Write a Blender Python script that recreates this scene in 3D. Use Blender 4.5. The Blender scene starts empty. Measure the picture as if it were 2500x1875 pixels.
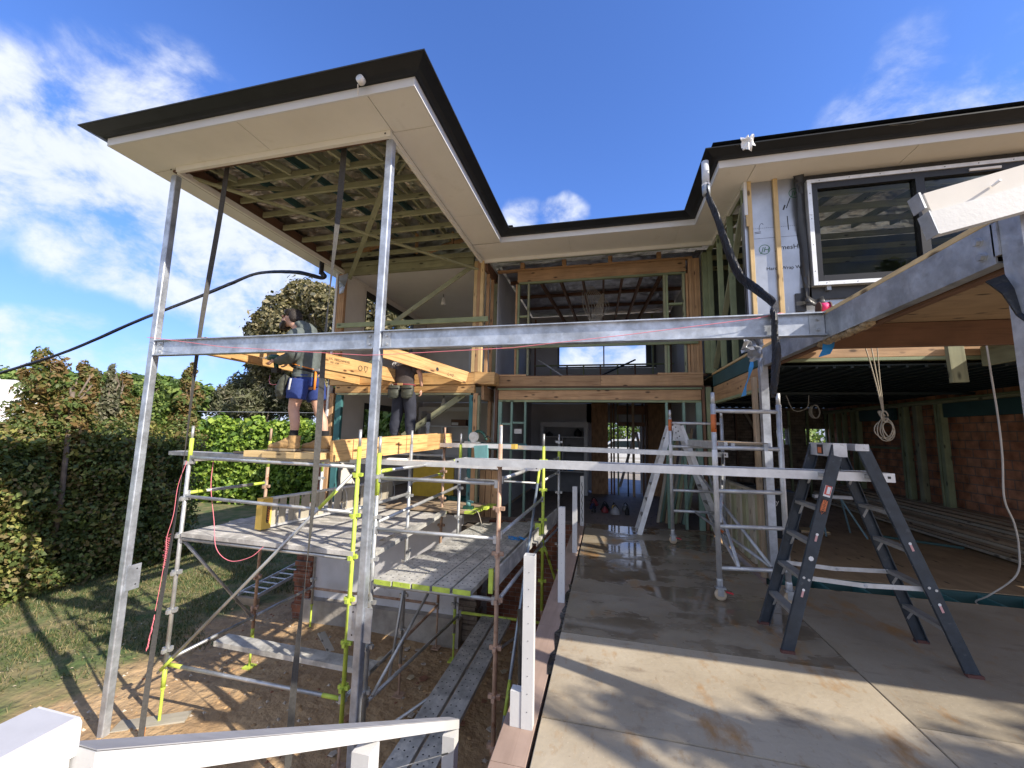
import bpy, bmesh, math, random
import numpy as np
from mathutils import Vector, Matrix
R = math.radians
rnd = random.Random(7)
S = bpy.context.scene
COL = S.collection

# ---------------------------------------------------------------- camera
CAM_F, CAM_YAW, CAM_PITCH, CAM_ROLL = 971.34, R(-13.472), R(6.887), R(1.2543)   # focal in px of a 2500 px wide frame
CAM_P = Vector((0, 0, 1.75))
_cy, _sy, _cp, _sp = math.cos(CAM_YAW), math.sin(CAM_YAW), math.cos(CAM_PITCH), math.sin(CAM_PITCH)
_f = Vector((_sy*_cp, _cy*_cp, _sp)); _r = Vector((_cy, -_sy, 0)); _u = _r.cross(_f)
_r2 = math.cos(CAM_ROLL)*_r + math.sin(CAM_ROLL)*_u
_u2 = -math.sin(CAM_ROLL)*_r + math.cos(CAM_ROLL)*_u
cam_d = bpy.data.cameras.new('camera'); cam = bpy.data.objects.new('camera', cam_d); COL.objects.link(cam)
cam.matrix_world = Matrix(((_r2.x, _u2.x, -_f.x, CAM_P.x), (_r2.y, _u2.y, -_f.y, CAM_P.y), (_r2.z, _u2.z, -_f.z, CAM_P.z), (0, 0, 0, 1)))
cam_d.sensor_fit = 'HORIZONTAL'; cam_d.sensor_width = 36; cam_d.lens = CAM_F/2500*36
cam_d.clip_start = 0.05; cam_d.clip_end = 3000
S.camera = cam
def ray(px, py):
    a, b = (px-1250)/CAM_F, -(py-937.5)/CAM_F
    return (_r2*a + _u2*b + _f)
def at(px, py, **k):                       # where the sight line of a photo pixel meets the plane x=, y= or z=
    d = ray(px, py); (ax, v), = k.items(); i = 'xyz'.index(ax)
    return CAM_P + d*((v-CAM_P[i])/d[i])

# ---------------------------------------------------------------- light
SUN_EL, SUN_TRAVEL = R(34), Vector((-0.94, 0.342, 0)).normalized()
S.view_settings.view_transform = 'Standard'; S.view_settings.look = 'None'
S.view_settings.exposure = 0.82; S.view_settings.gamma = 1; S.view_settings.use_curve_mapping = False
sl = bpy.data.lights.new('sun', 'SUN'); so = bpy.data.objects.new('sun', sl); COL.objects.link(so)
sl.energy = 4.4; sl.angle = R(0.53); sl.color = (1, 0.91, 0.78)
_d = Vector((SUN_TRAVEL.x*math.cos(SUN_EL), SUN_TRAVEL.y*math.cos(SUN_EL), -math.sin(SUN_EL)))
so.rotation_euler = _d.to_track_quat('-Z', 'Y').to_euler(); so.location = (20, -8, 25)
W = bpy.data.worlds.new('World'); S.world = W; W.use_nodes = True
nt = W.node_tree; nt.nodes.clear()
def N(t, tree=None, **k):
    n = (tree or nt).nodes.new(t)
    for a, v in k.items(): setattr(n, a, v)
    return n
out = N('ShaderNodeOutputWorld'); bg = N('ShaderNodeBackground'); sky = N('ShaderNodeTexSky', sky_type='NISHITA')
sky.sun_disc = False; sky.sun_elevation = SUN_EL; sky.sun_rotation = math.atan2(-SUN_TRAVEL.x, -SUN_TRAVEL.y)
sky.air_density = 1.0; sky.dust_density = 0.3; sky.ozone_density = 3.0; sky.altitude = 50
bg.inputs[1].default_value = 0.112
tc = N('ShaderNodeTexCoord')
def vmath(op, a, b=None, val=None):
    n = N('ShaderNodeVectorMath', operation=op); nt.links.new(a, n.inputs[0])
    if val is not None: n.inputs[1].default_value = val
    elif b is not None: nt.links.new(b, n.inputs[1])
    return n
def smath(op, a, b, clamp=False):
    n = N('ShaderNodeMath', operation=op, use_clamp=clamp)
    for i, s in enumerate((a, b)):
        if isinstance(s, (int, float)): n.inputs[i].default_value = s
        else: nt.links.new(s, n.inputs[i])
    return n.outputs[0]
# clouds: puffs drifting at given compass bearings and heights of the sky, broken up by noise
nz_w = N('ShaderNodeTexNoise'); nz_w.inputs['Scale'].default_value = 3.2; nz_w.inputs['Detail'].default_value = 5
nt.links.new(tc.outputs['Generated'], nz_w.inputs['Vector'])
warp = vmath('SCALE', nz_w.outputs['Color']); warp.inputs['Scale'].default_value = 0.22
wv = vmath('ADD', tc.outputs['Generated'], warp.outputs[0])
wv2 = vmath('SUBTRACT', wv.outputs[0], val=(0.11, 0.11, 0.11))
nrm = vmath('NORMALIZE', wv2.outputs[0])
CLOUDS = [(-60, 330, .16, 1.0), (110, 330, .14, 1.0), (240, 420, .13, 1.0), (330, 210, .10, .6), (420, 230, .10, .6), (400, 330, .13, .8), (520, 520, .15, .9),
          (640, 590, .15, 1.0), (720, 690, .12, .9), (250, 590, .09, .85), (420, 640, .11, .9), (150, 565, .06, .6), (20, 490, .06, .6), (560, 700, .12, .85),
          (70, 830, .06, .7), (150, 860, .08, .75), (350, 900, .08, .55), (500, 890, .08, .5), (1285, 540, .065, .75), (1385, 535, .055, .7),
          (2150, 255, .10, .55), (2080, 290, .08, .45), (2440, 265, .12, .55), (2560, 230, .14, .6), (1500, 870, .15, 1.0), (1480, 850, .1, 1.0), (1650, 900, .1, .9), (1700,455,.04,.25)]
FILL_BANKS = [((.55, -.75, .35), .75, 1.0), ((-.55, -.8, .3), .65, 1.0), ((.95, -.1, .25), .42, .9), ((.2, -.35, .92), .5, .95), ((-.95, -.25, .3), .45, .9), ((0, -.98, .15), .6, 1.0)]     # added cloud banks behind the photographer and overhead, out of frame, for white fill
acc = None
for px, py, rad, wt in CLOUDS+[(None, b_[0], b_[1], b_[2]) for b_ in FILL_BANKS]:
    c = Vector(py).normalized() if px is None else ray(px, py).normalized()
    dt = N('ShaderNodeVectorMath', operation='DOT_PRODUCT'); nt.links.new(nrm.outputs[0], dt.inputs[0]); dt.inputs[1].default_value = c
    mr = N('ShaderNodeMapRange'); mr.interpolation_type = 'SMOOTHSTEP'
    mr.inputs['From Min'].default_value = math.cos(rad*1.25); mr.inputs['From Max'].default_value = math.cos(rad*0.15); mr.inputs['To Max'].default_value = wt
    nt.links.new(dt.outputs['Value'], mr.inputs['Value'])
    acc = mr.outputs[0] if acc is None else smath('MAXIMUM', acc, mr.outputs[0])
nz = N('ShaderNodeTexNoise'); nz.inputs['Scale'].default_value = 7.5; nz.inputs['Detail'].default_value = 9; nz.inputs['Roughness'].default_value = .62; nz.inputs['Distortion'].default_value = .25
mp = N('ShaderNodeMapping'); mp.inputs['Scale'].default_value = (1.0, 1.0, 1.35); mp.inputs['Rotation'].default_value = (0, R(14), 0)
nt.links.new(tc.outputs['Generated'], mp.inputs['Vector']); nt.links.new(mp.outputs[0], nz.inputs['Vector'])
cov = smath('MULTIPLY', acc, smath('ADD', smath('MULTIPLY', nz.outputs['Fac'], 2.6), -0.62), True)
cr = N('ShaderNodeMapRange'); cr.interpolation_type = 'SMOOTHSTEP'; cr.inputs['From Min'].default_value = .14; cr.inputs['From Max'].default_value = .78; cr.inputs['To Max'].default_value = .93
nt.links.new(cov, cr.inputs['Value'])
hue = N('ShaderNodeMix', data_type='RGBA', blend_type='MULTIPLY'); hue.inputs['Factor'].default_value = 1
nt.links.new(sky.outputs[0], hue.inputs[6]); sz_ = N('ShaderNodeSeparateXYZ'); nt.links.new(tc.outputs['Generated'], sz_.inputs[0]); el_ = N('ShaderNodeMapRange'); el_.inputs['From Max'].default_value = .42; nt.links.new(sz_.outputs[2], el_.inputs['Value'])
hm = N('ShaderNodeMix', data_type='RGBA'); nt.links.new(el_.outputs[0], hm.inputs['Factor']); hm.inputs[6].default_value = (0.52, 0.57, 0.99, 1); hm.inputs[7].default_value = (0.74, 0.97, 1.50, 1); nt.links.new(hm.outputs[2], hue.inputs[7])
shade = N('ShaderNodeMix', data_type='RGBA'); nt.links.new(nz.outputs['Fac'], shade.inputs['Factor'])
shade.inputs[6].default_value = (3.1, 3.5, 4.4, 1); shade.inputs[7].default_value = (6.2, 6.4, 6.8, 1)
mx = N('ShaderNodeMix', data_type='RGBA'); nt.links.new(cr.outputs[0], mx.inputs['Factor'])
nt.links.new(hue.outputs[2], mx.inputs[6]); nt.links.new(shade.outputs[2], mx.inputs[7])
nt.links.new(mx.outputs[2], bg.inputs[0]); nt.links.new(bg.outputs[0], out.inputs[0])

# ---------------------------------------------------------------- materials
MATS = {}
def mat(name, col, rough=.6, metal=0.0, var=.18, scale=6.0, stretch=(1, 1, 1), bump=0.0, bscale=None, bdist=.02, col2=None, spots=None, detail=6, spec=.5, lo=.35, hi=.65):
    """noise-varied principled surface; col2 = second tone, spots=(colour, scale, threshold) = stains with a shape of their own"""
    if name in MATS: return MATS[name]
    m = bpy.data.materials.new(name); m.use_nodes = True; t = m.node_tree; b = t.nodes['Principled BSDF']
    b.inputs['Roughness'].default_value = rough; b.inputs['Metallic'].default_value = metal; b.inputs['Specular IOR Level'].default_value = spec
    tcn = N('ShaderNodeTexCoord', t); mpn = N('ShaderNodeMapping', t); mpn.inputs['Scale'].default_value = stretch
    t.links.new(tcn.outputs['Object'], mpn.inputs['Vector'])
    n1 = N('ShaderNodeTexNoise', t); n1.inputs['Scale'].default_value = scale; n1.inputs['Detail'].default_value = detail; n1.inputs['Roughness'].default_value = .6
    t.links.new(mpn.outputs[0], n1.inputs['Vector'])
    mr = N('ShaderNodeMapRange', t); mr.inputs['From Min'].default_value = lo; mr.inputs['From Max'].default_value = hi; t.links.new(n1.outputs['Fac'], mr.inputs['Value'])
    mix = N('ShaderNodeMix', t, data_type='RGBA'); t.links.new(mr.outputs[0], mix.inputs['Factor'])
    c2 = col2 or tuple(min(1, c*(1+var)) for c in col); c1 = col if col2 else tuple(c*(1-var) for c in col)
    mix.inputs[6].default_value = (*c1, 1); mix.inputs[7].default_value = (*c2, 1)
    last = mix.outputs[2]
    if spots:
        sc, ss, th = spots
        n2 = N('ShaderNodeTexNoise', t); n2.inputs['Scale'].default_value = ss; n2.inputs['Detail'].default_value = 7; n2.inputs['Roughness'].default_value = .65
        t.links.new(mpn.outputs[0], n2.inputs['Vector'])
        m2 = N('ShaderNodeMapRange', t); m2.inputs['From Min'].default_value = th; m2.inputs['From Max'].default_value = th+.12; t.links.new(n2.outputs['Fac'], m2.inputs['Value'])
        x2 = N('ShaderNodeMix', t, data_type='RGBA'); t.links.new(m2.outputs[0], x2.inputs['Factor']); t.links.new(last, x2.inputs[6]); x2.inputs[7].default_value = (*sc, 1)
        last = x2.outputs[2]
    t.links.new(last, b.inputs['Base Color'])
    if bump:
        n3 = N('ShaderNodeTexNoise', t); n3.inputs['Scale'].default_value = bscale or scale*4; n3.inputs['Detail'].default_value = 5
        t.links.new(mpn.outputs[0], n3.inputs['Vector'])
        bp = N('ShaderNodeBump', t); bp.inputs['Strength'].default_value = bump; bp.inputs['Distance'].default_value = bdist
        t.links.new(n3.outputs['Fac'], bp.inputs['Height']); t.links.new(bp.outputs[0], b.inputs['Normal'])
    MATS[name] = m
    return m
def galv(name, col, rough=.38, metal=.85, vs=28):
    if name in MATS: return MATS[name]
    m = mat(name, col, rough, metal, .3, 4, detail=8)
    t = m.node_tree; b = t.nodes['Principled BSDF']; tcn = [n for n in t.nodes if n.type == 'TEX_COORD'][0]
    v = N('ShaderNodeTexVoronoi', t); v.inputs['Scale'].default_value = vs; t.links.new(tcn.outputs['Object'], v.inputs['Vector'])
    mr = N('ShaderNodeMapRange', t); mr.inputs['To Min'].default_value = rough-.03; mr.inputs['To Max'].default_value = rough+.10
    sx = N('ShaderNodeSeparateColor', t); t.links.new(v.outputs['Color'], sx.inputs[0]); t.links.new(sx.outputs[0], mr.inputs['Value']); t.links.new(mr.outputs[0], b.inputs['Roughness'])
    mm = N('ShaderNodeMix', t, data_type='RGBA', blend_type='MULTIPLY'); mm.inputs['Factor'].default_value = .5
    old = b.inputs['Base Color'].links[0].from_socket
    m3 = N('ShaderNodeMapRange', t); m3.inputs['To Min'].default_value = .84; m3.inputs['To Max'].default_value = 1.05; t.links.new(sx.outputs[1], m3.inputs['Value'])
    t.links.new(old, mm.inputs[6]); t.links.new(m3.outputs[0], mm.inputs[7]); t.links.new(mm.outputs[2], b.inputs['Base Color'])
    return m
def wood(name, col, dark, rough=.65, knots=True, grain=26, amt=.6):
    """timber: grain runs along the member's own x axis, knots and streaks of a darker tone"""
    if name in MATS: return MATS[name]
    m = mat(name, col, rough, 0, .16, 2.2, (1, 1, 1))
    t = m.node_tree; b = t.nodes['Principled BSDF']; tcn = [n for n in t.nodes if n.type == 'TEX_COORD'][0]
    oi = N('ShaderNodeObjectInfo', t); add = N('ShaderNodeVectorMath', t, operation='ADD'); sc = N('ShaderNodeVectorMath', t, operation='SCALE'); sc.inputs[0].default_value = (13, 7, 5)
    t.links.new(oi.outputs['Random'], sc.inputs['Scale']); t.links.new(tcn.outputs['Object'], add.inputs[0]); t.links.new(sc.outputs[0], add.inputs[1])
    mp1 = N('ShaderNodeMapping', t); mp1.inputs['Scale'].default_value = (1.3, grain, grain); t.links.new(add.outputs[0], mp1.inputs['Vector'])
    g = N('ShaderNodeTexNoise', t); g.inputs['Scale'].default_value = 1; g.inputs['Detail'].default_value = 4; g.inputs['Distortion'].default_value = 1.1; t.links.new(mp1.outputs[0], g.inputs['Vector'])
    mr = N('ShaderNodeMapRange', t); mr.inputs['From Min'].default_value = .48; mr.inputs['From Max'].default_value = .72; mr.inputs['To Max'].default_value = amt; t.links.new(g.outputs['Fac'], mr.inputs['Value'])
    old = b.inputs['Base Color'].links[0].from_socket
    x = N('ShaderNodeMix', t, data_type='RGBA'); t.links.new(mr.outputs[0], x.inputs['Factor']); t.links.new(old, x.inputs[6]); x.inputs[7].default_value = (*dark, 1)
    last = x.outputs[2]
    if knots:
        mp2 = N('ShaderNodeMapping', t); mp2.inputs['Scale'].default_value = (3.2, 8, 8); t.links.new(add.outputs[0], mp2.inputs['Vector'])
        v = N('ShaderNodeTexVoronoi', t); v.inputs['Scale'].default_value = 1; t.links.new(mp2.outputs[0], v.inputs['Vector'])
        m2 = N('ShaderNodeMapRange', t); m2.inputs['From Min'].default_value = .2; m2.inputs['From Max'].default_value = .1; t.links.new(v.outputs['Distance'], m2.inputs['Value'])
        x2 = N('ShaderNodeMix', t, data_type='RGBA'); t.links.new(m2.outputs[0], x2.inputs['Factor']); t.links.new(last, x2.inputs[6]); x2.inputs[7].default_value = (*(c*.35 for c in dark), 1)
        last = x2.outputs[2]
    val = N('ShaderNodeHueSaturation', t); mv = N('ShaderNodeMapRange', t); mv.inputs['To Min'].default_value = .8; mv.inputs['To Max'].default_value = 1.15
    t.links.new(oi.outputs['Random'], mv.inputs['Value']); t.links.new(mv.outputs[0], val.inputs['Value']); t.links.new(last, val.inputs['Color'])
    t.links.new(val.outputs[0], b.inputs['Base Color'])
    bp = N('ShaderNodeBump', t); bp.inputs['Strength'].default_value = .15; bp.inputs['Distance'].default_value = .01; t.links.new(g.outputs['Fac'], bp.inputs['Height']); t.links.new(bp.outputs[0], b.inputs['Normal'])
    return m
def brick(name, c1, c2, mort, bw=.24, bh=.086, msz=.006):
    if name in MATS: return MATS[name]
    m = bpy.data.materials.new(name); m.use_nodes = True; t = m.node_tree; b = t.nodes['Principled BSDF']; b.inputs['Roughness'].default_value = .9
    tcn = N('ShaderNodeTexCoord', t); sp = N('ShaderNodeSeparateXYZ', t); cb = N('ShaderNodeCombineXYZ', t); t.links.new(tcn.outputs['Object'], sp.inputs[0])
    ad = N('ShaderNodeMath', t, operation='ADD'); t.links.new(sp.outputs[0], ad.inputs[0]); t.links.new(sp.outputs[1], ad.inputs[1])
    t.links.new(ad.outputs[0], cb.inputs[0]); t.links.new(sp.outputs[2], cb.inputs[1])
    br = N('ShaderNodeTexBrick', t); br.inputs['Scale'].default_value = 1; br.inputs['Brick Width'].default_value = bw; br.inputs['Row Height'].default_value = bh
    br.inputs['Mortar Size'].default_value = msz; br.inputs['Color1'].default_value = (*c1, 1); br.inputs['Color2'].default_value = (*c2, 1); br.inputs['Mortar'].default_value = (*mort, 1); br.inputs['Bias'].default_value = -.2
    t.links.new(cb.outputs[0], br.inputs['Vector'])
    n = N('ShaderNodeTexNoise', t); n.inputs['Scale'].default_value = 5; n.inputs['Detail'].default_value = 8; t.links.new(tcn.outputs['Object'], n.inputs['Vector'])
    mr = N('ShaderNodeMapRange', t); mr.inputs['From Min'].default_value = .3; mr.inputs['From Max'].default_value = .7; mr.inputs['To Min'].default_value = .5; mr.inputs['To Max'].default_value = 1.35; t.links.new(n.outputs['Fac'], mr.inputs['Value'])
    mm = N('ShaderNodeMix', t, data_type='RGBA', blend_type='MULTIPLY'); mm.inputs['Factor'].default_value = 1; t.links.new(br.outputs['Color'], mm.inputs[6]); t.links.new(mr.outputs[0], mm.inputs[7])
    t.links.new(mm.outputs[2], b.inputs['Base Color'])
    bp = N('ShaderNodeBump', t); bp.inputs['Strength'].default_value = .6; bp.inputs['Distance'].default_value = .012; t.links.new(br.outputs['Fac'], bp.inputs['Height']); bp.invert = True; t.links.new(bp.outputs[0], b.inputs['Normal'])
    MATS[name] = m; return m

M_GALV = galv('galvanised_steel', (.49, .53, .59), .40, .7, 30)
M_GALVD = galv('galvanised_dull', (.50, .52, .54), .45, .75, 40)
M_TUBE = mat('scaffold_tube', (.50, .51, .51), .42, .6, .2, 5, bump=.1, spots=((.26, .24, .22), 9, .60))
M_RUST = mat('rusty_tube', (.46, .31, .22), .7, .15, .25, 7, bump=.15, spots=((.28, .12, .06), 10, .56))
M_LIME = mat('lime_paint', (.49, .61, .085), .55, 0, .15, 9, spots=((.17, .17, .10), 14, .59))
M_PLANK = mat('steel_plank', (.45, .445, .42), .6, .3, .35, 4, bump=.12, spots=((.66, .64, .58), 7, .53), detail=9)
M_ALU = mat('aluminium', (.60, .61, .62), .5, .6, .15, 8, bump=.08, spots=((.42, .42, .41), 12, .6))
M_ALUW = mat('aluminium_bright', (.74, .75, .76), .4, .5, .12, 6, spots=((.45, .44, .42), 9, .64))
M_BLACK = mat('black_gutter', (.019, .021, .024), .42, .0, .15, 3, spec=.2)
M_WHITE = mat('white_paint', (.58, .58, .575), .5, 0, .04, 3, bump=.05, bscale=60)
M_FASCIA = mat('white_fascia', (.70, .71, .72), .5, 0, .04, 2)
M_SOFFIT = mat('cement_soffit', (.75, .735, .68), .8, 0, .04, 1.5, spots=((.70, .68, .62), 3, .58))
M_CONC = None
M_PLASTER = mat('plaster_wall', (.66, .63, .58), .85, 0, .05, 2)
M_PLASTERG = mat('plasterboard_grey', (.44, .45, .47), .85, 0, .08, 1.6)
M_RENDER = mat('white_render', (.68, .68, .70), .85, 0, .08, 2.4, spots=((.46, .44, .41), 3.0, .63))
M_LVL = wood('lvl_beam', (.66, .405, .165), (.34, .15, .045), .6, True, 34, 1.0)
M_LVLD = wood('lvl_weathered', (.43, .26, .13), (.24, .125, .055), .65, True, 20, .8)
M_PINE = wood('treated_pine', (.30, .305, .19), (.18, .185, .11), .7, True, 20, .6)
M_PINEG = wood('green_pine', (.26, .30, .17), (.16, .20, .11), .7, True, 18, .6)
M_STUD = wood('orange_stud', (.46, .28, .145), (.29, .155, .075), .7, True, 22, .7)
M_DARKW = wood('dark_hardwood', (.15, .075, .042), (.08, .04, .022), .6, False, 24, .7)
M_BLUEP = wood('blue_pine', (.05, .17, .18), (.035, .12, .13), .7, True, 20, .5)
M_MINT = wood('mint_pine', (.21, .33, .27), (.15, .25, .2), .7, False, 18, .5)
M_NEWP = wood('fresh_pine', (.62, .45, .22), (.46, .30, .13), .6, True, 18, .55)
M_OLDB = wood('old_board', (.36, .27, .18), (.22, .16, .10), .75, True, 16, .6)
M_MERBAU = wood('merbau_board', (.34, .245, .195), (.25, .175, .135), .6, False, 20, .5)
M_PALE = wood('pale_paling', (.42, .38, .30), (.33, .29, .22), .75, True, 16, .5)
M_PLY = wood('floor_ply', (.34, .235, .135), (.23, .155, .085), .7, True, 9, .6)
M_TEAL = mat('teal_board', (.03, .085, .085), .6, 0, .15, 2)
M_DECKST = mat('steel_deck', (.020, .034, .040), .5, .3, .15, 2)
M_FOIL = mat('foil_sarking', (.66, .64, .58), .30, .85, .3, 2.5, bump=1.0, bscale=4, bdist=.16)
M_FOILS = mat('foil_silver', (.50, .52, .56), .34, .8, .3, 2.5, bump=1.0, bscale=5, bdist=.12)
M_WRAP = mat('silver_wrap', (.40, .42, .46), .36, .75, .15, 2.2, bump=.5, bscale=2.5)
M_DPC = mat('black_plastic', (.012, .013, .016), .32, 0, .3, 9, bump=.9, bscale=14)
M_HOSE = mat('hose_plastic', (.018, .019, .023), .46, 0, .3, 8, bump=1.0, bscale=16, spec=.35)
M_STRAP = mat('grey_webbing', (.065, .063, .06), .85, 0, .2, 40)
M_ORANGE = mat('orange_paint', (.75, .25, .03), .5, 0, .1, 8)
M_FIBRE = mat('fibreglass_blue_grey', (.032, .042, .055), .48, 0, .25, 9, bump=.1, spots=((.10, .115, .13), 12, .6))
M_GREYT = mat('grey_tread', (.30, .30, .29), .55, .5, .15, 8)
M_INK = mat('black_ink', (.02, .02, .022), .6, 0, .05)
M_INKG = mat('green_ink', (.05, .16, .09), .6, 0, .05)
M_RED = mat('red_plastic', (.55, .03, .05), .4, 0, .08)
M_PINK = mat('pink_string', (.80, .22, .27), .7, 0, .08)
M_BLUE = mat('blue_tape', (.03, .25, .60), .5, 0, .1)
M_PAPER = mat('white_paper', (.78, .78, .78), .8, 0, .06, 9)
M_CABLE = mat('beige_cable', (.42, .37, .29), .6, 0, .1)
M_CABLEW = mat('white_cable', (.55, .53, .49), .6, 0, .1)
M_YEL = mat('yellow_cap', (.66, .44, .09), .5, 0, .12, 5)
M_YELB = mat('yellow_panel', (.55, .36, .02), .5, 0, .1)
M_BRICK = brick('red_brick', (.20, .075, .045), (.28, .12, .07), (.25, .21, .18))
M_BRICKB = brick('big_red_brick', (.44, .19, .10), (.54, .27, .155), (.24, .17, .13), .29, .162, msz=.011)
M_BRICKD = brick('old_cream_brick', (.24, .20, .16), (.17, .13, .10), (.11, .09, .075), .24, .09)
M_SKIN = mat('skin', (.56, .33, .235), .55, 0, .08, 12)
M_HAIR = mat('dark_hair', (.025, .018, .014), .6, 0, .4, 40, bump=.8, bscale=60)
M_HOOD = mat('grey_green_hoodie', (.105, .125, .12), .9, 0, .15, 14, bump=.3, bscale=18)
M_SHORT = mat('blue_shorts', (.022, .045, .19), .85, 0, .12, 10, bump=.25, bscale=14)
M_TEE = mat('brown_tshirt', (.062, .05, .048), .9, 0, .14, 9, bump=.35, bscale=9)
M_TROU = mat('navy_trousers', (.022, .025, .04), .85, 0, .2, 9, bump=.35, bscale=12)
M_BOOT = mat('tan_suede', (.43, .27, .115), .85, 0, .15, 10, bump=.3, bscale=30)
M_SOLE = mat('boot_sole', (.36, .29, .19), .8, 0, .1)
M_POUCH = mat('olive_leather', (.052, .057, .043), .6, 0, .2, 8, bump=.2)
M_SOCK = mat('black_cloth', (.012, .012, .014), .9, 0, .1)
M_TOOLG = mat('tool_green', (.012, .075, .055), .45, 0, .1)
M_TEALT = mat('tool_teal', (.13, .30, .31), .5, 0, .1)
M_RUBBER = mat('rubber', (.02, .02, .02), .8, 0, .1)
M_CAST = mat('castor_wheel', (.5, .4, .28), .6, 0, .1)
M_CHIP = mat('osb_board', (.28, .165, .09), .8, 0, .3, 16, stretch=(1, 1, .35), bump=.15)
M_TILE = mat('white_roof_tile', (.74, .72, .68), .7, 0, .1, 4)
M_CAR = mat('car_white', (.78, .79, .80), .25, 0, .02)
M_DGLASS = mat('dark_glass', (.02, .03, .035), .08, 0, .05)
M_BARK = mat('bark', (.16, .125, .095), .9, 0, .3, 8, bump=.5)
M_FRAMEB = mat('black_window_frame', (.012, .012, .014), .35, 0, .1)
M_FLASH = mat('rubber_flashing', (.03, .031, .034), .4, 0, .2, 5, bump=.2)
M_INSUL = mat('glass_wool', (.30, .22, .13), 1, 0, .3, 12, bump=1, bscale=20)
def glass():
    m = bpy.data.materials.new('window_glass'); m.use_nodes = True; t = m.node_tree; t.nodes.clear()
    o = N('ShaderNodeOutputMaterial', t); mx_ = N('ShaderNodeMixShader', t); tr = N('ShaderNodeBsdfTransparent', t); gl = N('ShaderNodeBsdfGlossy', t); fr = N('ShaderNodeFresnel', t)
    gl.inputs['Roughness'].default_value = .02; tr.inputs[0].default_value = (.86, .9, .9, 1); fr.inputs[0].default_value = 1.45
    ml = N('ShaderNodeMath', t, operation='MULTIPLY'); ml.inputs[1].default_value = .22; t.links.new(fr.outputs[0], ml.inputs[0]); t.links.new(ml.outputs[0], mx_.inputs[0]); t.links.new(tr.outputs[0], mx_.inputs[1]); t.links.new(gl.outputs[0], mx_.inputs[2]); t.links.new(mx_.outputs[0], o.inputs[0]); return m
M_GLASS = glass()
def leafmat(name, col, tw=.25):
    m = bpy.data.materials.new(name); m.use_nodes = True; t = m.node_tree; b = t.nodes['Principled BSDF']; b.inputs['Base Color'].default_value = (*col, 1); b.inputs['Roughness'].default_value = .5
    b.inputs['Specular IOR Level'].default_value = .35
    o = t.nodes['Material Output']; tl = N('ShaderNodeBsdfTranslucent', t); tl.inputs[0].default_value = (col[0]*1.4, col[1]*1.5, col[2]*.8, 1); mx_ = N('ShaderNodeMixShader', t); mx_.inputs[0].default_value = tw
    t.links.new(b.outputs[0], mx_.inputs[1]); t.links.new(tl.outputs[0], mx_.inputs[2]); t.links.new(mx_.outputs[0], o.inputs[0]); return m
L_HEDGE = [leafmat('leaf_hedge_dark', (0.086, 0.118, 0.034)), leafmat('leaf_hedge_mid', (0.163, 0.207, 0.056)), leafmat('leaf_hedge_brown', (.19, .15, .06)), leafmat('leaf_hedge_olive', (0.303, 0.293, 0.086))]
L_LIME = [leafmat('leaf_lime', (0.233, 0.350, 0.053)), leafmat('leaf_lime_dark', (0.091, 0.166, 0.030)), leafmat('leaf_lime_pale', (0.333, 0.433, 0.075))]
L_RUST = [leafmat('leaf_rust', (.215, .140, .055)), leafmat('leaf_rust_olive', (0.179, 0.160, 0.051)), leafmat('leaf_rust_green', (0.090, 0.128, 0.032))]
L_OLIVE = [leafmat('leaf_olive', (0.147, 0.134, 0.064)), leafmat('leaf_olive_dark', (0.064, 0.067, 0.038)), leafmat('leaf_olive_pale', (0.282, 0.243, 0.134))]
L_GREY = [leafmat('leaf_grey', (0.166, 0.173, 0.096)), leafmat('leaf_grey_dark', (0.077, 0.083, 0.045)), leafmat('leaf_grey_pale', (0.205, 0.192, 0.128))]
L_GREEN = [leafmat('leaf_green', (0.125, 0.200, 0.042)), leafmat('leaf_green_pale', (0.216, 0.283, 0.075)), leafmat('leaf_green_dark', (0.058, 0.100, 0.025))]
L_GRASS = [leafmat('grass_green', (.10, .135, .045), .15), leafmat('grass_straw', (.25, .21, .10), .15), leafmat('grass_dark', (.06, .085, .03), .15)]
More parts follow.
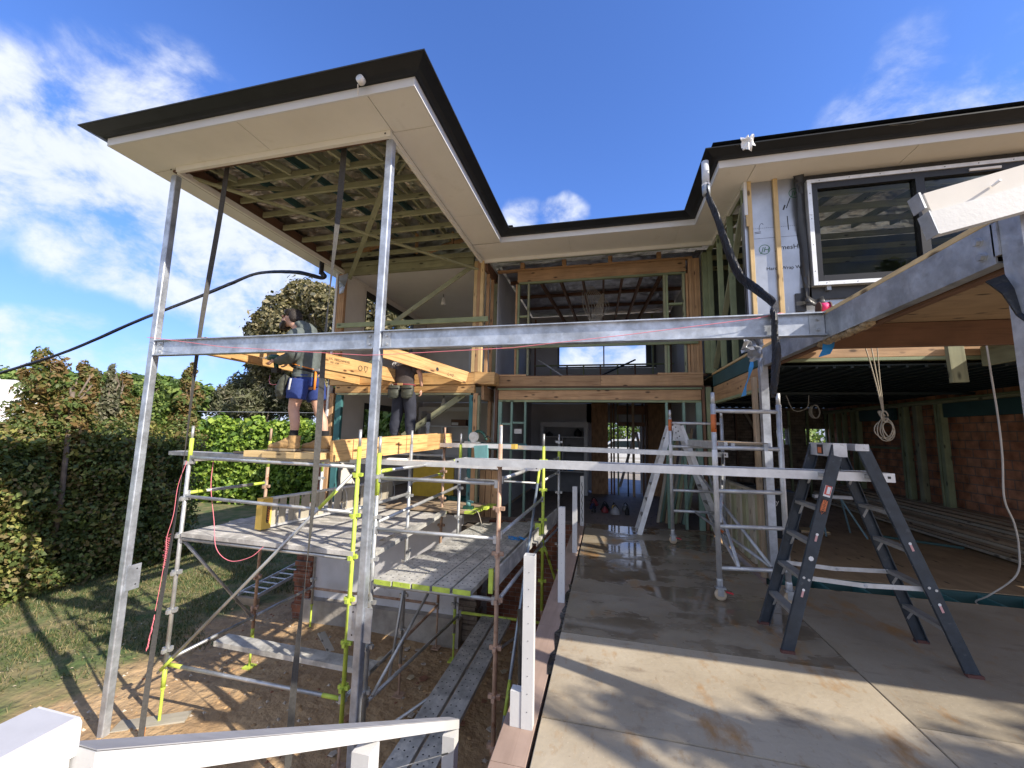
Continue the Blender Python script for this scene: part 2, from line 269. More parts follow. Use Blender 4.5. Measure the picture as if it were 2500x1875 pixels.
# ---------------------------------------------------------------- builders
ROOT = {}                                   # location of each thing's Empty, for its parts
def V(*a): return Vector(a)
class MB:
    def __init__(s): s.v = []; s.f = []; s.m = []; s.mi = 0
    def add(s, vs, fs):
        o = len(s.v); s.v += [tuple(p) for p in vs]; s.f += [tuple(i+o for i in f) for f in fs]; s.m += [s.mi]*len(fs); return s
    def box(s, x0, x1, y0, y1, z0, z1):
        return s.add([(x0, y0, z0), (x1, y0, z0), (x1, y1, z0), (x0, y1, z0), (x0, y0, z1), (x1, y0, z1), (x1, y1, z1), (x0, y1, z1)],
                     [(0, 3, 2, 1), (4, 5, 6, 7), (0, 1, 5, 4), (1, 2, 6, 5), (2, 3, 7, 6), (3, 0, 4, 7)])
    def bar(s, p, q, w, h, up=(0, 0, 1)):
        p, q = Vector(p), Vector(q); d = (q-p).normalized(); u = Vector(up); sd = d.cross(u)
        if sd.length < 1e-4: sd = d.cross(Vector((0, 1, 0)))
        sd.normalize(); u = sd.cross(d); a, b = sd*w/2, u*h/2
        return s.add([p-a-b, p+a-b, p+a+b, p-a+b, q-a-b, q+a-b, q+a+b, q-a+b], [(0, 1, 2, 3), (7, 6, 5, 4), (0, 4, 5, 1), (1, 5, 6, 2), (2, 6, 7, 3), (3, 7, 4, 0)])
    def prism(s, poly, vec):
        n = len(poly); vec = Vector(vec); a = [Vector(p) for p in poly]
        return s.add(a+[p+vec for p in a], [tuple(range(n-1, -1, -1)), tuple(range(n, 2*n))]+[(i, (i+1) % n, (i+1) % n+n, i+n) for i in range(n)])
    def tube(s, pts, r, n=8, caps=True):
        pts = [Vector(p) for p in pts]; rs = r if isinstance(r, (list, tuple)) else [r]*len(pts)
        t0 = (pts[1]-pts[0]).normalized(); a = t0.cross(Vector((0, 0, 1)))
        if a.length < 1e-3: a = Vector((1, 0, 0))
        a.normalize(); rings = []
        for i, p in enumerate(pts):
            t = (pts[min(i+1, len(pts)-1)]-pts[max(i-1, 0)]).normalized()
            a = (a-t*a.dot(t))
            if a.length < 1e-5: a = t.orthogonal()
            a.normalize(); b = t.cross(a)
            rings.append([p+(a*math.cos(k/n*2*math.pi)+b*math.sin(k/n*2*math.pi))*rs[i] for k in range(n)])
        vs = [q for rg in rings for q in rg]; fs = []
        for i in range(len(pts)-1):
            for k in range(n): fs.append((i*n+k, i*n+(k+1) % n, (i+1)*n+(k+1) % n, (i+1)*n+k))
        if caps: fs += [tuple(range(n-1, -1, -1)), tuple((len(pts)-1)*n+k for k in range(n))]
        return s.add(vs, fs)
    def ribbon(s, pts, sides, th=.003):
        """band: pts centre line, sides = half-width vectors"""
        a = []
        for i, p in enumerate(pts):
            p = Vector(p); h = Vector(sides[i]); t = (Vector(pts[min(i+1, len(pts)-1)])-Vector(pts[max(i-1, 0)])).normalized(); nn = h.cross(t).normalized()*th
            a += [p-h-nn, p+h-nn, p+h+nn, p-h+nn]
        fs = []
        for i in range(len(pts)-1):
            for k in range(4): fs.append((i*4+k, i*4+(k+1) % 4, i*4+4+(k+1) % 4, i*4+4+k))
        fs += [(3, 2, 1, 0), tuple(len(a)-4+k for k in range(4))]
        return s.add(a, fs)
    def lathe(s, c, prof, n=14, axis='z'):
        c = Vector(c); vs = []
        for (r, h) in prof:
            for k in range(n):
                u, w = r*math.cos(k/n*2*math.pi), r*math.sin(k/n*2*math.pi)
                vs.append(c+(Vector((u, w, h)) if axis == 'z' else Vector((h, u, w)) if axis == 'x' else Vector((u, h, w))))
        fs = [(i*n+k, i*n+(k+1) % n, (i+1)*n+(k+1) % n, (i+1)*n+k) for i in range(len(prof)-1) for k in range(n)]
        fs += [tuple(range(n-1, -1, -1)), tuple((len(prof)-1)*n+k for k in range(n))]
        return s.add(vs, fs)
    def build(s, name, m, parent=None, smooth=False, **tg):
        me = bpy.data.meshes.new(name)
        if parent is not None: off = ROOT[parent.name]
        else:
            arr = np.array(s.v); lo, hi = arr.min(0), arr.max(0); off = Vector(((lo[0]+hi[0])/2, (lo[1]+hi[1])/2, lo[2]))
        me.from_pydata([(x-off[0], y-off[1], z-off[2]) for x, y, z in s.v], [], s.f)
        for mm in (m if isinstance(m, list) else [m]): me.materials.append(mm)
        if any(s.m): me.polygons.foreach_set('material_index', s.m)
        if smooth: me.polygons.foreach_set('use_smooth', [True]*len(s.f))
        me.update()
        o = bpy.data.objects.new(name, me); COL.objects.link(o); ROOT[o.name] = off
        if parent is not None: o.parent = parent
        else: o.location = off
        tag(o, **tg); return o
def tag(o, label=None, cat=None, group=None, kind=None):
    if label: o['label'] = label
    if cat: o['category'] = cat
    if group: o['group'] = group
    if kind: o['kind'] = kind
    return o
def thing(name, label, cat, loc=(0, 0, 0), group=None):
    o = bpy.data.objects.new(name, None); COL.objects.link(o); o.location = loc; o.empty_display_size = .2
    ROOT[o.name] = Vector(loc); return tag(o, label, cat, group)
def timber(name, p, q, w, h, m, parent=None, up=(0, 0, 1), **tg):
    """one straight member from p to q (centre line), w across, h along up; local x runs along the member so its grain does too"""
    p, q = Vector(p), Vector(q); L = (q-p).length; d = (q-p)/L; u = Vector(up); sd = u.cross(d)
    if sd.length < 1e-3: sd = Vector((0, 1, 0)).cross(d)
    sd.normalize(); u = d.cross(sd)
    c = min(.004, w*.12, h*.12)
    prof = [(-w/2+c, -h/2), (w/2-c, -h/2), (w/2, -h/2+c), (w/2, h/2-c), (w/2-c, h/2), (-w/2+c, h/2), (-w/2, h/2-c), (-w/2, -h/2+c)]
    b = MB(); b.prism([(0, y, z) for y, z in prof], (L, 0, 0))
    me = bpy.data.meshes.new(name); me.from_pydata(b.v, [], b.f); me.materials.append(m); me.update()
    o = bpy.data.objects.new(name, me); COL.objects.link(o)
    off = ROOT[parent.name] if parent is not None else Vector((0, 0, 0)); loc = p-off
    o.matrix_local = Matrix(((d.x, sd.x, u.x, loc.x), (d.y, sd.y, u.y, loc.y), (d.z, sd.z, u.z, loc.z), (0, 0, 0, 1)))
    if parent is not None: o.parent = parent; o.matrix_parent_inverse = Matrix()
    ROOT[o.name] = off
    return tag(o, **tg)
def tbox(name, x0, x1, y0, y1, z0, z1, m, parent=None, **tg):
    dx, dy, dz = x1-x0, y1-y0, z1-z0; cx, cy, cz = (x0+x1)/2, (y0+y1)/2, (z0+z1)/2
    if dx >= dy and dx >= dz: return timber(name, (x0, cy, cz), (x1, cy, cz), dy, dz, m, parent, **tg)
    if dy >= dz: return timber(name, (cx, y0, cz), (cx, y1, cz), dx, dz, m, parent, **tg)
    return timber(name, (cx, cy, z0), (cx, cy, z1), dx, dy, m, parent, up=(0, 1, 0), **tg)
def text(name, s, size, loc, right, up, m, parent, depth=.0015, align='LEFT', shear=0):
    cu = bpy.data.curves.new(name, 'FONT'); cu.body = s; cu.size = size; cu.extrude = depth; cu.align_x = align; cu.shear = shear; cu.resolution_u = 3
    o = bpy.data.objects.new('tmp', cu); COL.objects.link(o)
    me = bpy.data.meshes.new_from_object(o.evaluated_get(bpy.context.evaluated_depsgraph_get())); bpy.data.objects.remove(o)
    r = Vector(right).normalized(); u = Vector(up).normalized(); n = r.cross(u)
    off = ROOT[parent.name]; loc = Vector(loc)-off
    me.transform(Matrix(((r.x, u.x, n.x, loc.x), (r.y, u.y, n.y, loc.y), (r.z, u.z, n.z, loc.z), (0, 0, 0, 1))))
    me.materials.clear(); me.materials.append(m); me.name = name
    k = bpy.data.objects.new(name, me); COL.objects.link(k); k.parent = parent; ROOT[k.name] = off; return k
def skin(name, nodes, edges, m, parent, sub=2, root=None):
    """one continuous limb-and-body surface grown round a skeleton; nodes: name -> (pos, rx[, ry])"""
    off = ROOT[parent.name]; keys = list(nodes); me = bpy.data.meshes.new(name)
    me.from_pydata([tuple(Vector(nodes[k][0])-off) for k in keys], [(keys.index(a), keys.index(b)) for a, b in edges], [])
    o = bpy.data.objects.new(name, me); COL.objects.link(o)
    md = o.modifiers.new('s', 'SKIN'); md.use_smooth_shade = True; md.branch_smoothing = .4
    for i, k in enumerate(keys):
        sv = me.skin_vertices[0].data[i]; r = nodes[k][1]; sv.radius = (r, r) if not isinstance(r, tuple) else r; sv.use_root = (k == (root or keys[0]))
    sd = o.modifiers.new('d', 'SUBSURF'); sd.levels = sub; sd.render_levels = sub
    me2 = bpy.data.meshes.new_from_object(o.evaluated_get(bpy.context.evaluated_depsgraph_get())); bpy.data.objects.remove(o)
    me2.materials.clear(); me2.materials.append(m); me2.name = name
    me2.polygons.foreach_set('use_smooth', [True]*len(me2.polygons))
    k = bpy.data.objects.new(name, me2); COL.objects.link(k); k.parent = parent; ROOT[k.name] = off; return k
def chain(*ns): return list(zip(ns[:-1], ns[1:]))
def bez(pts, n=8):
    """smooth path through points (Catmull-Rom)"""
    P = [Vector(p) for p in pts]; P = [P[0]*2-P[1]]+P+[P[-1]*2-P[-2]]; outp = []
    for i in range(1, len(P)-2):
        for k in range(n):
            t = k/n; a, b, c, d = P[i-1:i+3]
            outp.append(.5*((2*b)+(c-a)*t+(2*a-5*b+4*c-d)*t*t+(3*b-a-3*c+d)*t**3))
    return outp+[P[-2]]
def leaves(name, centers, n, size, mats, parent=None, seed=1, shell=.55, aspect=.55, droop=.0, weights=None, **tg):
    """n leaf faces spread through a set of ellipsoids (x,y,z, rx,ry,rz); denser near each clump's skin"""
    g = np.random.default_rng(seed); cs = np.array(centers, float)
    vol = (cs[:, 3]*cs[:, 4]*cs[:, 5])**(2/3); pick = g.choice(len(cs), n, p=vol/vol.sum()); c = cs[pick]
    d = g.normal(size=(n, 3)); d /= np.linalg.norm(d, axis=1)[:, None]
    r = shell+(1-shell)*g.random(n)**.7; r *= np.where(g.random(n) < .07, 1+.35*g.random(n), 1); r *= 1+.16*np.sin(d[:, 0]*9+pick)*np.sin(d[:, 1]*8+pick*2)*np.sin(d[:, 2]*7)
    pos = c[:, :3]+d*c[:, 3:6]*r[:, None]
    nrm = d*.7+g.normal(size=(n, 3))*.55+np.array([0, 0, .25]); nrm /= np.linalg.norm(nrm, axis=1)[:, None]
    t = g.normal(size=(n, 3)); t[:, 2] -= droop*2; t -= nrm*(t*nrm).sum(1)[:, None]; t /= np.linalg.norm(t, axis=1)[:, None]; b = np.cross(nrm, t)
    L = size*np.clip(np.exp(g.normal(size=n)*.38), .35, 2.0)[:, None]; w = L*aspect
    vs = np.stack([pos-t*L*.5, pos+b*w*.5+nrm*L*.08, pos+t*L*.5, pos-b*w*.5+nrm*L*.08], 1).reshape(-1, 3)
    wts = np.cumsum(weights if weights else np.full(len(mats), 1/len(mats))); k_ = 2.2/cs[:, 3].mean()
    f_ = np.sin(pos[:, 0]*k_+1.3*np.sin(pos[:, 2]*k_*.8))*np.sin(pos[:, 1]*k_*1.1+pos[:, 2]*k_*.6)+.55*np.sin(pos[:, 2]*k_*2.3+pos[:, 0]*k_*1.7)+g.normal(size=n)*.75
    mi = np.searchsorted(wts[:-1], np.argsort(np.argsort(f_))/n)
    return quads(name, vs, mi, mats, parent, **tg)
def quads(name, vs, mi, mats, parent=None, **tg):
    n = len(vs)//4; off = np.array(ROOT[parent.name]) if parent is not None else np.array([vs[:, 0].mean(), vs[:, 1].mean(), vs[:, 2].min()])
    me = bpy.data.meshes.new(name); me.vertices.add(4*n); me.vertices.foreach_set('co', (vs-off).astype(np.float32).ravel())
    me.loops.add(4*n); me.loops.foreach_set('vertex_index', np.arange(4*n, dtype=np.int32)); me.polygons.add(n)
    me.polygons.foreach_set('loop_start', np.arange(0, 4*n, 4, dtype=np.int32)); me.polygons.foreach_set('loop_total', np.full(n, 4, dtype=np.int32))
    for m in mats: me.materials.append(m)
    me.polygons.foreach_set('material_index', mi.astype(np.int32)); me.update(calc_edges=True)
    o = bpy.data.objects.new(name, me); COL.objects.link(o); ROOT[o.name] = Vector(off)
    if parent is not None: o.parent = parent
    else: o.location = off
    return tag(o, **tg)
# ================================================================ ground, slab, lawn
ZG = -2.2
def ground_z(x, y):
    z = ZG + .05*math.sin(x*1.3+y*.7)*math.cos(y*1.1-x*.4)*(1 if abs(x) < 16 and -4 < y < 14 else 0)
    return z
m = mat('ground_earth', (.34, .22, .115), .95, 0, .25, 1.2, bump=1.0, bscale=6, bdist=.09, col2=(.47, .325, .18), spots=((.20, .13, .075), 1.1, .6))
t = m.node_tree; b_ = t.nodes['Principled BSDF']
geo = N('ShaderNodeNewGeometry', t); sp = N('ShaderNodeSeparateXYZ', t); t.links.new(geo.outputs['Position'], sp.inputs[0])
nn = N('ShaderNodeTexNoise', t); nn.inputs['Scale'].default_value = .8; nn.inputs['Detail'].default_value = 8; t.links.new(geo.outputs['Position'], nn.inputs['Vector'])
def tm(op, a, b):
    n = N('ShaderNodeMath', t, operation=op)
    for i, s in enumerate((a, b)):
        if isinstance(s, (int, float)): n.inputs[i].default_value = s
        else: t.links.new(s, n.inputs[i])
    return n.outputs[0]
edge = tm('ADD', tm('ADD', sp.outputs[0], tm('MULTIPLY', nn.outputs['Fac'], 2.6)), 6.4)            # turf to the left of x = -7.7 or so
mrn = N('ShaderNodeMapRange', t); mrn.inputs['From Min'].default_value = .25; mrn.inputs['From Max'].default_value = -.35; t.links.new(edge, mrn.inputs['Value'])
n2 = N('ShaderNodeTexNoise', t); n2.inputs['Scale'].default_value = 2.2; n2.inputs['Detail'].default_value = 9; t.links.new(geo.outputs['Position'], n2.inputs['Vector'])
turf = N('ShaderNodeMix', t, data_type='RGBA'); mr9 = N('ShaderNodeMapRange', t); mr9.inputs['From Min'].default_value = .38; mr9.inputs['From Max'].default_value = .62; t.links.new(n2.outputs['Fac'], mr9.inputs['Value']); t.links.new(mr9.outputs[0], turf.inputs['Factor'])
turf.inputs[6].default_value = (.085, .125, .038, 1); turf.inputs[7].default_value = (.205, .175, .085, 1)
gm = N('ShaderNodeMix', t, data_type='RGBA'); old = b_.inputs['Base Color'].links[0].from_socket
t.links.new(mrn.outputs[0], gm.inputs['Factor']); t.links.new(old, gm.inputs[6]); t.links.new(turf.outputs[2], gm.inputs[7]); t.links.new(gm.outputs[2], b_.inputs['Base Color'])
g = MB(); xs = [-400, -120, -50, -30]+[-20+.25*i for i in range(84)]+[2, 6, 12, 30, 80, 400]; ys = [-400, -100, -30, -8]+[-4+.25*i for i in range(66)]+[14, 18, 26, 50, 120, 400]
g.add([(x, y, ground_z(x, y)) for y in ys for x in xs], [(j*len(xs)+i, j*len(xs)+i+1, (j+1)*len(xs)+i+1, (j+1)*len(xs)+i) for j in range(len(ys)-1) for i in range(len(xs)-1)])
g.build('ground', m, smooth=True, kind='structure')
# grass blades near the camera side of the lawn
gg = np.random.default_rng(5); n = 46000
x = -14+gg.random(n)*7.0; y = 2.6+gg.random(n)**.8*8.5
clump = np.sin(x*2.1+1.3*np.sin(y*1.7))*np.sin(y*1.9+x*.6)+gg.normal(size=n)*.55
edge_x = -7.75+.45*np.sin(y*2.3)+.3*np.sin(y*5.1+1)-.35*np.clip(5-y, 0, 2)
keep = (x < edge_x+gg.normal(size=n)*.12) & (clump > -.35); x, y = x[keep], y[keep]; n = len(x)
z = np.array([ground_z(a, b) for a, b in zip(x, y)]); a = gg.random(n)*6.28; h = .035+.055*gg.random(n); w = .005+.005*gg.random(n); ln = gg.normal(size=(n, 2))*.035
base = np.stack([x, y, z], 1); sv = np.stack([np.cos(a)*w, np.sin(a)*w, 0*a], 1); tip = base+np.stack([ln[:, 0], ln[:, 1], h], 1)
vs = np.stack([base-sv, base+sv, tip+sv*.25, tip-sv*.25], 1).reshape(-1, 3)
quads('lawn_grass', vs, gg.choice(3, n, p=[.45, .33, .22]), L_GRASS, kind='stuff')
# small stones, mortar crumbs and splinters on the soil
st = MB(); r3 = random.Random(3)
for i in range(520):
    x, y = r3.uniform(-7.6, -.9), r3.uniform(3.0, 8.2); s = r3.choice([.008, .012, .018, .03]); z = ground_z(x, y); st.mi = r3.choice([0, 0, 1])
    st.add([(x-s, y-s*r3.random(), z-.005), (x+s*r3.random(), y-s, z-.005), (x+s, y+s*.8, z-.005), (x-s*.6, y+s, z-.005), (x, y, z+s*r3.uniform(.6, 1.1))], [(0, 1, 4), (1, 2, 4), (2, 3, 4), (3, 0, 4)])
for i in range(240):
    x, y = r3.uniform(-14, -8), r3.uniform(3.2, 8.2); s = r3.choice([.015, .025]); z = ground_z(x, y)+.01; a = r3.uniform(0, 6.28); st.mi = 2
    u = Vector((math.cos(a), math.sin(a), 0))*s; w = Vector((-math.sin(a), math.cos(a), .25))*s*.5; c = V(x, y, z+.02)
    st.add([c-u, c-w, c+u, c+w], [(0, 1, 2, 3)])
for i in range(26):
    x, y = r3.uniform(-4.2, -1.2), r3.uniform(4.6, 7.3); s = r3.uniform(.03, .085); z = ground_z(x, y)+.012; a = r3.uniform(0, 6.28); st.mi = r3.choice([0, 0, 1, 2]); st.prism([(x+s*math.cos(a+k*1.26)*r3.uniform(.6, 1.2), y+s*math.sin(a+k*1.26)*r3.uniform(.6, 1.2), z) for k in range(5)], (0.004, 0.004, .012))
st.build('ground_litter', [mat('stone_pale', (.46, .40, .33), .9, 0, .2, 9), mat('stone_brick', (.25, .12, .07), .9, 0, .2, 9), mat('dry_leaf', (.50, .42, .28), .8, 0, .2, 9)], kind='stuff')
cl = MB(); r4 = random.Random(13)
for i in range(900):
    x, y = r4.uniform(-7.9, -.9), r4.uniform(2.6, 8.0); s = r4.choice([.015, .02, .03, .045]); z = ground_z(x, y)
    vs_ = []
    for k in range(6):
        an = k/6*6.28; rr_ = s*r4.uniform(.7, 1.25); vs_.append((x+math.cos(an)*rr_, y+math.sin(an)*rr_, z-.006))
    cl.add(vs_+[(x+s*.1, y, z+s*r4.uniform(.35, .75))], [(k, (k+1) % 6, 6) for k in range(6)])
cl.build('soil_clods', mat('soil_clod', (.40, .255, .125), .95, 0, .3, 5, bump=.8, bscale=30), smooth=True, kind='stuff')

# concrete slab in panels with real joints, stained and wet in places
def concrete(name, wet, k=1.0):
    m = mat(name, tuple(c*k for c in (.335, .28, .20)), .62, 0, .1, 1.3, col2=tuple(c*k for c in (.44, .38, .285)), bump=.16, bscale=30)
    t = m.node_tree; b = t.nodes['Principled BSDF']; geo = N('ShaderNodeNewGeometry', t)
    def noise(s, d=8, st=None):
        n = N('ShaderNodeTexNoise', t); n.inputs['Scale'].default_value = s; n.inputs['Detail'].default_value = d; n.inputs['Roughness'].default_value = .65
        if st:
            mp = N('ShaderNodeMapping', t); mp.inputs['Scale'].default_value = st; t.links.new(geo.outputs['Position'], mp.inputs['Vector']); t.links.new(mp.outputs[0], n.inputs['Vector'])
        else: t.links.new(geo.outputs['Position'], n.inputs['Vector'])
        return n.outputs['Fac']
    def rng(a, lo, hi, o=1):
        r = N('ShaderNodeMapRange', t); r.inputs['From Min'].default_value = lo; r.inputs['From Max'].default_value = hi; r.inputs['To Max'].default_value = o; t.links.new(a, r.inputs['Value']); return r.outputs[0]
    last = b.inputs['Base Color'].links[0].from_socket
    def blend(f, c):
        nonlocal last
        x = N('ShaderNodeMix', t, data_type='RGBA'); t.links.new(f, x.inputs['Factor']); t.links.new(last, x.inputs[6]); x.inputs[7].default_value = (*c, 1); last = x.outputs[2]
    blend(rng(noise(2.0, 9, (1.1, .55, 1)), .56, .66, .8), (.33, .175, .055)); blend(rng(noise(9, 9, (1.6, .8, 1)), .57, .66, .4), (.30, .19, .09))     # rust-orange mud
    blend(rng(noise(3.1, 9, (.7, 1.5, 1)), .56, .70, .55), (.135, .10, .072))      # grey-brown grime
    blend(rng(noise(26, 3), .66, .72, .5), (.15, .12, .09)); blend(rng(noise(60, 2), .66, .70, .35), (.58, .53, .44))                         # specks
    if wet:
        w = noise(.9, 5, (.8, 1.3, 1)); wf = rng(w, .46, .54)
        x = N('ShaderNodeMix', t, data_type='RGBA', blend_type='MULTIPLY'); t.links.new(wf, x.inputs['Factor']); t.links.new(last, x.inputs[6]); x.inputs[7].default_value = (.66, .63, .60, 1); last = x.outputs[2]
        rr = N('ShaderNodeMapRange', t); rr.inputs['To Min'].default_value = .5; rr.inputs['To Max'].default_value = .06; t.links.new(wf, rr.inputs['Value']); t.links.new(rr.outputs[0], b.inputs['Roughness'])
        bump = b.inputs['Normal'].links[0].from_node; r5 = N('ShaderNodeMapRange', t); r5.inputs['To Min'].default_value = .1; r5.inputs['To Max'].default_value = .006; t.links.new(wf, r5.inputs['Value']); t.links.new(r5.outputs[0], bump.inputs['Strength'])
    t.links.new(last, b.inputs['Base Color']); return m
CD, CWETSHADE, CSHADE = concrete('concrete_dry', False), concrete('concrete_wet_shade', True, .66), concrete('concrete_shade', False, .74)  # last two toned down to paint in shade; the wet one has puddles too
def slab(x0, x1, y0, y1, m):
    b = MB(); e = .004; b.prism([(x0+e, y0+e, -.14), (x1-e, y0+e, -.14), (x1-e, y1-e, -.14), (x0+e, y1-e, -.14)], (0, 0, .137))
    b.prism([(x0+e+.004, y0+e+.004, -.003), (x1-e-.004, y0+e+.004, -.003), (x1-e-.004, y1-e-.004, -.003), (x0+e+.004, y1-e-.004, -.003)], (0, 0, .003))
    b.build('concrete_slab', m, kind='structure')
for y0, y1, mm in ((-2.6, .55, CD), (.55, 2.68, CD), (2.68, 3.785, CD), (3.785, 4.75, CWETSHADE), (4.75, 5.62, CWETSHADE), (5.62, 6.40, CWETSHADE), (6.40, 7.2, CWETSHADE), (7.2, 8.22, CWETSHADE)):
    slab(-.412, 1.843, y0, y1, mm)
slab(1.843, 9, -2.6, 3.2, CD); slab(1.843, 9, 3.2, 5.62, CSHADE)
MB().box(-.405, 8.99, -2.59, 5.61, -.22, -.146).box(-.405, 1.84, 5.61, 8.4, -.22, -.146).build('slab_bed', M_DPC, kind='structure')
# inner floors
tbox('ply_floor', 2.02, 6.62, 6.12, 14.2, -.06, -.004, M_PLY, kind='structure')
tbox('hall_floor', -2.35, 2.0, 8.46, 13.0, -.10, -.03, wood('hall_ply', (.125, .10, .085), (.08, .065, .055), .7, True, 9, .5), kind='structure')
MB().box(-2.2, 2.2, 13.0, 17, -.12, -.05).build('front_path', mat('pale_concrete', (.24, .24, .24), .7, 0, .15, 2), kind='structure')
MB().box(-12, 14, 17, 60, -.2, -.08).build('front_yard', mat('bright_sand', (.26, .23, .19), .9, 0, .2, .8), kind='structure')
# floor trough: open joists between slab and ply floor
tr = thing('floor_frame', 'open dark floor joists showing in the gap between slab and garage floor', 'floor frame', (4.3, 5.8, -.25))
for i in range(11):
    x = 2.15+.42*i; timber('joist', (x, 5.64, -.13), (x+.0, 6.10, -.13), .045, .19, M_BLUEP, tr)
tbox('bearer', 2.02, 6.6, 6.085, 6.12, -.21, -.012, M_TEAL, tr); tbox('edge_board', 1.95, 6.6, 5.622, 5.648, -.21, -.002, M_OLDB, tr)
MB().box(1.95, 8.9, 5.6, 6.2, -.32, -.26).build('pit_floor', M_DPC, kind='structure')
# timber edge along the slab, brick wall under it
ed = thing('deck_edge_board', 'brown timber edge board running along the left side of the concrete slab', 'edge board', (-.53, 3, -.2))
tbox('board', -.63, -.432, -2.6, 2.3, -.09, -.018, M_MERBAU, ed); tbox('board', -.63, -.432, 2.304, 3.9, -.09, -.018, M_MERBAU, ed); tbox('board', -.63, -.432, 3.904, 8.3, -.09, -.018, M_MERBAU, ed)
pl = MB(); pts = [(-.40-.012*math.sin(i*1.7), 3.15+i*.12, -.012) for i in range(16)]
pl.ribbon(pts, [V(.035+.02*math.sin(i*.9)**2, 0, .01*math.sin(i*2.3)) for i in range(16)], .002); pl.build('membrane_strip', M_DPC, ed)
MB().box(-.60, -.44, 1.2, 8.3, ZG-.1, -.095).build('brick_wall', brick('sub_brick', (.17, .075, .05), (.22, .11, .075), (.2, .17, .15)), label='red brick retaining wall under the edge of the concrete slab', cat='brick wall')
# ================================================================ the house
H = thing('house', 'two storey timber framed house under renovation with black gutters and open balcony', 'house', (0, 8.4, 0))
# --- roof: one sheet over the three wings, foil under it
def inside(x, y): return (-6.72 < x < -1.88 and 3.42 < y < 14.6) or (-1.9 < x < 1.42 and 7.12 < y < 14.6) or (1.40 < x < 9.0 and 5.50 < y < 14.6)
gs = .16; gx = [-6.72+gs*i for i in range(int(15.72/gs)+1)]; gy = [3.42+gs*j for j in range(int(11.18/gs)+1)]
ins = np.array([[inside(x+1e-3, y+1e-3) for x in gx] for y in gy]); D = np.where(ins, 1e3, 0.0)
P_ = np.pad(D, 1); 
for it in range(40):
    nb = np.minimum.reduce([P_[:-2, 1:-1], P_[2:, 1:-1], P_[1:-1, :-2], P_[1:-1, 2:]])+gs
    Dn = np.where(ins, np.minimum(P_[1:-1, 1:-1], nb), 0); P_ = np.pad(Dn, 1)
D = P_[1:-1, 1:-1]
def roofmesh(name, dz, m, crink=0):
    b = MB(); idx = {}
    for j, y in enumerate(gy):
        for i, x in enumerate(gx):
            idx[i, j] = len(b.v); z = 5.69+dz+.27*min(max(D[j, i]-gs, 0), 3.2)
            if crink: z += crink*(math.sin(x*9+math.sin(y*4)*2)*math.sin(y*7+x)*.5+.5*math.sin(x*3.1)*math.sin(y*2.7))
            b.v.append((x, y, z))
    for j in range(len(gy)-1):
        for i in range(len(gx)-1):
            if ins[j, i] and inside(gx[i]+gs*.5, gy[j]+gs*.5): b.f.append((idx[i, j], idx[i+1, j], idx[i+1, j+1], idx[i, j+1])); b.m.append(0)
    return b.build(name, m, H, smooth=True)
roof = roofmesh('roof', .06, M_BLACK); roofmesh('sarking', -.015, M_FOIL, .035)
# --- gutters, fascias and soffits follow the eaves line
EAVE = [V(-6.60, 14.5, 0), V(-6.60, 3.567, 0), V(-2.03, 3.567, 0), V(-2.03, 7.27, 0), V(1.558, 7.27, 0), V(1.558, 5.71, 0), V(9.0, 5.71, 0)]
def offs(k):
    o = []
    for i, p in enumerate(EAVE):
        ns = []
        for a, b in ((i-1, i), (i, i+1)):
            if a < 0 or b >= len(EAVE): continue
            d = (EAVE[b]-EAVE[a]).normalized(); ns.append(V(d.y, -d.x, 0)*-1)
        if len(ns) == 2: v = (ns[0]+ns[1])/(1+ns[0].dot(ns[1]))
        else: v = ns[0]
        o.append(p+v*k)
    return o
# outward is to the right of the walking direction when walking from the back left corner round to the right
def eave_profile(name, prof, m, parent):
    b = MB(); n = len(prof); rings = [offs(-k) for k, z in prof]
    for i in range(len(EAVE)):
        for j in range(n): p = rings[j][i]; b.v.append((p.x, p.y, prof[j][1]))
    for i in range(len(EAVE)-1):
        for j in range(n): b.f.append((i*n+j, i*n+(j+1) % n, (i+1)*n+(j+1) % n, (i+1)*n+j)); b.m.append(0)
    b.f += [tuple(range(n)), tuple((len(EAVE)-1)*n+j for j in range(n-1, -1, -1))]; b.m += [0, 0]
    return b.build(name, m, parent)
def sgn():   # make sure positive k goes away from the house
    return 1 if offs(-1.0)[1].y < EAVE[1].y else -1
if sgn() < 0:
    _o = offs; offs = lambda k: _o(-k)
eave_profile('gutter', [(.0, 5.612), (.05, 5.607), (.10, 5.615), (.20, 5.667), (.215, 5.667), (.215, 5.682), (.195, 5.682), (.10, 5.635), (.012, 5.625), (0, 5.72), (-.02, 5.72), (-.02, 5.612)], M_BLACK, roof)
eave_profile('fascia', [(.0, 5.50), (.0, 5.61), (-.02, 5.61), (-.02, 5.50)], M_FASCIA, roof)
sf = MB(); zt, zb = 5.513, 5.501
def strip(x0, x1, y0, y1): sf.box(x0+.002, x1-.002, y0+.002, y1-.002, zb, zt)
for x0, x1 in ((-6.58, -4.45), (-4.445, -2.62)): strip(x0, x1, 3.587, 4.15)
strip(-2.615, -2.05, 3.587, 4.15); strip(-2.63, -2.05, 4.155, 6.2); strip(-2.63, -2.05, 6.205, 7.26)
strip(-6.58, -6.10, 4.155, 6.4); strip(-6.58, -6.10, 6.405, 9.0); strip(-6.58, -6.3, 9.0, 14.4)
strip(-2.63, -.7, 7.29, 8.02); strip(-.695, 1.3, 7.29, 8.02); strip(1.30, 2.03, 7.29, 8.02); strip(1.578, 2.03, 5.73, 7.285)
strip(2.035, 3.9, 5.73, 6.17); strip(3.905, 6.4, 5.73, 6.17); strip(6.405, 8.98, 5.73, 6.17)
sof = sf.build('soffit', M_SOFFIT, roof)
tl = MB()
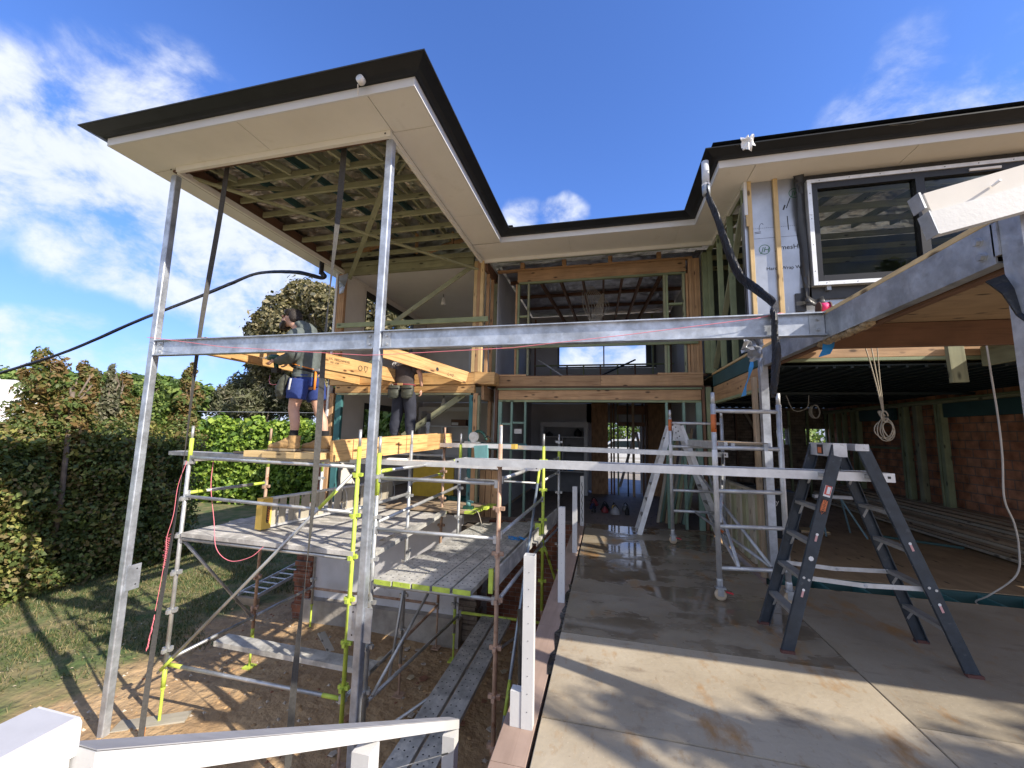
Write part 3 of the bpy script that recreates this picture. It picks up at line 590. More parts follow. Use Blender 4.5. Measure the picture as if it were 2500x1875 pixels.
tl.box(-6.10, -2.63, 4.10, 4.15, 5.42, 5.4995).box(-2.68, -2.632, 4.152, 8.02, 5.42, 5.4995).box(-6.148, -6.10, 4.152, 8.02, 5.42, 5.4995).box(-2.630, 2.03, 7.975, 8.02, 5.43, 5.4995).box(1.985, 2.03, 6.15, 7.973, 5.43, 5.4995)
tl.build('soffit_trim', M_SOFFIT, roof)
hole = MB(); hole.lathe((-6.19, 4.098, 5.46), [(.012, 0), (.012, -.003)], 10, 'y').lathe((-2.70, 4.098, 5.46), [(.012, 0), (.012, -.003)], 10, 'y'); hole.build('bolt_hole', M_INK, roof)
# --- ceiling frame of the balcony
tbox('eave_beam', -6.245, -6.15, 4.16, 8.0, 5.47, 5.72, M_DARKW, H); tbox('eave_beam', -6.14, -2.69, 4.16, 4.25, 5.48, 5.70, M_DARKW, H); tbox('eave_beam', -2.625, -2.55, 4.16, 8.0, 5.515, 5.72, M_DARKW, H)
for y in (4.73, 5.16, 5.62, 6.09, 6.59, 7.01, 7.45, 7.86): tbox('ceiling_joist', -6.10, -2.70, y-.022, y+.022, 5.55, 5.645, M_PINE, H)
for x in (-5.75, -5.25, -4.75, -4.25, -3.72, -3.18): timber('ceiling_joist', (x, 4.26, 5.57), (x+.06, 4.70, 5.62), .045, .09, M_PINE, H)
for i in range(7):
    x = -5.6+i*.45; timber('rafter', (x, 4.3, 5.80), (x, 7.9, 6.26 if 1 < i < 5 else 5.98), .045, .12, M_PINE if i % 2 else M_TEAL, H)
for (a, b) in (((-5.9, 4.8, 5.62), (-4.6, 6.4, 6.3)), ((-2.8, 4.8, 5.62), (-4.0, 6.3, 6.3)), ((-4.9, 5.2, 5.68), (-4.2, 5.2, 6.2)), ((-3.3, 5.7, 5.68), (-3.9, 5.7, 6.1)), ((-5.3, 6.2, 5.68), (-4.7, 6.2, 6.1)), ((-3.3, 6.7, 5.68), (-3.9, 6.7, 6.1)), ((-4.7, 7.1, 5.68), (-4.7, 7.1, 6.2)), ((-3.7, 7.1, 5.68), (-3.7, 7.1, 6.2))):
    timber('roof_strut', a, b, .035, .07, M_PINE, H)
for (a, b) in (((-5.2, 7.6, 5.66), (-5.2, 7.6, 6.0)), ((-4.1, 7.7, 5.66), (-4.1, 7.7, 6.1)), ((-3.2, 7.6, 5.66), (-3.2, 7.6, 6.0)), ((-3.9, 7.8, 5.7), (-2.9, 7.8, 5.95)), ((-4.6, 7.6, 5.95), (-5.8, 7.6, 5.68))): timber('roof_strut', a, b, .04, .09, M_STUD, H)
timber('diagonal_brace', (-6.17, 4.32, 5.50), (-2.72, 8.0, 5.28), .07, .035, M_PINE, H)
timber('diagonal_brace', (-2.80, 4.55, 5.525), (-5.90, 7.90, 5.27), .09, .035, M_PINE, H, up=(0, .3, 1))
# --- steel frame
def steel_post(x0, x1, y0, y1, z0, z1, base=True):
    p = MB(); r_ = .012; c = [(x0+r_, y0), (x1-r_, y0), (x1-.004, y0+.004), (x1, y0+r_), (x1, y1-r_), (x1-r_, y1), (x0+r_, y1), (x0, y1-r_), (x0, y0+r_), (x0+.004, y0+.004)]
    o = p.prism([(a, b, z0) for a, b in c], (0, 0, z1-z0)).build('steel_post', M_GALV, H)
    if base: MB().box(x0-.1, x1+.1, y0-.1, y1+.1, z0-.012, z0+.004).build('base_plate', M_GALV, o)
    return o
P1 = steel_post(-6.27, -6.175, 4.16, 4.255, -2.19, 5.42); P2 = steel_post(-2.722, -2.627, 4.16, 4.255, -2.19, 5.42)
for o, x in ((P1, -6.175), (P2, -2.722)):
    c = MB(); s_ = 1 if o is P1 else -1
    c.box(-6.172, -6.164, 4.20, 4.36, -.44, -.12) if o is P1 else c.box(-2.82, -2.724, 4.185, 4.193, -.58, -.22)
    if o is P2: c.box(-2.625, -2.53, 4.185, 4.193, -.58, -.22)
    cc = c.build('cleat', M_GALV, o)
    bh = MB(); xx = x+s_*.045
    for zz in ((-.38, -.18) if o is P1 else (-.52, -.28)): bh.lathe((-6.163, 4.31, zz), [(.01, 0), (.01, .002)], 10, 'x') if o is P1 else bh.lathe((xx, 4.184, zz), [(.009, 0), (.009, -.002)], 10, 'y')
    bh.build('bolt_hole', M_INK, cc)
def ibeam_x(x0, x1, yc, z0, z1, fl=.10, tf=.011, tw=.008):
    b = MB(); a = fl/2; b.prism([(x0, yc-a, z0), (x0, yc+a, z0), (x0, yc+a, z0+tf), (x0, yc+tw/2, z0+tf), (x0, yc+tw/2, z1-tf), (x0, yc+a, z1-tf), (x0, yc+a, z1), (x0, yc-a, z1), (x0, yc-a, z1-tf), (x0, yc-tw/2, z1-tf), (x0, yc-tw/2, z0+tf), (x0, yc-a, z0+tf)], (x1-x0, 0, 0))
    return b.build('steel_beam', M_GALV, H)
ZB0, ZB1 = 2.705, 2.925
B1 = ibeam_x(-6.168, -2.73, 4.205, ZB0, ZB1); B2 = ibeam_x(-2.618, 1.985, 4.205, ZB0, ZB1)
def cleat_bolts(parent, x0, x1, y, z0, z1, bz, bx, my=-1):
    c = MB().box(x0, x1, y, y+.008, z0, z1).build('cleat', M_GALVD, parent); k = MB()
    for z in bz: k.lathe((bx, y, z), [(.021, 0), (.021, -.004), (.015, -.005), (.015, -.016), (.001, -.0165)], 6, 'y')
    k.build('bolt', M_GALVD, parent)
for pr, x0, x1, bx in ((B1, -6.168, -6.06, -6.10), (B1, -2.83, -2.732, -2.785), (B2, -2.618, -2.51, -2.56), (B2, 1.86, 1.985, 1.93)):
    cleat_bolts(pr, x0, x1, 4.192, ZB0+.02, ZB1-.02, (ZB0+.06, ZB1-.06), bx)
st_ = MB()
for x in (-1.75, -1.05, -.35, .35): st_.box(x, x+.003, 4.1995, 4.2008, ZB0+.012, ZB1-.012)
st_.build('chalk_mark', M_GALVD, B2)
def channel_y(y0, y1, xw, z0, z1):
    b = MB(); b.prism([(xw, y0, z0), (xw+.075, y0, z0), (xw+.075, y0, z0+.012), (xw+.009, y0, z0+.012), (xw+.009, y0, z1-.012), (xw+.075, y0, z1-.012), (xw+.075, y0, z1), (xw, y0, z1)], (0, y1-y0, 0))
    return b.build('steel_beam', M_GALVD, H)
B3 = channel_y(2.52, 5.92, 1.99, 2.68, 2.905)
k = MB()
for y, z in ((2.60, 2.835), (2.585, 2.745)): k.lathe((1.99, y, z), [(.028, 0), (.028, -.004), (.02, -.005), (.02, -.024), (.001, -.0245)], 6, 'x')
for y, z in ((3.2, 2.72), (3.35, 2.87), (4.6, 2.80), (5.2, 2.83), (5.45, 2.74)): k.lathe((1.99, y, z), [(.007, 0), (.007, -.001)], 8, 'x')
k.build('bolt', M_GALVD, B3)
tbox('top_plate', 1.992, 2.065, 2.35, 5.95, 2.908, 2.945, M_NEWP, H)
P3 = MB().box(2.00, 2.11, 2.385, 2.495, -.003, 2.96).build('steel_post', M_GALVD, H)
MB().prism([(1.99, 2.496, 2.72), (1.99, 2.53, 2.72), (1.99, 2.53, 2.90), (1.99, 2.496, 2.90)], (.05, 0, 0)).build('cleat', M_GALVD, P3)
fl = MB(); fl.ribbon([(1.97, 2.50, 2.60), (2.0, 2.46, 2.52), (2.03, 2.44, 2.40), (2.02, 2.37, 2.33)], [V(.05, 0, .02)]*4, .004); fl.build('strap_tail', M_DPC, P3)
P4 = MB().box(1.955, 2.045, 5.745, 5.835, -.002, 2.675).build('steel_post', M_GALV, H)
k = MB(); k.box(1.975, 1.985, 5.72, 5.86, 2.60, 2.80)
for z in (2.65, 2.74): k.lathe((1.975, 5.78, z), [(.014, 0), (.014, -.01), (.001, -.011)], 6, 'x')
k.build('cleat', M_GALVD, P4)
tbox('stud', 1.90, 1.95, 5.85, 5.94, 0, 2.55, M_OLDB, H)
# --- first floor edge: right wing
tbox('floor_beam', 2.07, 8.8, 5.925, 5.985, 2.80, 3.10, M_LVLD, H); tbox('top_plate', 2.07, 8.8, 5.92, 5.99, 3.104, 3.14, M_PINE, H); tbox('bottom_plate', 2.07, 8.8, 5.92, 5.99, 2.755, 2.796, M_PINEG, H)
tbox('floor_beam', 2.005, 2.06, 5.96, 8.34, 2.71, 2.93, M_TEAL, H); tbox('top_plate', 1.99, 2.07, 5.96, 8.34, 2.934, 2.97, M_NEWP, H)
tbox('floor_beam', 2.01, 2.06, 5.96, 8.34, 2.42, 2.70, M_LVLD, H); tbox('bottom_plate', 2.0, 2.07, 5.96, 8.34, 2.375, 2.416, M_PINEG, H)
# first floor sheet of the front right wing (a stair gap is left open in it)
fs_ = MB().box(2.07, 9, 2.30, 4.63, 2.905, 2.93).box(4.05, 9, 4.634, 5.90, 2.905, 2.93).box(2.07, 2.75, 4.634, 5.90, 2.905, 2.93).build('upper_floor', M_PLY, H)
tbox('floor_joist', 2.08, 2.125, 2.5, 5.9, 2.66, 2.90, M_DARKW, H)
tbox('floor_joist', 2.13, 8.9, 4.585, 4.63, 2.66, 2.90, M_DARKW, H); tbox('floor_joist', 2.13, 8.9, 2.31, 2.36, 2.63, 2.90, M_LVLD, H)
for x in (4.4, 4.85, 5.3, 5.75): tbox('floor_joist', x, x+.045, 4.64, 5.9, 2.66, 2.90, M_PINE, H)
timber('hanging_offcut', (3.49, 4.95, 2.35), (3.47, 4.95, 2.95), .14, .045, M_PINE, H, up=(0, 1, 0))
ins_ = MB(); r5 = random.Random(2)
for i in range(26):
    y = 3.05+i*.03; c = V(2.02+.03*r5.random(), y+.6, 2.655+.02*r5.random())
    ins_.lathe(c, [(.004, -.03), (.03+.015*r5.random(), -.01), (.028, .015), (.004, .03)], 7)
ins_.build('insulation_strip', M_INSUL, H, smooth=True)
# --- upper right wing: wrapped wall and window
MB().box(2.005, 2.74, 6.16, 6.20, 3.15, 5.499).box(2.74, 8.9, 6.16, 6.20, 3.15, 3.80).box(6.1, 8.9, 6.16, 6.20, 3.81, 5.499).build('wall_wrap', M_WRAP, H)
MB().box(1.985, 2.004, 6.14, 6.28, 3.15, 5.2).build('wall_wrap', M_WRAP, H)
for x0, x1, z0 in ((2.035, 2.09, 3.0), (2.375, 2.435, 3.0), (2.80, 2.86, 3.0)): tbox('batten', x0, x1, 6.115, 6.157, z0, 5.499 if x0 < 2.7 else 3.44, M_NEWP, H)
MB().box(1.99, 2.03, 6.11, 6.157, 4.98, 5.499).build('corner_trim', M_FASCIA, H); tbox('packer', 2.0, 2.034, 6.10, 6.113, 4.80, 4.97, M_NEWP, H)
def ring(b, c, r, wd, yy, n=26):
    for k_ in range(n):
        a0, a1 = k_/n*2*math.pi, (k_+1)/n*2*math.pi
        q = [(c[0]+rr*math.cos(a), yy, c[1]+rr*math.sin(a)) for rr, a in ((r-wd, a0), (r, a0), (r, a1), (r-wd, a1))]
        b.prism(q, (0, -.001, 0))
lg = MB(); ring(lg, (2.235, 4.45), .074, .009, 6.159); ring(lg, (2.66, 5.27), .074, .009, 6.159); lg.build('wrap_logo', M_INKG, H)
for x, z in ((2.187, 4.412), (2.615, 5.232)): text('wrap_lettering', 'JH', .108, (x, 6.1585, z), (1, 0, 0), (0, 0, 1), M_INKG, H, shear=.25)
text('wrap_lettering', 'JamesHardie', .098, (2.372, 6.1585, 4.43), (1, 0, 0), (0, 0, 1), M_INK, H)
text('wrap_lettering', 'HardieWrap Weather', .068, (2.245, 6.1585, 4.135), (1, 0, 0), (0, 0, 1), M_INK, H)
mk_ = MB()
for i in range(26): mk_.box(2.10+i*.024, 2.114+i*.024, 6.158, 6.1595, 4.775, 4.779)
mk_.box(2.10, 2.72, 6.158, 6.1595, 4.62, 4.623)
mk_.bar((2.505, 6.159, 5.03), (2.53, 6.159, 5.10), .004, .02).bar((2.545, 6.159, 5.05), (2.60, 6.159, 5.20), .004, .012).bar((2.55, 6.159, 4.93), (2.556, 6.159, 4.72), .004, .01)
mk_.bar((2.12, 6.159, 4.72), (2.2, 6.159, 4.725), .004, .006).bar((2.12, 6.159, 4.70), (2.2, 6.159, 4.705), .004, .006)
mk_.tube([(2.215+.035*math.cos(a*.3), 6.159, 4.76+.09*math.sin(a*.3)) for a in range(3, 12)], .003, 5); mk_.build('marker_scribble', M_INK, H)
# black flashing round the window
fb = MB(); fb.box(2.70, 2.775, 6.128, 6.158, 3.66, 5.49).box(2.775, 6.15, 6.128, 6.158, 5.385, 5.49).box(2.66, 6.1, 6.128, 6.158, 3.66, 3.835).box(2.58, 2.70, 6.13, 6.157, 3.50, 3.76)
fb.build('window_flashing', M_FLASH, H)
fr = MB(); pth = [(2.70, 6.10-.03*math.sin(i*.8), 5.55-i*.19) for i in range(11)]
fr.ribbon(pth, [V(.062-.004*i, -.02+.04*math.sin(i*.7), .0) for i in range(11)], .003).ribbon([(2.66+.045*i, 6.07-.02*math.sin(i*1.5), 3.62+.03*math.cos(i)) for i in range(6)], [V(0, .02, .06)]*6, .003)
fr.build('loose_flashing', M_FLASH, H, smooth=True)
win = MB(); X0, X1, Z0, Z1 = 2.77, 6.1, 3.83, 5.375
win.box(X0, X0+.052, 6.035, 6.127, Z0, Z1).box(X1-.052, X1, 6.035, 6.127, Z0, Z1).box(X0+.054, X1-.054, 6.035, 6.127, Z0, Z0+.05).box(X0+.054, X1-.054, 6.035, 6.127, Z1-.05, Z1)
WN = win.build('window', M_ALUW, H)
wf = MB(); a0, a1, b0, b1 = X0+.056, X1-.056, Z0+.054, Z1-.054
wf.box(a0, a0+.07, 6.05, 6.14, b0, b1).box(a1-.07, a1, 6.05, 6.14, b0, b1).box(a0+.072, a1-.072, 6.05, 6.14, b0, b0+.085).box(a0+.072, a1-.072, 6.05, 6.14, b1-.085, b1).box(4.03, 4.13, 6.04, 6.145, b0+.087, b1-.087)
wf.build('frame', M_FRAMEB, WN)
MB().box(a0+.072, 4.028, 6.09, 6.098, b0+.087, b1-.087).box(4.132, a1-.072, 6.09, 6.098, b0+.087, b1-.087).build('pane', M_GLASS, WN)
MB().box(4.62, 4.95, 6.034, 6.05, 5.255, 5.285).build('sticker', M_PAPER, WN)
k = MB()
for i in range(9): k.lathe((X0+.15+i*.36, 6.035, Z1-.025), [(.006, 0), (.006, -.003)], 8, 'y').lathe((X0+.15+i*.36, 6.035, Z0+.025), [(.006, 0), (.006, -.003)], 8, 'y')
for i in range(4): k.lathe((X0+.026, 6.035, Z0+.2+i*.38), [(.006, 0), (.006, -.003)], 8, 'y')
k.build('screw', M_INK, WN)
k = MB().box(2.94, 2.99, 6.08, 6.127, 3.77, 3.828).box(3.62, 3.67, 6.08, 6.127, 3.77, 3.828).build('bracket', M_GALV, WN)
# interior of the upper right room: frames and ceiling timbers
for y in (6.75, 7.25, 7.75, 8.3, 8.9, 9.5): tbox('ceiling_joist', 2.08, 8.9, y-.022, y+.022, 5.50, 5.60, M_PINE, H)
for x in (2.6, 3.2, 3.85, 4.5, 5.2, 5.9): timber('rafter', (x, 6.3, 5.78), (x, 9.6, 6.35), .045, .12, M_PINEG, H)
for x in (2.9, 3.6, 4.3, 5.0): timber('roof_strut', (x, 7.4, 5.62), (x+.5, 8.4, 6.15), .04, .09, M_PINE, H)
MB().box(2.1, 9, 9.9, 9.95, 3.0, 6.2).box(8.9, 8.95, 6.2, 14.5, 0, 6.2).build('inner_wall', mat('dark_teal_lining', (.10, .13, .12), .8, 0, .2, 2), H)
MB().box(2.08, 8.9, 6.21, 14.2, 2.955, 2.99).build('upper_floor', mat('yellow_particleboard', (.46, .36, .20), .7, 0, .15, 3), H)
for y in (6.22, 6.95, 7.6, 8.30): tbox('stud', 1.985, 2.075, y, y+.045, 2.975, 5.45, M_PINEG, H)
tbox('top_plate', 1.985, 2.075, 6.2, 8.36, 5.455, 5.495, M_PINEG, H); timber('diagonal_brace', (2.03, 6.3, 5.2), (2.03, 8.2, 3.05), .035, .09, M_PINE, H, up=(1, 0, 0))
for x, z0, z1 in ((2.35, 2.99, 5.5), (2.8, 2.99, 5.5), (3.3, 2.99, 5.5)): tbox('stud', x, x+.045, 9.75, 9.84, z0, z1, M_PINEG, H)
# --- left wing upper room
tbox('header', -6.22, -2.84, 7.97, 8.06, 5.43, 5.70, M_PINE, H)
tbox('bottom_plate', -6.0, -2.84, 7.97, 8.06, 5.39, 5.426, M_PINE, H)
for i in range(4): tbox('stud', -6.24+i*.047, -6.196+i*.047, 7.955, 8.045, 3.005, 5.43, M_STUD, H)
tbox('stud', -6.30, -6.245, 7.93, 8.06, 0.1, 5.45, M_FASCIA, H)
for i in range(3): tbox('stud', -2.815+i*.075, -2.743+i*.075, 7.955, 8.05, 3.005, 5.47, (M_NEWP, M_STUD, M_NEWP)[i], H)
for y in (8.25, 8.6): tbox('stud', -2.62, -2.55, y, y+.045, 3.005, 5.45, M_STUD, H)
tbox('eave_beam', -2.61, -2.54, 8.06, 9.3, 5.28, 5.50, M_DARKW, H)
tbox('stud', -2.62, -2.53, 8.85, 8.95, 3.0, 5.28, M_PINE, H); tbox('stud', -2.62, -2.53, 8.98, 9.03, 3.0, 5.28, M_STUD, H)
timber('diagonal_brace', (-2.87, 8.02, 5.40), (-4.85, 8.02, 4.12), .035, .10, M_PINE, H, up=(0, 0, 1)); timber('diagonal_brace', (-4.55, 8.02, 3.6), (-6.0, 8.02, 2.9), .035, .10, M_PINEG, H)
tbox('guard_rail', -6.17, -2.46, 7.91, 7.953, 4.09, 4.20, M_PINEG, H)
rag = MB(); rag.ribbon([(-6.11, 7.945, 5.40), (-6.10, 7.93, 5.25), (-6.12, 7.94, 5.1), (-6.13, 7.935, 4.93)], [V(.12, 0, .03), V(.1, .02, 0), V(.09, -.01, 0), V(.05, .01, .02)], .002); rag.build('wrap_scrap', M_WRAP, H)
sc_ = MB(); ring(sc_, (-6.15, 5.12), .055, .007, 7.912); sc_.build('wrap_logo', M_INK, H); text('wrap_lettering', 'Ja', .085, (-6.07, 7.91, 5.09), (1, 0, 0), (0, 0, 1), M_INK, H)
# room shells (left wing): side walls with a window opening on each floor, back wall, ceilings and floors
def wall_x(x0, x1, y0, y1, z0, z1, wy0, wy1, wz0, wz1, m, name='wall'):
    return MB().box(x0, x1, y0, wy0, z0, z1).box(x0, x1, wy1, y1, z0, z1).box(x0, x1, wy0, wy1, z0, wz0).box(x0, x1, wy0, wy1, wz1, z1).build(name, m, H)
wall_x(-6.19, -6.15, 8.07, 12.6, 3.0, 5.6, 8.93, 11.6, 3.9, 5.36, M_PLASTER); wall_x(-6.19, -6.15, 8.07, 12.6, .1, 2.7, 9.15, 11.6, 1.15, 2.42, M_PLASTER)
for z0, z1, y0 in ((3.9, 5.36, 8.93), (1.15, 2.42, 9.15)):
    w = MB().box(-6.21, -6.13, y0, y0+.05, z0, z1).box(-6.21, -6.13, 11.55, 11.6, z0, z1).box(-6.21, -6.13, y0+.05, 11.55, z0, z0+.06).box(-6.21, -6.13, y0+.05, 11.55, z1-.16, z1).build('window', M_FRAMEB, H)
    MB().box(-6.125, -6.12, y0-.05, y0, z0, z1).box(-6.125, -6.12, y0-.05, 11.6, z1+.005, z1+.06).build('architrave', M_PLASTER, w)
MB().box(-6.15, -2.5, 12.6, 12.65, .1, 2.7).box(-6.15, -2.5, 12.6, 12.65, 3.0, 5.6).box(-2.52, -2.48, 9.1, 12.6, 3.0, 5.6).box(-2.52, -2.48, 9.1, 12.6, 0, 2.7).build('wall', M_PLASTER, H)
MB().box(-6.14, -2.53, 8.08, 12.59, 5.53, 5.55).build('ceiling', mat('ceiling_white', (.66, .66, .65), .85, 0, .03, 2), H); MB().box(-6.14, -2.53, 8.3, 12.59, 2.70, 2.72).build('ceiling', MATS['ceiling_white'], H)
MB().box(-6.14, -2.53, 8.07, 12.59, 2.94, 2.995).build('upper_floor', M_PLY, H); MB().box(-6.14, -2.53, 8.07, 12.59, .04, .10).build('ground_floor', wood('room_floor', (.20, .155, .11), (.14, .105, .075), .6, True, 9, .5), H)
def pendant(x, y, z):
    p = MB().tube([(x, y, z), (x, y, z-.09)], .012, 8).build('pendant_lamp', M_BLACK, H); MB().lathe((x, y, z-.30), [(.075, 0), (.07, .03), (.05, .12), (.025, .2), (.022, .21)], 16).build('shade', M_PAPER, p, smooth=True)
pendant(-4.42, 10.0, 5.53); pendant(-4.28, 10.0, 2.70); pendant(-3.2, 9.4, 2.70)
# --- left wing lower frame
tbox('floor_beam', -6.28, -2.62, 7.93, 8.05, 2.735, 2.985, M_LVL, H); tbox('floor_beam', -6.1, -2.72, 7.95, 8.05, 2.56, 2.728, M_LVL, H); tbox('bottom_plate', -6.05, -2.8, 7.955, 8.05, 2.515, 2.556, M_PINE, H)
tbox('floor_beam', -2.72, -2.28, 7.925, 8.3, 2.735, 2.99, M_LVL, H); tbox('floor_beam', -2.60, -2.54, 8.06, 9.2, 2.42, 2.73, M_STUD, H)
for i in range(3): tbox('stud', -6.29+i*.05, -6.243+i*.05, 7.96, 8.05, .1, 2.55, M_STUD, H)
MB().box(-6.42, -6.30, 7.97, 8.3, -.2, 2.7).build('brick_pier', M_BRICK, H)
tbox('stud', -6.08, -5.93, 7.96, 8.05, .1, 2.51, M_BLUEP, H); tbox('stud', -2.83, -2.745, 7.96, 8.05, .1, 2.51, M_BLUEP, H); tbox('stud', -2.742, -2.65, 7.955, 8.05, .1, 2.55, M_STUD, H)
tbox('stud', -2.645, -2.60, 7.96, 8.05, .1, 2.5, M_PINE, H)
for y in (8.55, 8.62): tbox('stud', -2.60, -2.53, y, y+.05, 0, 2.42, M_STUD, H)
for x in (-2.59, -2.46, -2.33): tbox('infill_board', x, x+.12, 8.10, 8.14, .0, .95, M_STUD, H)
timber('diagonal_brace', (-3.0, 8.09, 2.54), (-4.9, 8.09, 1.27), .035, .13, M_PINE, H); timber('guard_rail', (-2.62, 8.06, 1.45), (-1.6, 8.1, 1.45), .04, .14, M_BLUEP, H)
# built-in shelves at the back of the lower room
bs = MB().box(-6.1, -4.2, 12.2, 12.25, 2.38, 2.52).box(-6.1, -6.0, 12.2, 12.58, .1, 2.38).box(-4.3, -4.2, 12.2, 12.58, .1, 2.38).box(-6.0, -4.3, 12.2, 12.58, 1.87, 1.91).box(-6.0, -4.3, 12.2, 12.58, 1.42, 1.45).box(-5.25, -5.22, 12.2, 12.58, 1.45, 1.87).box(-6.0, -4.3, 12.2, 12.58, .9, .93).build('wall_shelves', M_FASCIA, H)
bk = MB().box(-4.35, -2.6, 12.3, 12.55, 3.0, 5.0).box(-4.4, -4.3, 12.2, 12.3, 3.0, 5.1).build('upper_cupboard', M_FASCIA, H)
# --- middle recess, upper floor
tbox('header', -1.97, 1.62, 8.55, 8.62, 5.16, 5.42, M_LVLD, H); tbox('top_plate', -2.45, 1.75, 8.54, 8.64, 5.425, 5.47, M_STUD, H); tbox('bottom_plate', -1.93, 1.62, 8.55, 8.63, 5.115, 5.156, M_PINEG, H)
for x, mm in ((-2.01, M_STUD), (-1.96, M_PINEG), (-1.73, M_PINE), (1.17, M_PINE), (1.22, M_PINEG), (1.55, M_PINE), (1.61, M_STUD)): tbox('stud', x, x+.045, 8.55, 8.64, 3.005, 5.11, mm, H)
for x0, x1, zz in ((-1.91, -1.735, 4.33), (1.27, 1.545, 4.45), (-1.91, -1.735, 3.8), (1.27, 1.545, 3.72)): tbox('nogging', x0, x1, 8.56, 8.63, zz, zz+.045, M_PINEG, H)
for i in range(4): tbox('stud', 1.665+i*.055, 1.717+i*.055, 8.53, 8.62, 3.005, 5.42, M_STUD, H)
tbox('stud', 1.90, 2.03, 8.36, 8.47, 2.98, 5.45, M_PINEG, H)
tbox('guard_rail', -2.28, 1.80, 8.48, 8.52, 3.60, 3.71, M_PINEG, H)
for x in (-1.9, -.95, .05, 1.05): tbox('purlin_block', x, x+.09, 8.5, 8.6, 5.47, 5.60, M_STUD, H)
for y, z in ((8.4, 5.62), (8.3, 5.56)): tbox('purlin', -2.4, 1.9, y, y+.05, z, z+.07, M_STUD if y > 8.35 else M_PINEG, H)
for x in (-1.6, -1.1, -.55, -.05, .4, .85, 1.3): timber('rafter', (x, 8.7, 5.45), (x*.75-.05, 12.9, 5.25), .05, .13, M_DARKW, H)
MB().box(-2.4, 2.0, 8.7, 12.9, 5.62, 5.64).build('sarking', M_FOILS, H)
for y in (9.6, 10.7, 11.8): tbox('purlin', -2.4, 1.9, y, y+.07, 5.53, 5.61, M_DARKW, H)
MB().box(-2.47, -2.45, 8.66, 12.9, 3.0, 5.6).box(1.95, 1.98, 8.66, 12.9, 3.0, 5.6).box(-2.46, -1.55, 12.9, 12.95, 3, 5.6).box(1.5, 1.95, 12.9, 12.95, 3, 5.6).box(-1.55, 1.5, 12.9, 12.95, 4.85, 5.6).box(-1.55, 1.5, 12.9, 12.95, 3.0, 3.84).build('wall', M_PLASTERG, H)
W2 = MB().box(-1.55, -1.50, 12.8, 12.89, 3.84, 4.85).box(1.20, 1.5, 12.8, 12.89, 3.84, 4.85).box(-1.5, 1.20, 12.8, 12.89, 3.84, 3.89).box(-1.5, 1.20, 12.8, 12.89, 4.80, 4.85).box(-.1, -.06, 12.8, 12.89, 3.89, 4.80).build('window', M_FRAMEB, H)
MB().box(-2.4, 1.95, 8.5, 12.9, 2.94, 2.99).build('upper_floor', M_DARKW, H)
for i in range(9): tbox('stud', -2.2+i*.5, -2.155+i*.5, 12.1, 12.18, 3.0, 3.80 if 0 < i < 7 else 5.3, M_PINEG if i % 2 else M_DARKW, H)
tbox('nogging', -2.2, 1.9, 12.1, 12.18, 3.80, 3.84, M_PINEG, H); tbox('nogging', -2.2, 1.9, 12.1, 12.18, 3.15, 3.22, M_DARKW, H)
timber('prop', (.75, 11.0, 3.75), (-.4, 9.6, 3.0), .04, .04, M_BLACK, H); timber('prop', (-1.6, 9.4, 3.5), (-.9, 9.0, 3.0), .03, .03, M_GALVD, H)
# --- middle recess, lower floor
tbox('floor_beam', -2.36, -.12, 8.36, 8.42, 2.735, 2.955, M_LVLD, H); tbox('floor_beam', -.115, 1.84, 8.36, 8.42, 2.735, 2.955, M_LVLD, H); tbox('floor_beam', -2.31, 1.80, 8.40, 8.46, 2.45, 2.655, M_LVLD, H)
tbox('top_plate', -2.36, 1.84, 8.37, 8.46, 2.66, 2.70, M_PINEG, H); tbox('bottom_plate', -2.31, 1.80, 8.39, 8.47, 2.40, 2.444, M_PINEG, H); tbox('sole_plate', -2.36, 1.84, 8.36, 8.46, 2.703, 2.73, M_DARKW, H)
tbox('bottom_plate', -2.36, -1.7, 8.35, 8.44, 2.957, 2.997, M_STUD, H); tbox('bottom_plate', 1.0, 1.84, 8.35, 8.44, 2.957, 2.997, M_STUD, H)
for x, mm, w in ((-2.31, M_MINT, .08), (-2.03, M_MINT, .045), (-1.73, M_MINT, .045), (1.135, M_MINT, .045), (1.45, M_MINT, .05), (1.70, M_MINT, .10)): tbox('stud', x, x+w, 8.39, 8.47, -.02, 2.40, mm, H)
tbox('stud', 1.81, 1.86, 8.37, 8.46, 0, 2.73, M_DARKW, H); tbox('stud', -2.38, -2.325, 8.37, 8.46, 0, 2.73, M_DARKW, H); tbox('stud', 1.88, 1.98, 8.36, 8.46, 0, 2.7, M_PINEG, H)
for x0, x1, zz in ((-2.22, -2.03, 1.9), (-1.98, -1.735, 1.93), (1.19, 1.44, 1.65), (1.51, 1.69, 1.65)): tbox('nogging', x0, x1, 8.40, 8.46, zz, zz+.045, M_MINT, H)
k = MB().box(-1.93, -1.77, 8.36, 8.40, 1.72, 1.82).build('power_points', M_CABLEW, H)
MB().box(-2.44, -2.40, 8.5, 12.9, 0, 2.7).box(-2.4, -.47, 12.85, 12.9, 0, 2.7).box(.98, 2.0, 12.85, 12.9, 0, 2.7).box(-.62, .98, 12.85, 12.9, 2.1, 2.7).build('wall', M_PLASTERG, H)
MB().box(-2.4, 2.0, 8.48, 12.84, 2.70, 2.74).build('ceiling', M_DARKW, H)
MB().box(-.46, .03, 12.5, 12.62, -.03, 2.69).build('chipboard_panel', M_CHIP, H)
for x in (.10, .18, .30, 1.02, 1.12): tbox('stud', x, x+.05, 12.55, 12.64, -.03, 2.69, M_DARKW if x != .30 else M_PINEG, H)
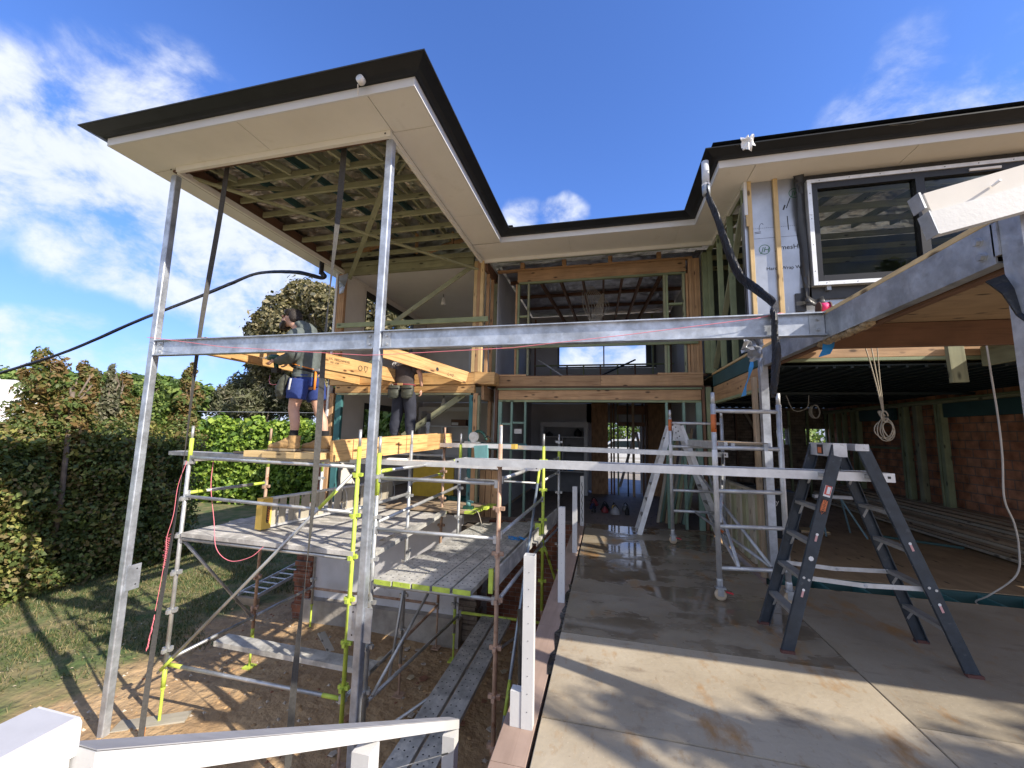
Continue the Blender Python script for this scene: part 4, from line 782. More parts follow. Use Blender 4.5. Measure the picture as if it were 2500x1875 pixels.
tbox('stud', .575, .615, 12.3, 12.36, -.03, 2.69, M_BLACK, H); tbox('stud', .72, .79, 12.3, 12.37, -.03, 2.69, M_OLDB, H); tbox('nogging', .3, 1.1, 12.5, 12.6, 2.0, 2.12, M_DARKW, H); tbox('header', .3, 1.1, 12.4, 12.5, 2.35, 2.6, M_DARKW, H)
MB().box(1.2, 1.9, 12.7, 12.84, -.03, 2.69).build('chipboard_panel', M_CHIP, H)
MB().box(1.88, 1.93, 8.5, 12.84, 1.2, 2.7).build('wall', M_PLASTERG, H)
bs2 = MB().box(-1.95, -.55, 11.95, 12.02, 1.93, 2.08).box(-1.95, -1.86, 11.97, 12.4, -.03, 1.93).box(-.66, -.55, 11.97, 12.4, -.03, 1.93).box(-1.86, -.66, 11.98, 12.36, 1.62, 1.65).box(-1.86, -.66, 11.98, 12.36, 1.2, 1.23).box(-1.86, -.66, 11.98, 12.36, .62, .65).box(-1.3, -1.27, 11.98, 12.36, .65, 1.62).build('bookcase', mat('old_white_paint', (.42, .43, .44), .6, 0, .06), H); MB().box(-1.86, -.66, 12.362, 12.4, 0, 1.93).build('back_panel', mat('shadow_grey_panel', (.20, .205, .215), .8, 0, .08), bs2)
# --- garage shell
MB().box(6.64, 6.8, 5.9, 7.6, -.1, 2.6).box(6.64, 6.8, 7.6, 14.4, -.1, 2.72).build('garage_wall', M_BRICKB, H); MB().box(2.0, 6.64, 14.2, 14.4, -.1, .7).box(2.0, 5.2, 14.2, 14.4, .7, 2.7).box(5.2, 6.64, 14.2, 14.4, .7, 1.55).box(5.2, 6.64, 14.2, 14.4, 2.05, 2.7).box(5.5, 6.0, 14.2, 14.4, 1.55, 2.05).build('garage_wall', M_BRICKD, H)
sd = MB()
for i in range(24):
    x = 2.1+i*.2; sd.box(x, x+.03, 6.0, 14.1, 2.675, 2.70)
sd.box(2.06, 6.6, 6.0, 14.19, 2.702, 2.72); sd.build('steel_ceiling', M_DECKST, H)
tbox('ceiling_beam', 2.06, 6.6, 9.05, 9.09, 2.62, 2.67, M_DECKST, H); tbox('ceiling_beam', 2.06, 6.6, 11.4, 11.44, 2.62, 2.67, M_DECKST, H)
tbox('top_plate', 6.44, 6.53, 6.2, 14.1, 2.50, 2.545, M_PINE, H); tbox('top_plate', 6.44, 6.53, 6.2, 14.1, 2.55, 2.59, M_PINEG, H)
tbox('header', 6.45, 6.52, 6.3, 9.6, 2.22, 2.49, M_TEAL, H); tbox('header', 6.45, 6.52, 11.0, 12.3, 2.22, 2.49, M_TEAL, H)
for y, w in ((9.62, .09), (9.74, .05), (10.25, .12), (10.62, .09), (10.75, .05), (12.35, .06), (12.6, .05), (13.0, .05), (13.3, .06), (13.7, .05)): tbox('stud', 6.42, 6.53, y, y+w, 0, 2.495, M_PINEG if w < .1 else M_PINE, H)
tbox('nogging', 6.45, 6.52, 11.0, 12.3, 1.55, 1.6, M_PINEG, H)
for i in range(9): tbox('stud', 2.5+i*.5, 2.55+i*.5, 14.08, 14.17, 0, 2.6, M_PINEG if i > 5 else M_DARKW, H)
timber('diagonal_brace', (4.3, 14.06, 2.5), (4.7, 14.06, 1.7), .03, .08, M_PALE, H)
# low timber wall frame beside the column
for i in range(8):
    y = 5.95+i*.27; tbox('wall_paling', 1.93, 1.99, y, y+.17, .06, .98-.0*i, M_PALE if i % 2 else M_PINE, H)
tbox('sole_plate', 1.92, 2.0, 5.86, 8.3, .0, .045, M_OLDB, H); tbox('top_plate', 1.92, 2.0, 5.86, 8.3, .985, 1.03, M_PALE, H)
# --- foundations of the left wing
MB().box(-6.0, -2.78, 7.62, 7.75, -1.75, .1).build('foundation_wall', M_RENDER, H); MB().box(-6.1, -2.7, 7.45, 7.9, ZG-.1, -1.75).build('footing', mat('old_footing', (.36, .33, .29), .9, 0, .25, 3, bump=.5, bscale=12), H)
b = MB(); r6 = random.Random(8)
for i in range(22):
    z = ZG+.02+i*.105; b.box(-6.38+r6.uniform(-.04, .04), -6.01, 7.5+r6.uniform(-.03, .03), 7.9, z, z+.098)
b.build('brick_pier', M_BRICK, H)
b = MB()
for i in range(20):
    z = ZG+.02+i*.105; b.box(-2.77, -2.42+r6.uniform(-.03, .03), 7.6+r6.uniform(-.02, .02), 7.95, z, z+.098)
b.build('brick_pier', M_BRICKD, H)
MB().box(-2.42, -.61, 8.3, 8.42, ZG-.1, -.1).build('foundation_wall', M_BRICK, H); MB().box(-6.3, -6.15, 7.9, 14, ZG, .1).build('foundation_wall', M_BRICK, H)
# downpipe stubs of the eaves
dp = MB().tube([(1.36, 5.62, 5.56), (1.36, 5.62, 5.20)], .048, 16).build('downpipe_stub', mat('pvc_pipe', (.55, .58, .62), .4, 0, .1), H, smooth=True)
# ================================================================ scaffold
SC = thing('scaffold', 'modular tube scaffold with lime green painted joints standing on the sandy ground', 'scaffold', (-3.6, 6, ZG))
def standard(x, y, z0, z1, m, lime=(), base=True, cups=True):
    o = MB().tube([(x, y, z0), (x, y, z1-.22)], .026, 12).build('standard', m, SC, smooth=True)
    MB().tube([(x, y, z1-.2195), (x, y, z1)], .019, 10).build('spigot', M_TUBE if m is not M_RUST else M_RUST, o, smooth=True)
    if lime: 
        b = MB()
        for a, c in lime: b.tube([(x, y, a), (x, y, c)], .0275, 12)
        b.build('painted_band', M_LIME, o, smooth=True)
    if cups:
        z = z0+.45
        while z < z1-.1:
            b = MB()
            for s_ in ((1, 0), (-1, 0), (0, 1), (0, -1)):
                cx, cy = x+s_[0]*.045, y+s_[1]*.045; b.box(cx-.024, cx+.024, cy-.019, cy+.019, z, z+.042) if s_[0] else b.box(cx-.019, cx+.019, cy-.024, cy+.024, z-.012, z+.036)
            b.build('pressed_lug', m, o); z += .5
    if base:
        MB().tube([(x, y, ZG-.02), (x, y, z0)], .018, 8).lathe((x, y, z0-.03), [(.03, 0), (.03, .028)], 8).box(x-.075, x+.075, y-.075, y+.075, ZG-.01, ZG+.012).build('base_jack', M_LIME if len(lime) else M_RUST, o)
    return o
SL, SR, Y1, Y2, Y3 = -5.83, -3.09, 4.58, 5.93, 7.30
standard(SL, Y1, -1.75, 1.74, M_TUBE, ((-1.75, -1.52), (1.2, 1.56)))
standard(SR, Y1, -1.8, 1.74, M_LIME)
standard(-5.79, Y2, -1.75, 1.72, M_RUST, ((-1.75, -1.6), (1.05, 1.5)))
standard(-3.06, Y2, -1.75, 1.74, M_TUBE)
standard(-5.77, Y3, -1.75, 1.70, M_TUBE, ((.85, 1.65),))
standard(-3.07, Y3, -1.5, 1.81, M_RUST)
standard(-2.80, Y1, -1.8, 1.66, M_TUBE, ((.93, 1.45),))
standard(-1.22, Y1, -2.1, 1.83, M_RUST)
standard(-2.62, 7.0, -1.75, 1.70, M_TUBE, ((-1.6, -1.35), (1.2, 1.5)))
standard(-1.08, 7.0, -1.2, 1.73, M_LIME)
standard(-.95, 8.2, -.9, 1.72, M_TUBE, ((1.1, 1.45),))
b = MB().tube([(-1.217, Y1, 1.36), (-1.217, Y1, 1.82)], .0205, 12).build('spigot', M_TUBE, SC, smooth=True)
def ledger(p, q, m=M_TUBE, ends=None, r=.0235):
    p, q = Vector(p), Vector(q); o = MB().tube([p, q], r, 12).build('ledger', m, SC, smooth=True); d = (q-p).normalized()
    b = MB()
    for e, s_ in ((p, -1), (q, 1)): c = e+d*s_*.012; b.box(c.x-.02, c.x+.02, c.y-.02, c.y+.02, c.z-.05, c.z+.035)
    b.build('wedge_end', M_GALVD, o)
    if ends:
        b = MB()
        for e, s_ in ((p, 1), (q, -1)):
            if (s_ == 1 and 'a' in ends) or (s_ == -1 and 'b' in ends): b.tube([e+d*s_*.002, e+d*s_*.24], r+.0012, 12)
        b.build('painted_band', M_LIME, o, smooth=True)
    return o
g1, g2 = SL+.04, SR-.04
ledger((g1, Y1, 1.285), (g2, Y1, 1.265)); ledger((g1, Y1, .745), (g2, Y1, .70)); ledger((g1, Y1, .165), (g2, Y1, .145)); ledger((g1, Y1, -1.465), (g2, Y1, -1.46), M_TUBE, 'ab')
ledger((-5.80, Y2, 1.28), (-3.1, Y2, 1.27)); ledger((-5.77, Y3, 1.28), (-3.1, Y3, 1.27)); ledger((-5.76, Y2, .16), (-3.1, Y2, .15)); ledger((-5.76, Y3, -1.45), (-3.1, Y3, -1.45), M_RUST)
ledger((-5.82, Y1+.04, .79), (-5.80, Y2-.04, .78), M_TUBE, 'ab'); ledger((-5.82, Y1+.04, -1.42), (-5.79, Y2-.04, -1.42), M_GALVD); ledger((-5.79, Y2+.04, -1.42), (-5.77, Y3-.04, -1.42), M_GALVD)
ledger((-5.82, Y1+.04, 1.25), (-5.80, Y2-.04, 1.25)); ledger((-3.08, Y1+.04, -1.45), (-3.06, Y2-.04, -1.45), M_GALVD); ledger((-3.06, Y2+.04, -1.45), (-3.06, Y3-.04, -1.45), M_RUST)
ledger((-2.76, Y1, 1.145), (-1.27, Y1, 1.15)); ledger((-2.76, Y1, .525), (-1.27, Y1, .53)); ledger((-2.76, Y1, -.125), (-1.27, Y1, -.13)); 
ledger((-2.80, Y1+.04, 1.22), (-2.63, 6.96, 1.22), M_TUBE, 'ab'); ledger((-2.79, Y1+.04, .60), (-2.62, 6.96, .76), M_TUBE); ledger((-3.05, Y2+.04, .93), (-3.07, Y3-.04, .93), M_TUBE, 'b'); ledger((-3.08, Y1+.04, .74), (-3.06, Y2-.04, .75), M_TUBE)
ledger((-1.20, Y1+.04, 1.2), (-1.09, 6.96, 1.2)); ledger((-1.20, Y1+.04, .58), (-1.09, 6.96, .62)); ledger((-1.07, 7.04, .93), (-.96, 8.16, .97)); ledger((-2.5, 7.02, 1.25), (-1.12, 7.02, 1.24), M_TUBE, 'b'); ledger((-1.07, 7.04, 1.24), (-.96, 8.16, 1.24), M_TUBE, 'a'); ledger((-2.5, 7.04, .88), (-1.12, 7.04, .87), M_TUBE, r=.018)
ledger((-1.20, Y1+.04, -.13), (-1.09, 6.96, -.13)); ledger((-2.79, Y1+.04, -1.46), (-2.56, 6.96, -1.46)); ledger((-1.07, 7.04, -.13), (-.96, 8.16, -.13))
ledger((-2.76, 3.22, -1.60), (-1.0, 3.22, -1.62)); ledger((-2.9, 3.10, -1.55), (-1.25, 3.1, -1.55)); ledger((-2.5, 7.0, -1.4), (-1.1, 7.0, -1.4), M_LIME)
standard(-2.86, 3.16, -1.9, -1.4, M_LIME, cups=False)
def brace(p, q, ends=True, m=M_TUBE, r=.021):
    p, q = Vector(p), Vector(q); d = (q-p).normalized(); o = MB().tube([p, q], r, 10).build('brace', m, SC, smooth=True)
    if ends: MB().tube([p+d*.06, p+d*.32], r+.001, 10).tube([q-d*.62, q-d*.28], r+.001, 10).build('painted_band', M_LIME, o, smooth=True)
brace((-5.88, 4.53, -1.56), (-3.14, 4.53, 1.17)); brace((-5.85, 4.64, .13), (-5.80, 5.9, -1.42), False, M_GALVD); brace((-2.74, 4.64, -1.4), (-2.58, 6.9, -.15), False); brace((-2.76, 4.66, -1.9), (-1.2, 6.9, -1.4), False)
brace((-1.13, 6.9, 1.16), (-1.18, 4.75, -1.75), True, galv('blue_galvanised', (.34, .42, .52), .35, .6)); brace((-3.03, 6.0, -.1), (-2.95, 5.4, -1.7), False)
brace((-1.05, 7.05, -.2), (-.9, 7.9, -1.2), True, M_LIME)
# perforated steel planks: each lifts off, so each is a thing of its own
def plank(p, q, w, label, m=M_PLANK, lime=False, holes=True, th=.055, group='steel scaffold planks', name='steel_plank'):
    p, q = Vector(p), Vector(q); d = (q-p).normalized(); s = d.cross(Vector((0, 0, 1))).normalized()
    t = thing(name, label, 'plank', tuple((p+q)/2), group)
    b = MB(); L = (q-p).length; u = Vector((0, 0, 1))
    b.bar(p, q, w, .004); b.bar(p+s*(w/2-.002)-u*th/2, q+s*(w/2-.002)-u*th/2, .003, th-.004); b.bar(p-s*(w/2-.002)-u*th/2, q-s*(w/2-.002)-u*th/2, .003, th-.004)
    b.build('deck', m, t)
    if holes:
        h = MB(); r_ = random.Random(len(label)); n = int(L/.12)
        for i in range(n):
            for k in (-.3, -.02, .27):
                if r_.random() < .1: continue
                c = p+d*(.06+i*.12+(.06 if k > 0 else 0))+s*w*k; z = c.z+.0025
                h.add([(c.x+.011*math.cos(a), c.y+.011*math.sin(a), z) for a in (0, 1.05, 2.09, 3.14, 4.19, 5.24)], [(0, 1, 2, 3, 4, 5)])
        h.build('hole_row', M_INK, t)
    if lime:
        b = MB()
        for e, s_ in ((p, 1), (q, -1)): c = e-d*s_*.004; b.bar(c-u*(th/2-.001)-d*s_*.003, c-u*(th/2-.001)+d*s_*.003, w-.004, th)
        b.build('end_plate', M_LIME, t)
    return t
for i in range(5):
    x = -2.61+i*.25; nm = ('first', 'second', 'third', 'fourth', 'fifth')[i]
    plank((x, 4.50, -.035), (x+.26-.025*i, 7.7+.12*i, -.03), .236-.004*i, f'grey steel plank with lime end, {nm} from the left on the right scaffold deck', lime=True)
plank((-1.16, 6.4, .03), (-1.06, 8.2, .03), .16, 'short grey steel plank lapped over the far right end of the scaffold deck', lime=False)
kb = thing('toe_board', 'perforated steel toe board standing on edge along the right scaffold deck', 'toe board', (-1.2, 5.7, 0))
MB().bar((-1.27, 4.6, .06), (-1.14, 6.95, .06), .03, .20).build('board', M_PLANK, kb); MB().box(-1.315, -1.265, 4.55, 4.59, -.06, .20).box(-1.20, -1.10, 6.90, 6.96, -.06, .22).build('clip', M_LIME, kb)
kb2 = thing('toe_board', 'steel toe board on edge at the far end of the scaffold by the white posts', 'toe board', (-1.0, 7.6, 0)); MB().bar((-1.10, 7.02, .12), (-.97, 8.1, .16), .03, .22).build('board', M_PLANK, kb2)
for i in range(6):
    y = 4.66+i*.25; nm = ('nearest', 'second', 'third', 'fourth', 'fifth', 'sixth')[i]
    plank((-5.78-.03*(i % 2), y, .255-.006*(i % 3)), (-3.06, y, .235-.004*(i % 2)), .235, f'weathered grey plank, {nm} from the front of the left scaffold platform', mat('worn_plank', (.40, .385, .36), .8, 0, .35, 3, bump=.2, spots=((.62, .60, .56), 6, .53), detail=9), holes=False)
for i in range(5):
    y = 6.20+i*.245; nm = ('first', 'second', 'third', 'fourth', 'fifth')[i]
    plank((-5.78, y, .25), (-3.0+.12*(i % 2), y, .235), .235, f'weathered grey plank, {nm} behind the middle standards of the left platform', mat('worn_plank', (.40, .385, .36)), holes=False)
lp = plank((-3.0, 4.70, .14), (-2.9, 7.0, .30), .10, 'narrow steel plank with lime painted edge along the inside of the left platform', lime=True, holes=False)
for i in range(4):
    y = 7.14+i*.24; nm = ('nearest', 'second', 'third', 'farthest')[i]
    t = thing('timber_plank', f'brown timber plank with lime end, {nm} of four bridging towards the house', 'plank', (-2.6, y, .1), 'brown timber planks')
    x1 = -2.36+.06*i; tbox('board', -4.1+.05*i, x1, y-.115, y+.115, .265, .305, M_OLDB, t); MB().box(x1-.16, x1+.002, y-.116, y+.116, .264, .306).build('painted_end', M_LIME, t)
plank((-5.55, 5.13, -1.35), (-3.02, 5.13, -1.37), .24, 'single grey plank on the low front ledgers above the sand', holes=False, th=.065)
plank((-2.05, 3.0, -1.56), (-2.0, 7.0, -1.40), .235, 'low perforated plank left of a pair in the shade under the scaffold', lime=True)
plank((-1.78, 3.0, -1.56), (-1.72, 7.0, -1.40), .235, 'low perforated plank right of a pair in the shade under the scaffold', lime=True)
plank((-6.85, 5.15, 1.325), (-3.6, 5.0, 1.325), .23, 'upper steel plank jutting out past the left front standard', holes=False, th=.06)
plank((-4.6, 7.25, 1.50), (-1.72, 7.32, 1.52), .23, 'aluminium plank with yellow tip behind the cut beams', M_ALUW, holes=False, th=.075, name='aluminium_plank', group='aluminium planks')
MB().box(-1.73, -1.64, 7.215, 7.42, 1.44, 1.525).build('end_cap', M_YEL, COL.objects['aluminium_plank'])
def aluplank(p, q, label):
    p, q = Vector(p), Vector(q); t = thing('aluminium_plank', label, 'plank', tuple((p+q)/2), 'aluminium planks'); d = (q-p).normalized(); s = d.cross(Vector((0, 0, 1))).normalized(); b = MB(); u = Vector((0, 0, 1))
    b.bar(p-u*.008, q-u*.008, .225, .012).bar(p+s*.115-u*.037, q+s*.115-u*.037, .012, .075).bar(p-s*.115-u*.037, q-s*.115-u*.037, .012, .075); b.build('deck', M_ALUW, t)
    k = MB(); n = d
    for e, sg in ((p, 1), (q, -1)): c = e+d*sg*.04-u*.035+s*.122; k.bar(c-s*.001, c+s*.002, .02, .02)
    k.build('rivet', M_INK, t)
aluplank((-1.74, 4.62, 1.425), (2.37, 4.19, 1.472), 'long aluminium plank from the scaffold to the dark step ladder')
aluplank((-4.20, 5.84, 1.27), (-.95, 5.88, 1.275), 'aluminium plank lapped under the long plank across the scaffold')
aluplank((-2.2, 7.62, 1.50), (1.9, 7.22, 1.495), 'rear aluminium plank running from the house corner to the mobile tower')
# ================================================================ posts and stair rail
for i, (y, h, lb) in enumerate(((2.60, .98, 'white metal post nearest the camera with a short white stub beside it'), (4.46, .955, 'second white metal post along the slab edge'), (6.27, .945, 'third white metal post along the slab edge'), (8.09, .92, 'farthest white post with a black scribbled line, by the hall opening'))):
    t = thing('deck_post', lb, 'post', (-.48, y, -.02), 'white posts along the slab edge'); x0, x1, y0, y1 = -.515, -.445, y-.03, y+.03
    b = MB(); w = .004
    b.box(x0, x1, y0, y0+w, -.017, h).box(x0, x1, y1-w, y1, -.017, h).box(x0, x0+w, y0+w, y1-w, -.017, h).box(x1-w, x1, y0+w, y1-w, -.017, h); b.build('post', M_WHITE, t)
    k = MB()
    if i < 3:
        for j in range(9): k.lathe((-.48, y0, .08+j*.1), [(.0026, 0), (.0026, -.002)], 6, 'y')
        k.build('wire_hole', M_INK, t)
        if i == 0: MB().box(-.585, -.518, 2.575, 2.64, -.017, .18).build('stub', M_WHITE, t); MB().tube([(-.54, 2.66, .17), (-.56, 2.70, .6)], .018, 6).build('plastic_scrap', M_DPC, t)
    else:
        k.ribbon([(-.48+.008*math.sin(j*2.1), y0-.001, .06+j*.05) for j in range(16)], [V(.006, 0, .003)]*16, .001); k.build('black_scribble', M_INK, t)
SRL = thing('stair_handrail', 'white sloping stair handrail with wire balustrade in the foreground', 'handrail', (-1.0, 1.6, -1.0))
def railz(y): return 1.138-.606*(y-.616)
rl = MB(); 
rl.prism([(-1.035, .636, railz(.636)), (-.955, .636, railz(.636)), (-.955, .636, railz(.636)-.055), (-1.035, .636, railz(.636)-.055)], (0, 2.084, railz(2.72)-railz(.636))); rl.build('rail', M_WHITE, SRL)
M_GREYTOP = mat('rail_top_grey', (.36, .36, .375), .7, 0, .12, 6, bump=.1)  # greyer tone for a strip on the rail's upper face
MB().prism([(-1.033, .64, railz(.64)+.0015), (-.957, .64, railz(.64)+.0015), (-.957, .64, railz(.64)+.004), (-1.033, .64, railz(.64)+.004)], (0, 2.076, railz(2.716)-railz(.64))).build('grey_top', M_GREYTOP, SRL)
for y in (1.66, 2.665): MB().box(-1.035, -.955, y-.04, y+.04, ZG, railz(y+.04)-.058).build('baluster_post', M_WHITE, SRL)
for dz in (.20, .30, .40, .5): 
    w = MB().tube([(-.995, .6, railz(.6)-dz), (-.995, 2.62, railz(2.62)-dz)], .0022, 6).build('wire', M_GALVD, SRL)
    MB().tube([(-.955, 1.66, railz(1.66)-dz), (-.94, 1.66, railz(1.66)-dz)], .006, 6).tube([(-.995, 2.52, railz(2.52)-dz), (-.995, 2.625, railz(2.625)-dz)], .005, 6).build('wire_fitting', M_INK, w)
NC = thing('landing_rail', 'thick white capped landing rail at the lower left corner', 'handrail', (-1.05, .4, 0))
def capbox(b, x0, x1, y0, y1, z0, z1, c=.008):
    b.prism([(x0, y1, z0), (x1, y1, z0), (x1, y1, z1-c), (x1-c, y1, z1), (x0+c, y1, z1), (x0, y1, z1-c)], (0, y0-y1, 0)); return b
capbox(MB(), -1.135, -1.005, -1.2, .64, 1.11, 1.175).build('cap', M_WHITE, NC); MB().box(-1.126, -1.014, -1.2, .632, 1.1755, 1.178).build('grey_top', mat('cap_top_grey', (.44, .44, .46), .7, 0, .1, 6), NC); MB().box(-1.125, -1.012, .50, .632, ZG, 1.108).box(-1.10, -1.04, -1.2, .498, 1.03, 1.108).build('newel_post', M_WHITE, NC)  # cap carries a greyer strip on its upper face
# white raking fascia near the right edge
RK = thing('raking_fascia', 'white raking fascia board with grey flashing over the right steel post', 'fascia', (2.6, 2.25, 2.8))
p0, sl_ = V(1.545, 2.25, 2.80), .242; dr = V(1, 0, sl_).normalized(); ur = V(-sl_, 0, 1).normalized()
q0 = p0+dr*3.2
MB().bar(p0-ur*.005, q0-ur*.005, .05, .118, ur).build('lower_board', M_WHITE, RK); MB().bar(p0+ur*.115+V(.02, .02, 0), q0+ur*.115+V(.02, .02, 0), .05, .10, ur).build('upper_board', M_PLASTER, RK); MB().bar(p0+ur*.062+V(.01, .03, 0), q0+ur*.062+V(.01, .03, 0), .04, .014, ur).build('joint_strip', M_PLASTERG, RK)
MB().bar(p0-dr*.006+V(0, .012, 0), p0-dr*.001+V(0, .012, 0), .075, .122, ur).bar(p0-dr*.010+ur*.125+V(0, .02, 0), p0-dr*.001+ur*.125+V(0, .02, 0), .075, .085, ur).build('end_flashing', M_GALVD, RK)
MB().bar(p0+dr*.6+ur*.09+V(.03, .11, 0), q0+ur*.09+V(.03, .11, 0), .16, .05, ur).build('roof_edge', M_FASCIA, RK)
c = p0+dr*.28+ur*.10; MB().tube([c+V(0, -.01, 0), c+V(0, -.05, .004)], .006, 8).build('screw', M_PAPER, RK)
# ================================================================ ladders and tower
LD = thing('step_ladder', 'dark fibreglass double sided step ladder standing on the slab at right', 'ladder', (2.05, 4.2, 0))
def rail_pair(b_, xt, xb, y, w=.085, th=.028): return timber('stile', (xb, y, .005), (xt, y, 1.70), th, w, M_FIBRE, LD, up=(1, 0, .35 if xt > xb else -.35))
YN, YF = 3.94, 4.46; XL, XR, XTL, XTR = 1.43, 2.665, 1.93, 2.10
def lx(side, z): t_ = z/1.70; return (XL+(XTL-XL)*t_) if side < 0 else (XR+(XTR-XR)*t_)
def yn(z): return YN+.055*z/1.7
def yf(z): return YF-.055*z/1.7
for side in (-1, 1):
    for f in (yn, yf):
        q = MB(); p_, r_ = V(lx(side, .0), f(0), .004), V(lx(side, 1.70), f(1.7), 1.70); d_ = (r_-p_).normalized(); sx = V(0, 1, 0).cross(d_).normalized(); sy = V(0, 1 if f is yn else -1, 0)
        q.bar(p_, r_, .006, .088, sx); q.bar(p_+sx*.041+sy*.014, r_+sx*.041+sy*.014, .024, .006, sx); q.bar(p_-sx*.041+sy*.014, r_-sx*.041+sy*.014, .024, .006, sx)
        st = q.build('stile', M_FIBRE, LD)
        MB().box(p_.x-.05, p_.x+.05, p_.y-.018, p_.y+.018, 0, .022).build('foot', mat('rust_foot', (.12, .05, .04), .8, 0, .2), st)
    for i in range(5):
        z = .30+.285*i; x = lx(side, z); t = MB().box(x-.038, x+.038, yn(z)+.005, yf(z)-.005, z-.014, z+.014).build('tread', M_GREYT, LD)
        MB().bar((x, yn(z)+.01, z-.11), (x, yn(z)+.09, z-.016), .02, .004).bar((x, yf(z)-.01, z-.11), (x, yf(z)-.09, z-.016), .02, .004).build('knee_brace', M_ALU, t)
MB().box(1.885, 1.985, yn(1.7)-.006, yf(1.7)+.006, 1.60, 1.715).build('top_cap', M_ALU, LD); MB().box(2.045, 2.145, yn(1.7)-.006, yf(1.7)+.006, 1.655, 1.712).build('top_cap', M_ALU, LD)
for y in (YN+.05, YF-.05):
    z = .59; o = MB().bar((lx(-1, z)+.03, y, z), (2.04, y, z-.02), .006, .036).bar((2.04, y+.008, z-.02), (lx(1, z)-.03, y+.008, z-.005), .006, .036).build('spreader', M_ALU, LD)
    MB().lathe((2.04, y-.004, z-.02), [(.012, 0), (.012, -.006)], 10, 'y').build('rivet', M_GALV, o)
k = MB()
for side in (-1, 1):
    for z in (.585, .60): k.lathe((lx(side, z)+(.02 if z < .59 else -.02), yn(z)-.006, z+ (.0 if side < 0 else .01)), [(.010, 0), (.010, -.004)], 10, 'y')
k.build('rivet', M_ALU, LD)
def sticker(side, z, w, h, m, lab=None, sz=.03, tm_=None, lift=0):
    d_ = V(lx(side, 1.7)-lx(side, 0), 0, 1.70).normalized(); sx = V(d_.z, 0, -d_.x); c = V(lx(side, z), yn(z)-.0045-lift, z); b = MB()
    b.prism([c-sx*w/2-d_*h/2, c+sx*w/2-d_*h/2, c+sx*w/2+d_*h/2, c-sx*w/2+d_*h/2], (0, -.001, 0)); o = b.build('sticker', m, LD)
    if lab: text('sticker_lettering', lab, sz, c+V(0, -.0012, 0)-d_*h*.46+sx*sz*.35, d_, -sx, tm_ or M_PAPER, LD, .0006)
    return c, d_, sx
M_STO = mat('sticker_orange', (.62, .17, .06), .5, 0, .05); M_STR = mat('sticker_red', (.60, .10, .08), .5, 0, .05); M_STD = mat('sticker_dark', (.03, .02, .02), .5, 0, .05)
sticker(-1, 1.31, .052, .095, M_PAPER); c, d_, sx = sticker(-1, 1.318, .046, .078, M_STR, lift=.0013); 
b = MB(); b.prism([c+sx*-.008-d_*.03+V(0, -.0012, 0), c+sx*.016-d_*.03+V(0, -.0012, 0), c+sx*.016+d_*.03+V(0, -.0012, 0), c-sx*.008+d_*.03+V(0, -.0012, 0)], (0, -.0006, 0)); b.build('sticker', M_PAPER, LD)
sticker(-1, 1.185, .056, .125, M_STD); c, d_, sx = sticker(-1, 1.19, .034, .09, M_STO, 'RHINO', .03, M_STD, .0013)
b = MB(); b.tube([c+V(0, -.0015, 0)+sx*a_+d_*e_ for a_, e_ in ((.004, .05), (-.016, .045), (-.022, .0), (-.02, -.045), (-.012, -.055), (-.004, -.075), (.006, -.052))], .0016, 4); b.build('sticker', M_STO, LD)
for side, zz in ((-1, .92), (-1, .47), (1, .90), (1, .46)):
    c, d_, sx = sticker(side, zz, .016, .052, mat('sticker_pink', (.62, .34, .34), .5, 0, .05)); MB().lathe(c+d_*.034+V(0, -.0002, 0), [(.011, 0), (.011, -.001)], 10, 'y').build('sticker', M_PAPER, LD)
MB().lathe((lx(-1, .755), yn(.755)-.0045, .755), [(.02, 0), (.02, -.001)], 7, 'y').build('sticker', M_PAPER, LD)
b = MB().box(1.878, 1.884, 4.16, 4.25, 1.615, 1.70).build('sticker', M_STD, LD); MB().box(1.8765, 1.8779, 4.175, 4.235, 1.625, 1.675).build('sticker', M_STO, LD)
# aluminium trestle ladder behind
AL = thing('aluminium_ladder', 'silver aluminium folding ladder standing open in front of the hall', 'ladder', (1.25, 7.9, 0))
for x0, x1, xt0, xt1 in ((.545, .545, 1.13, 1.13), (1.93, 1.93, 1.29, 1.29)):
    for y0, yt in ((7.62, 7.68), (8.13, 8.06)): MB().bar((x0, y0, .0), (xt0, yt, 1.93), .028, .085, (1, 0, .3 if x0 < 1 else -.3)).build('stile', M_ALUW, AL)
    for i in range(6):
        z = .3+.28*i; x = x0+(xt0-x0)*z/1.93; MB().box(x-.035, x+.035, 7.645+.03*z/1.93, 8.115-.03*z/1.93, z-.012, z+.012).build('tread', M_GREYT, AL)
MB().prism([(1.17, 7.655, 1.97), (1.27, 7.655, 1.97), (1.36, 7.655, 1.66), (1.14, 7.655, 1.66)], (0, .02, 0)).build('hinge_plate', M_ALU, AL)
k = MB()
for x, z in ((1.2, 1.9), (1.24, 1.83), (1.2, 1.8), (1.26, 1.74), (1.22, 1.71)): k.lathe((x, 7.655, z), [(.011, 0), (.011, -.004)], 8, 'y')
k.build('bolt', M_INK, AL)
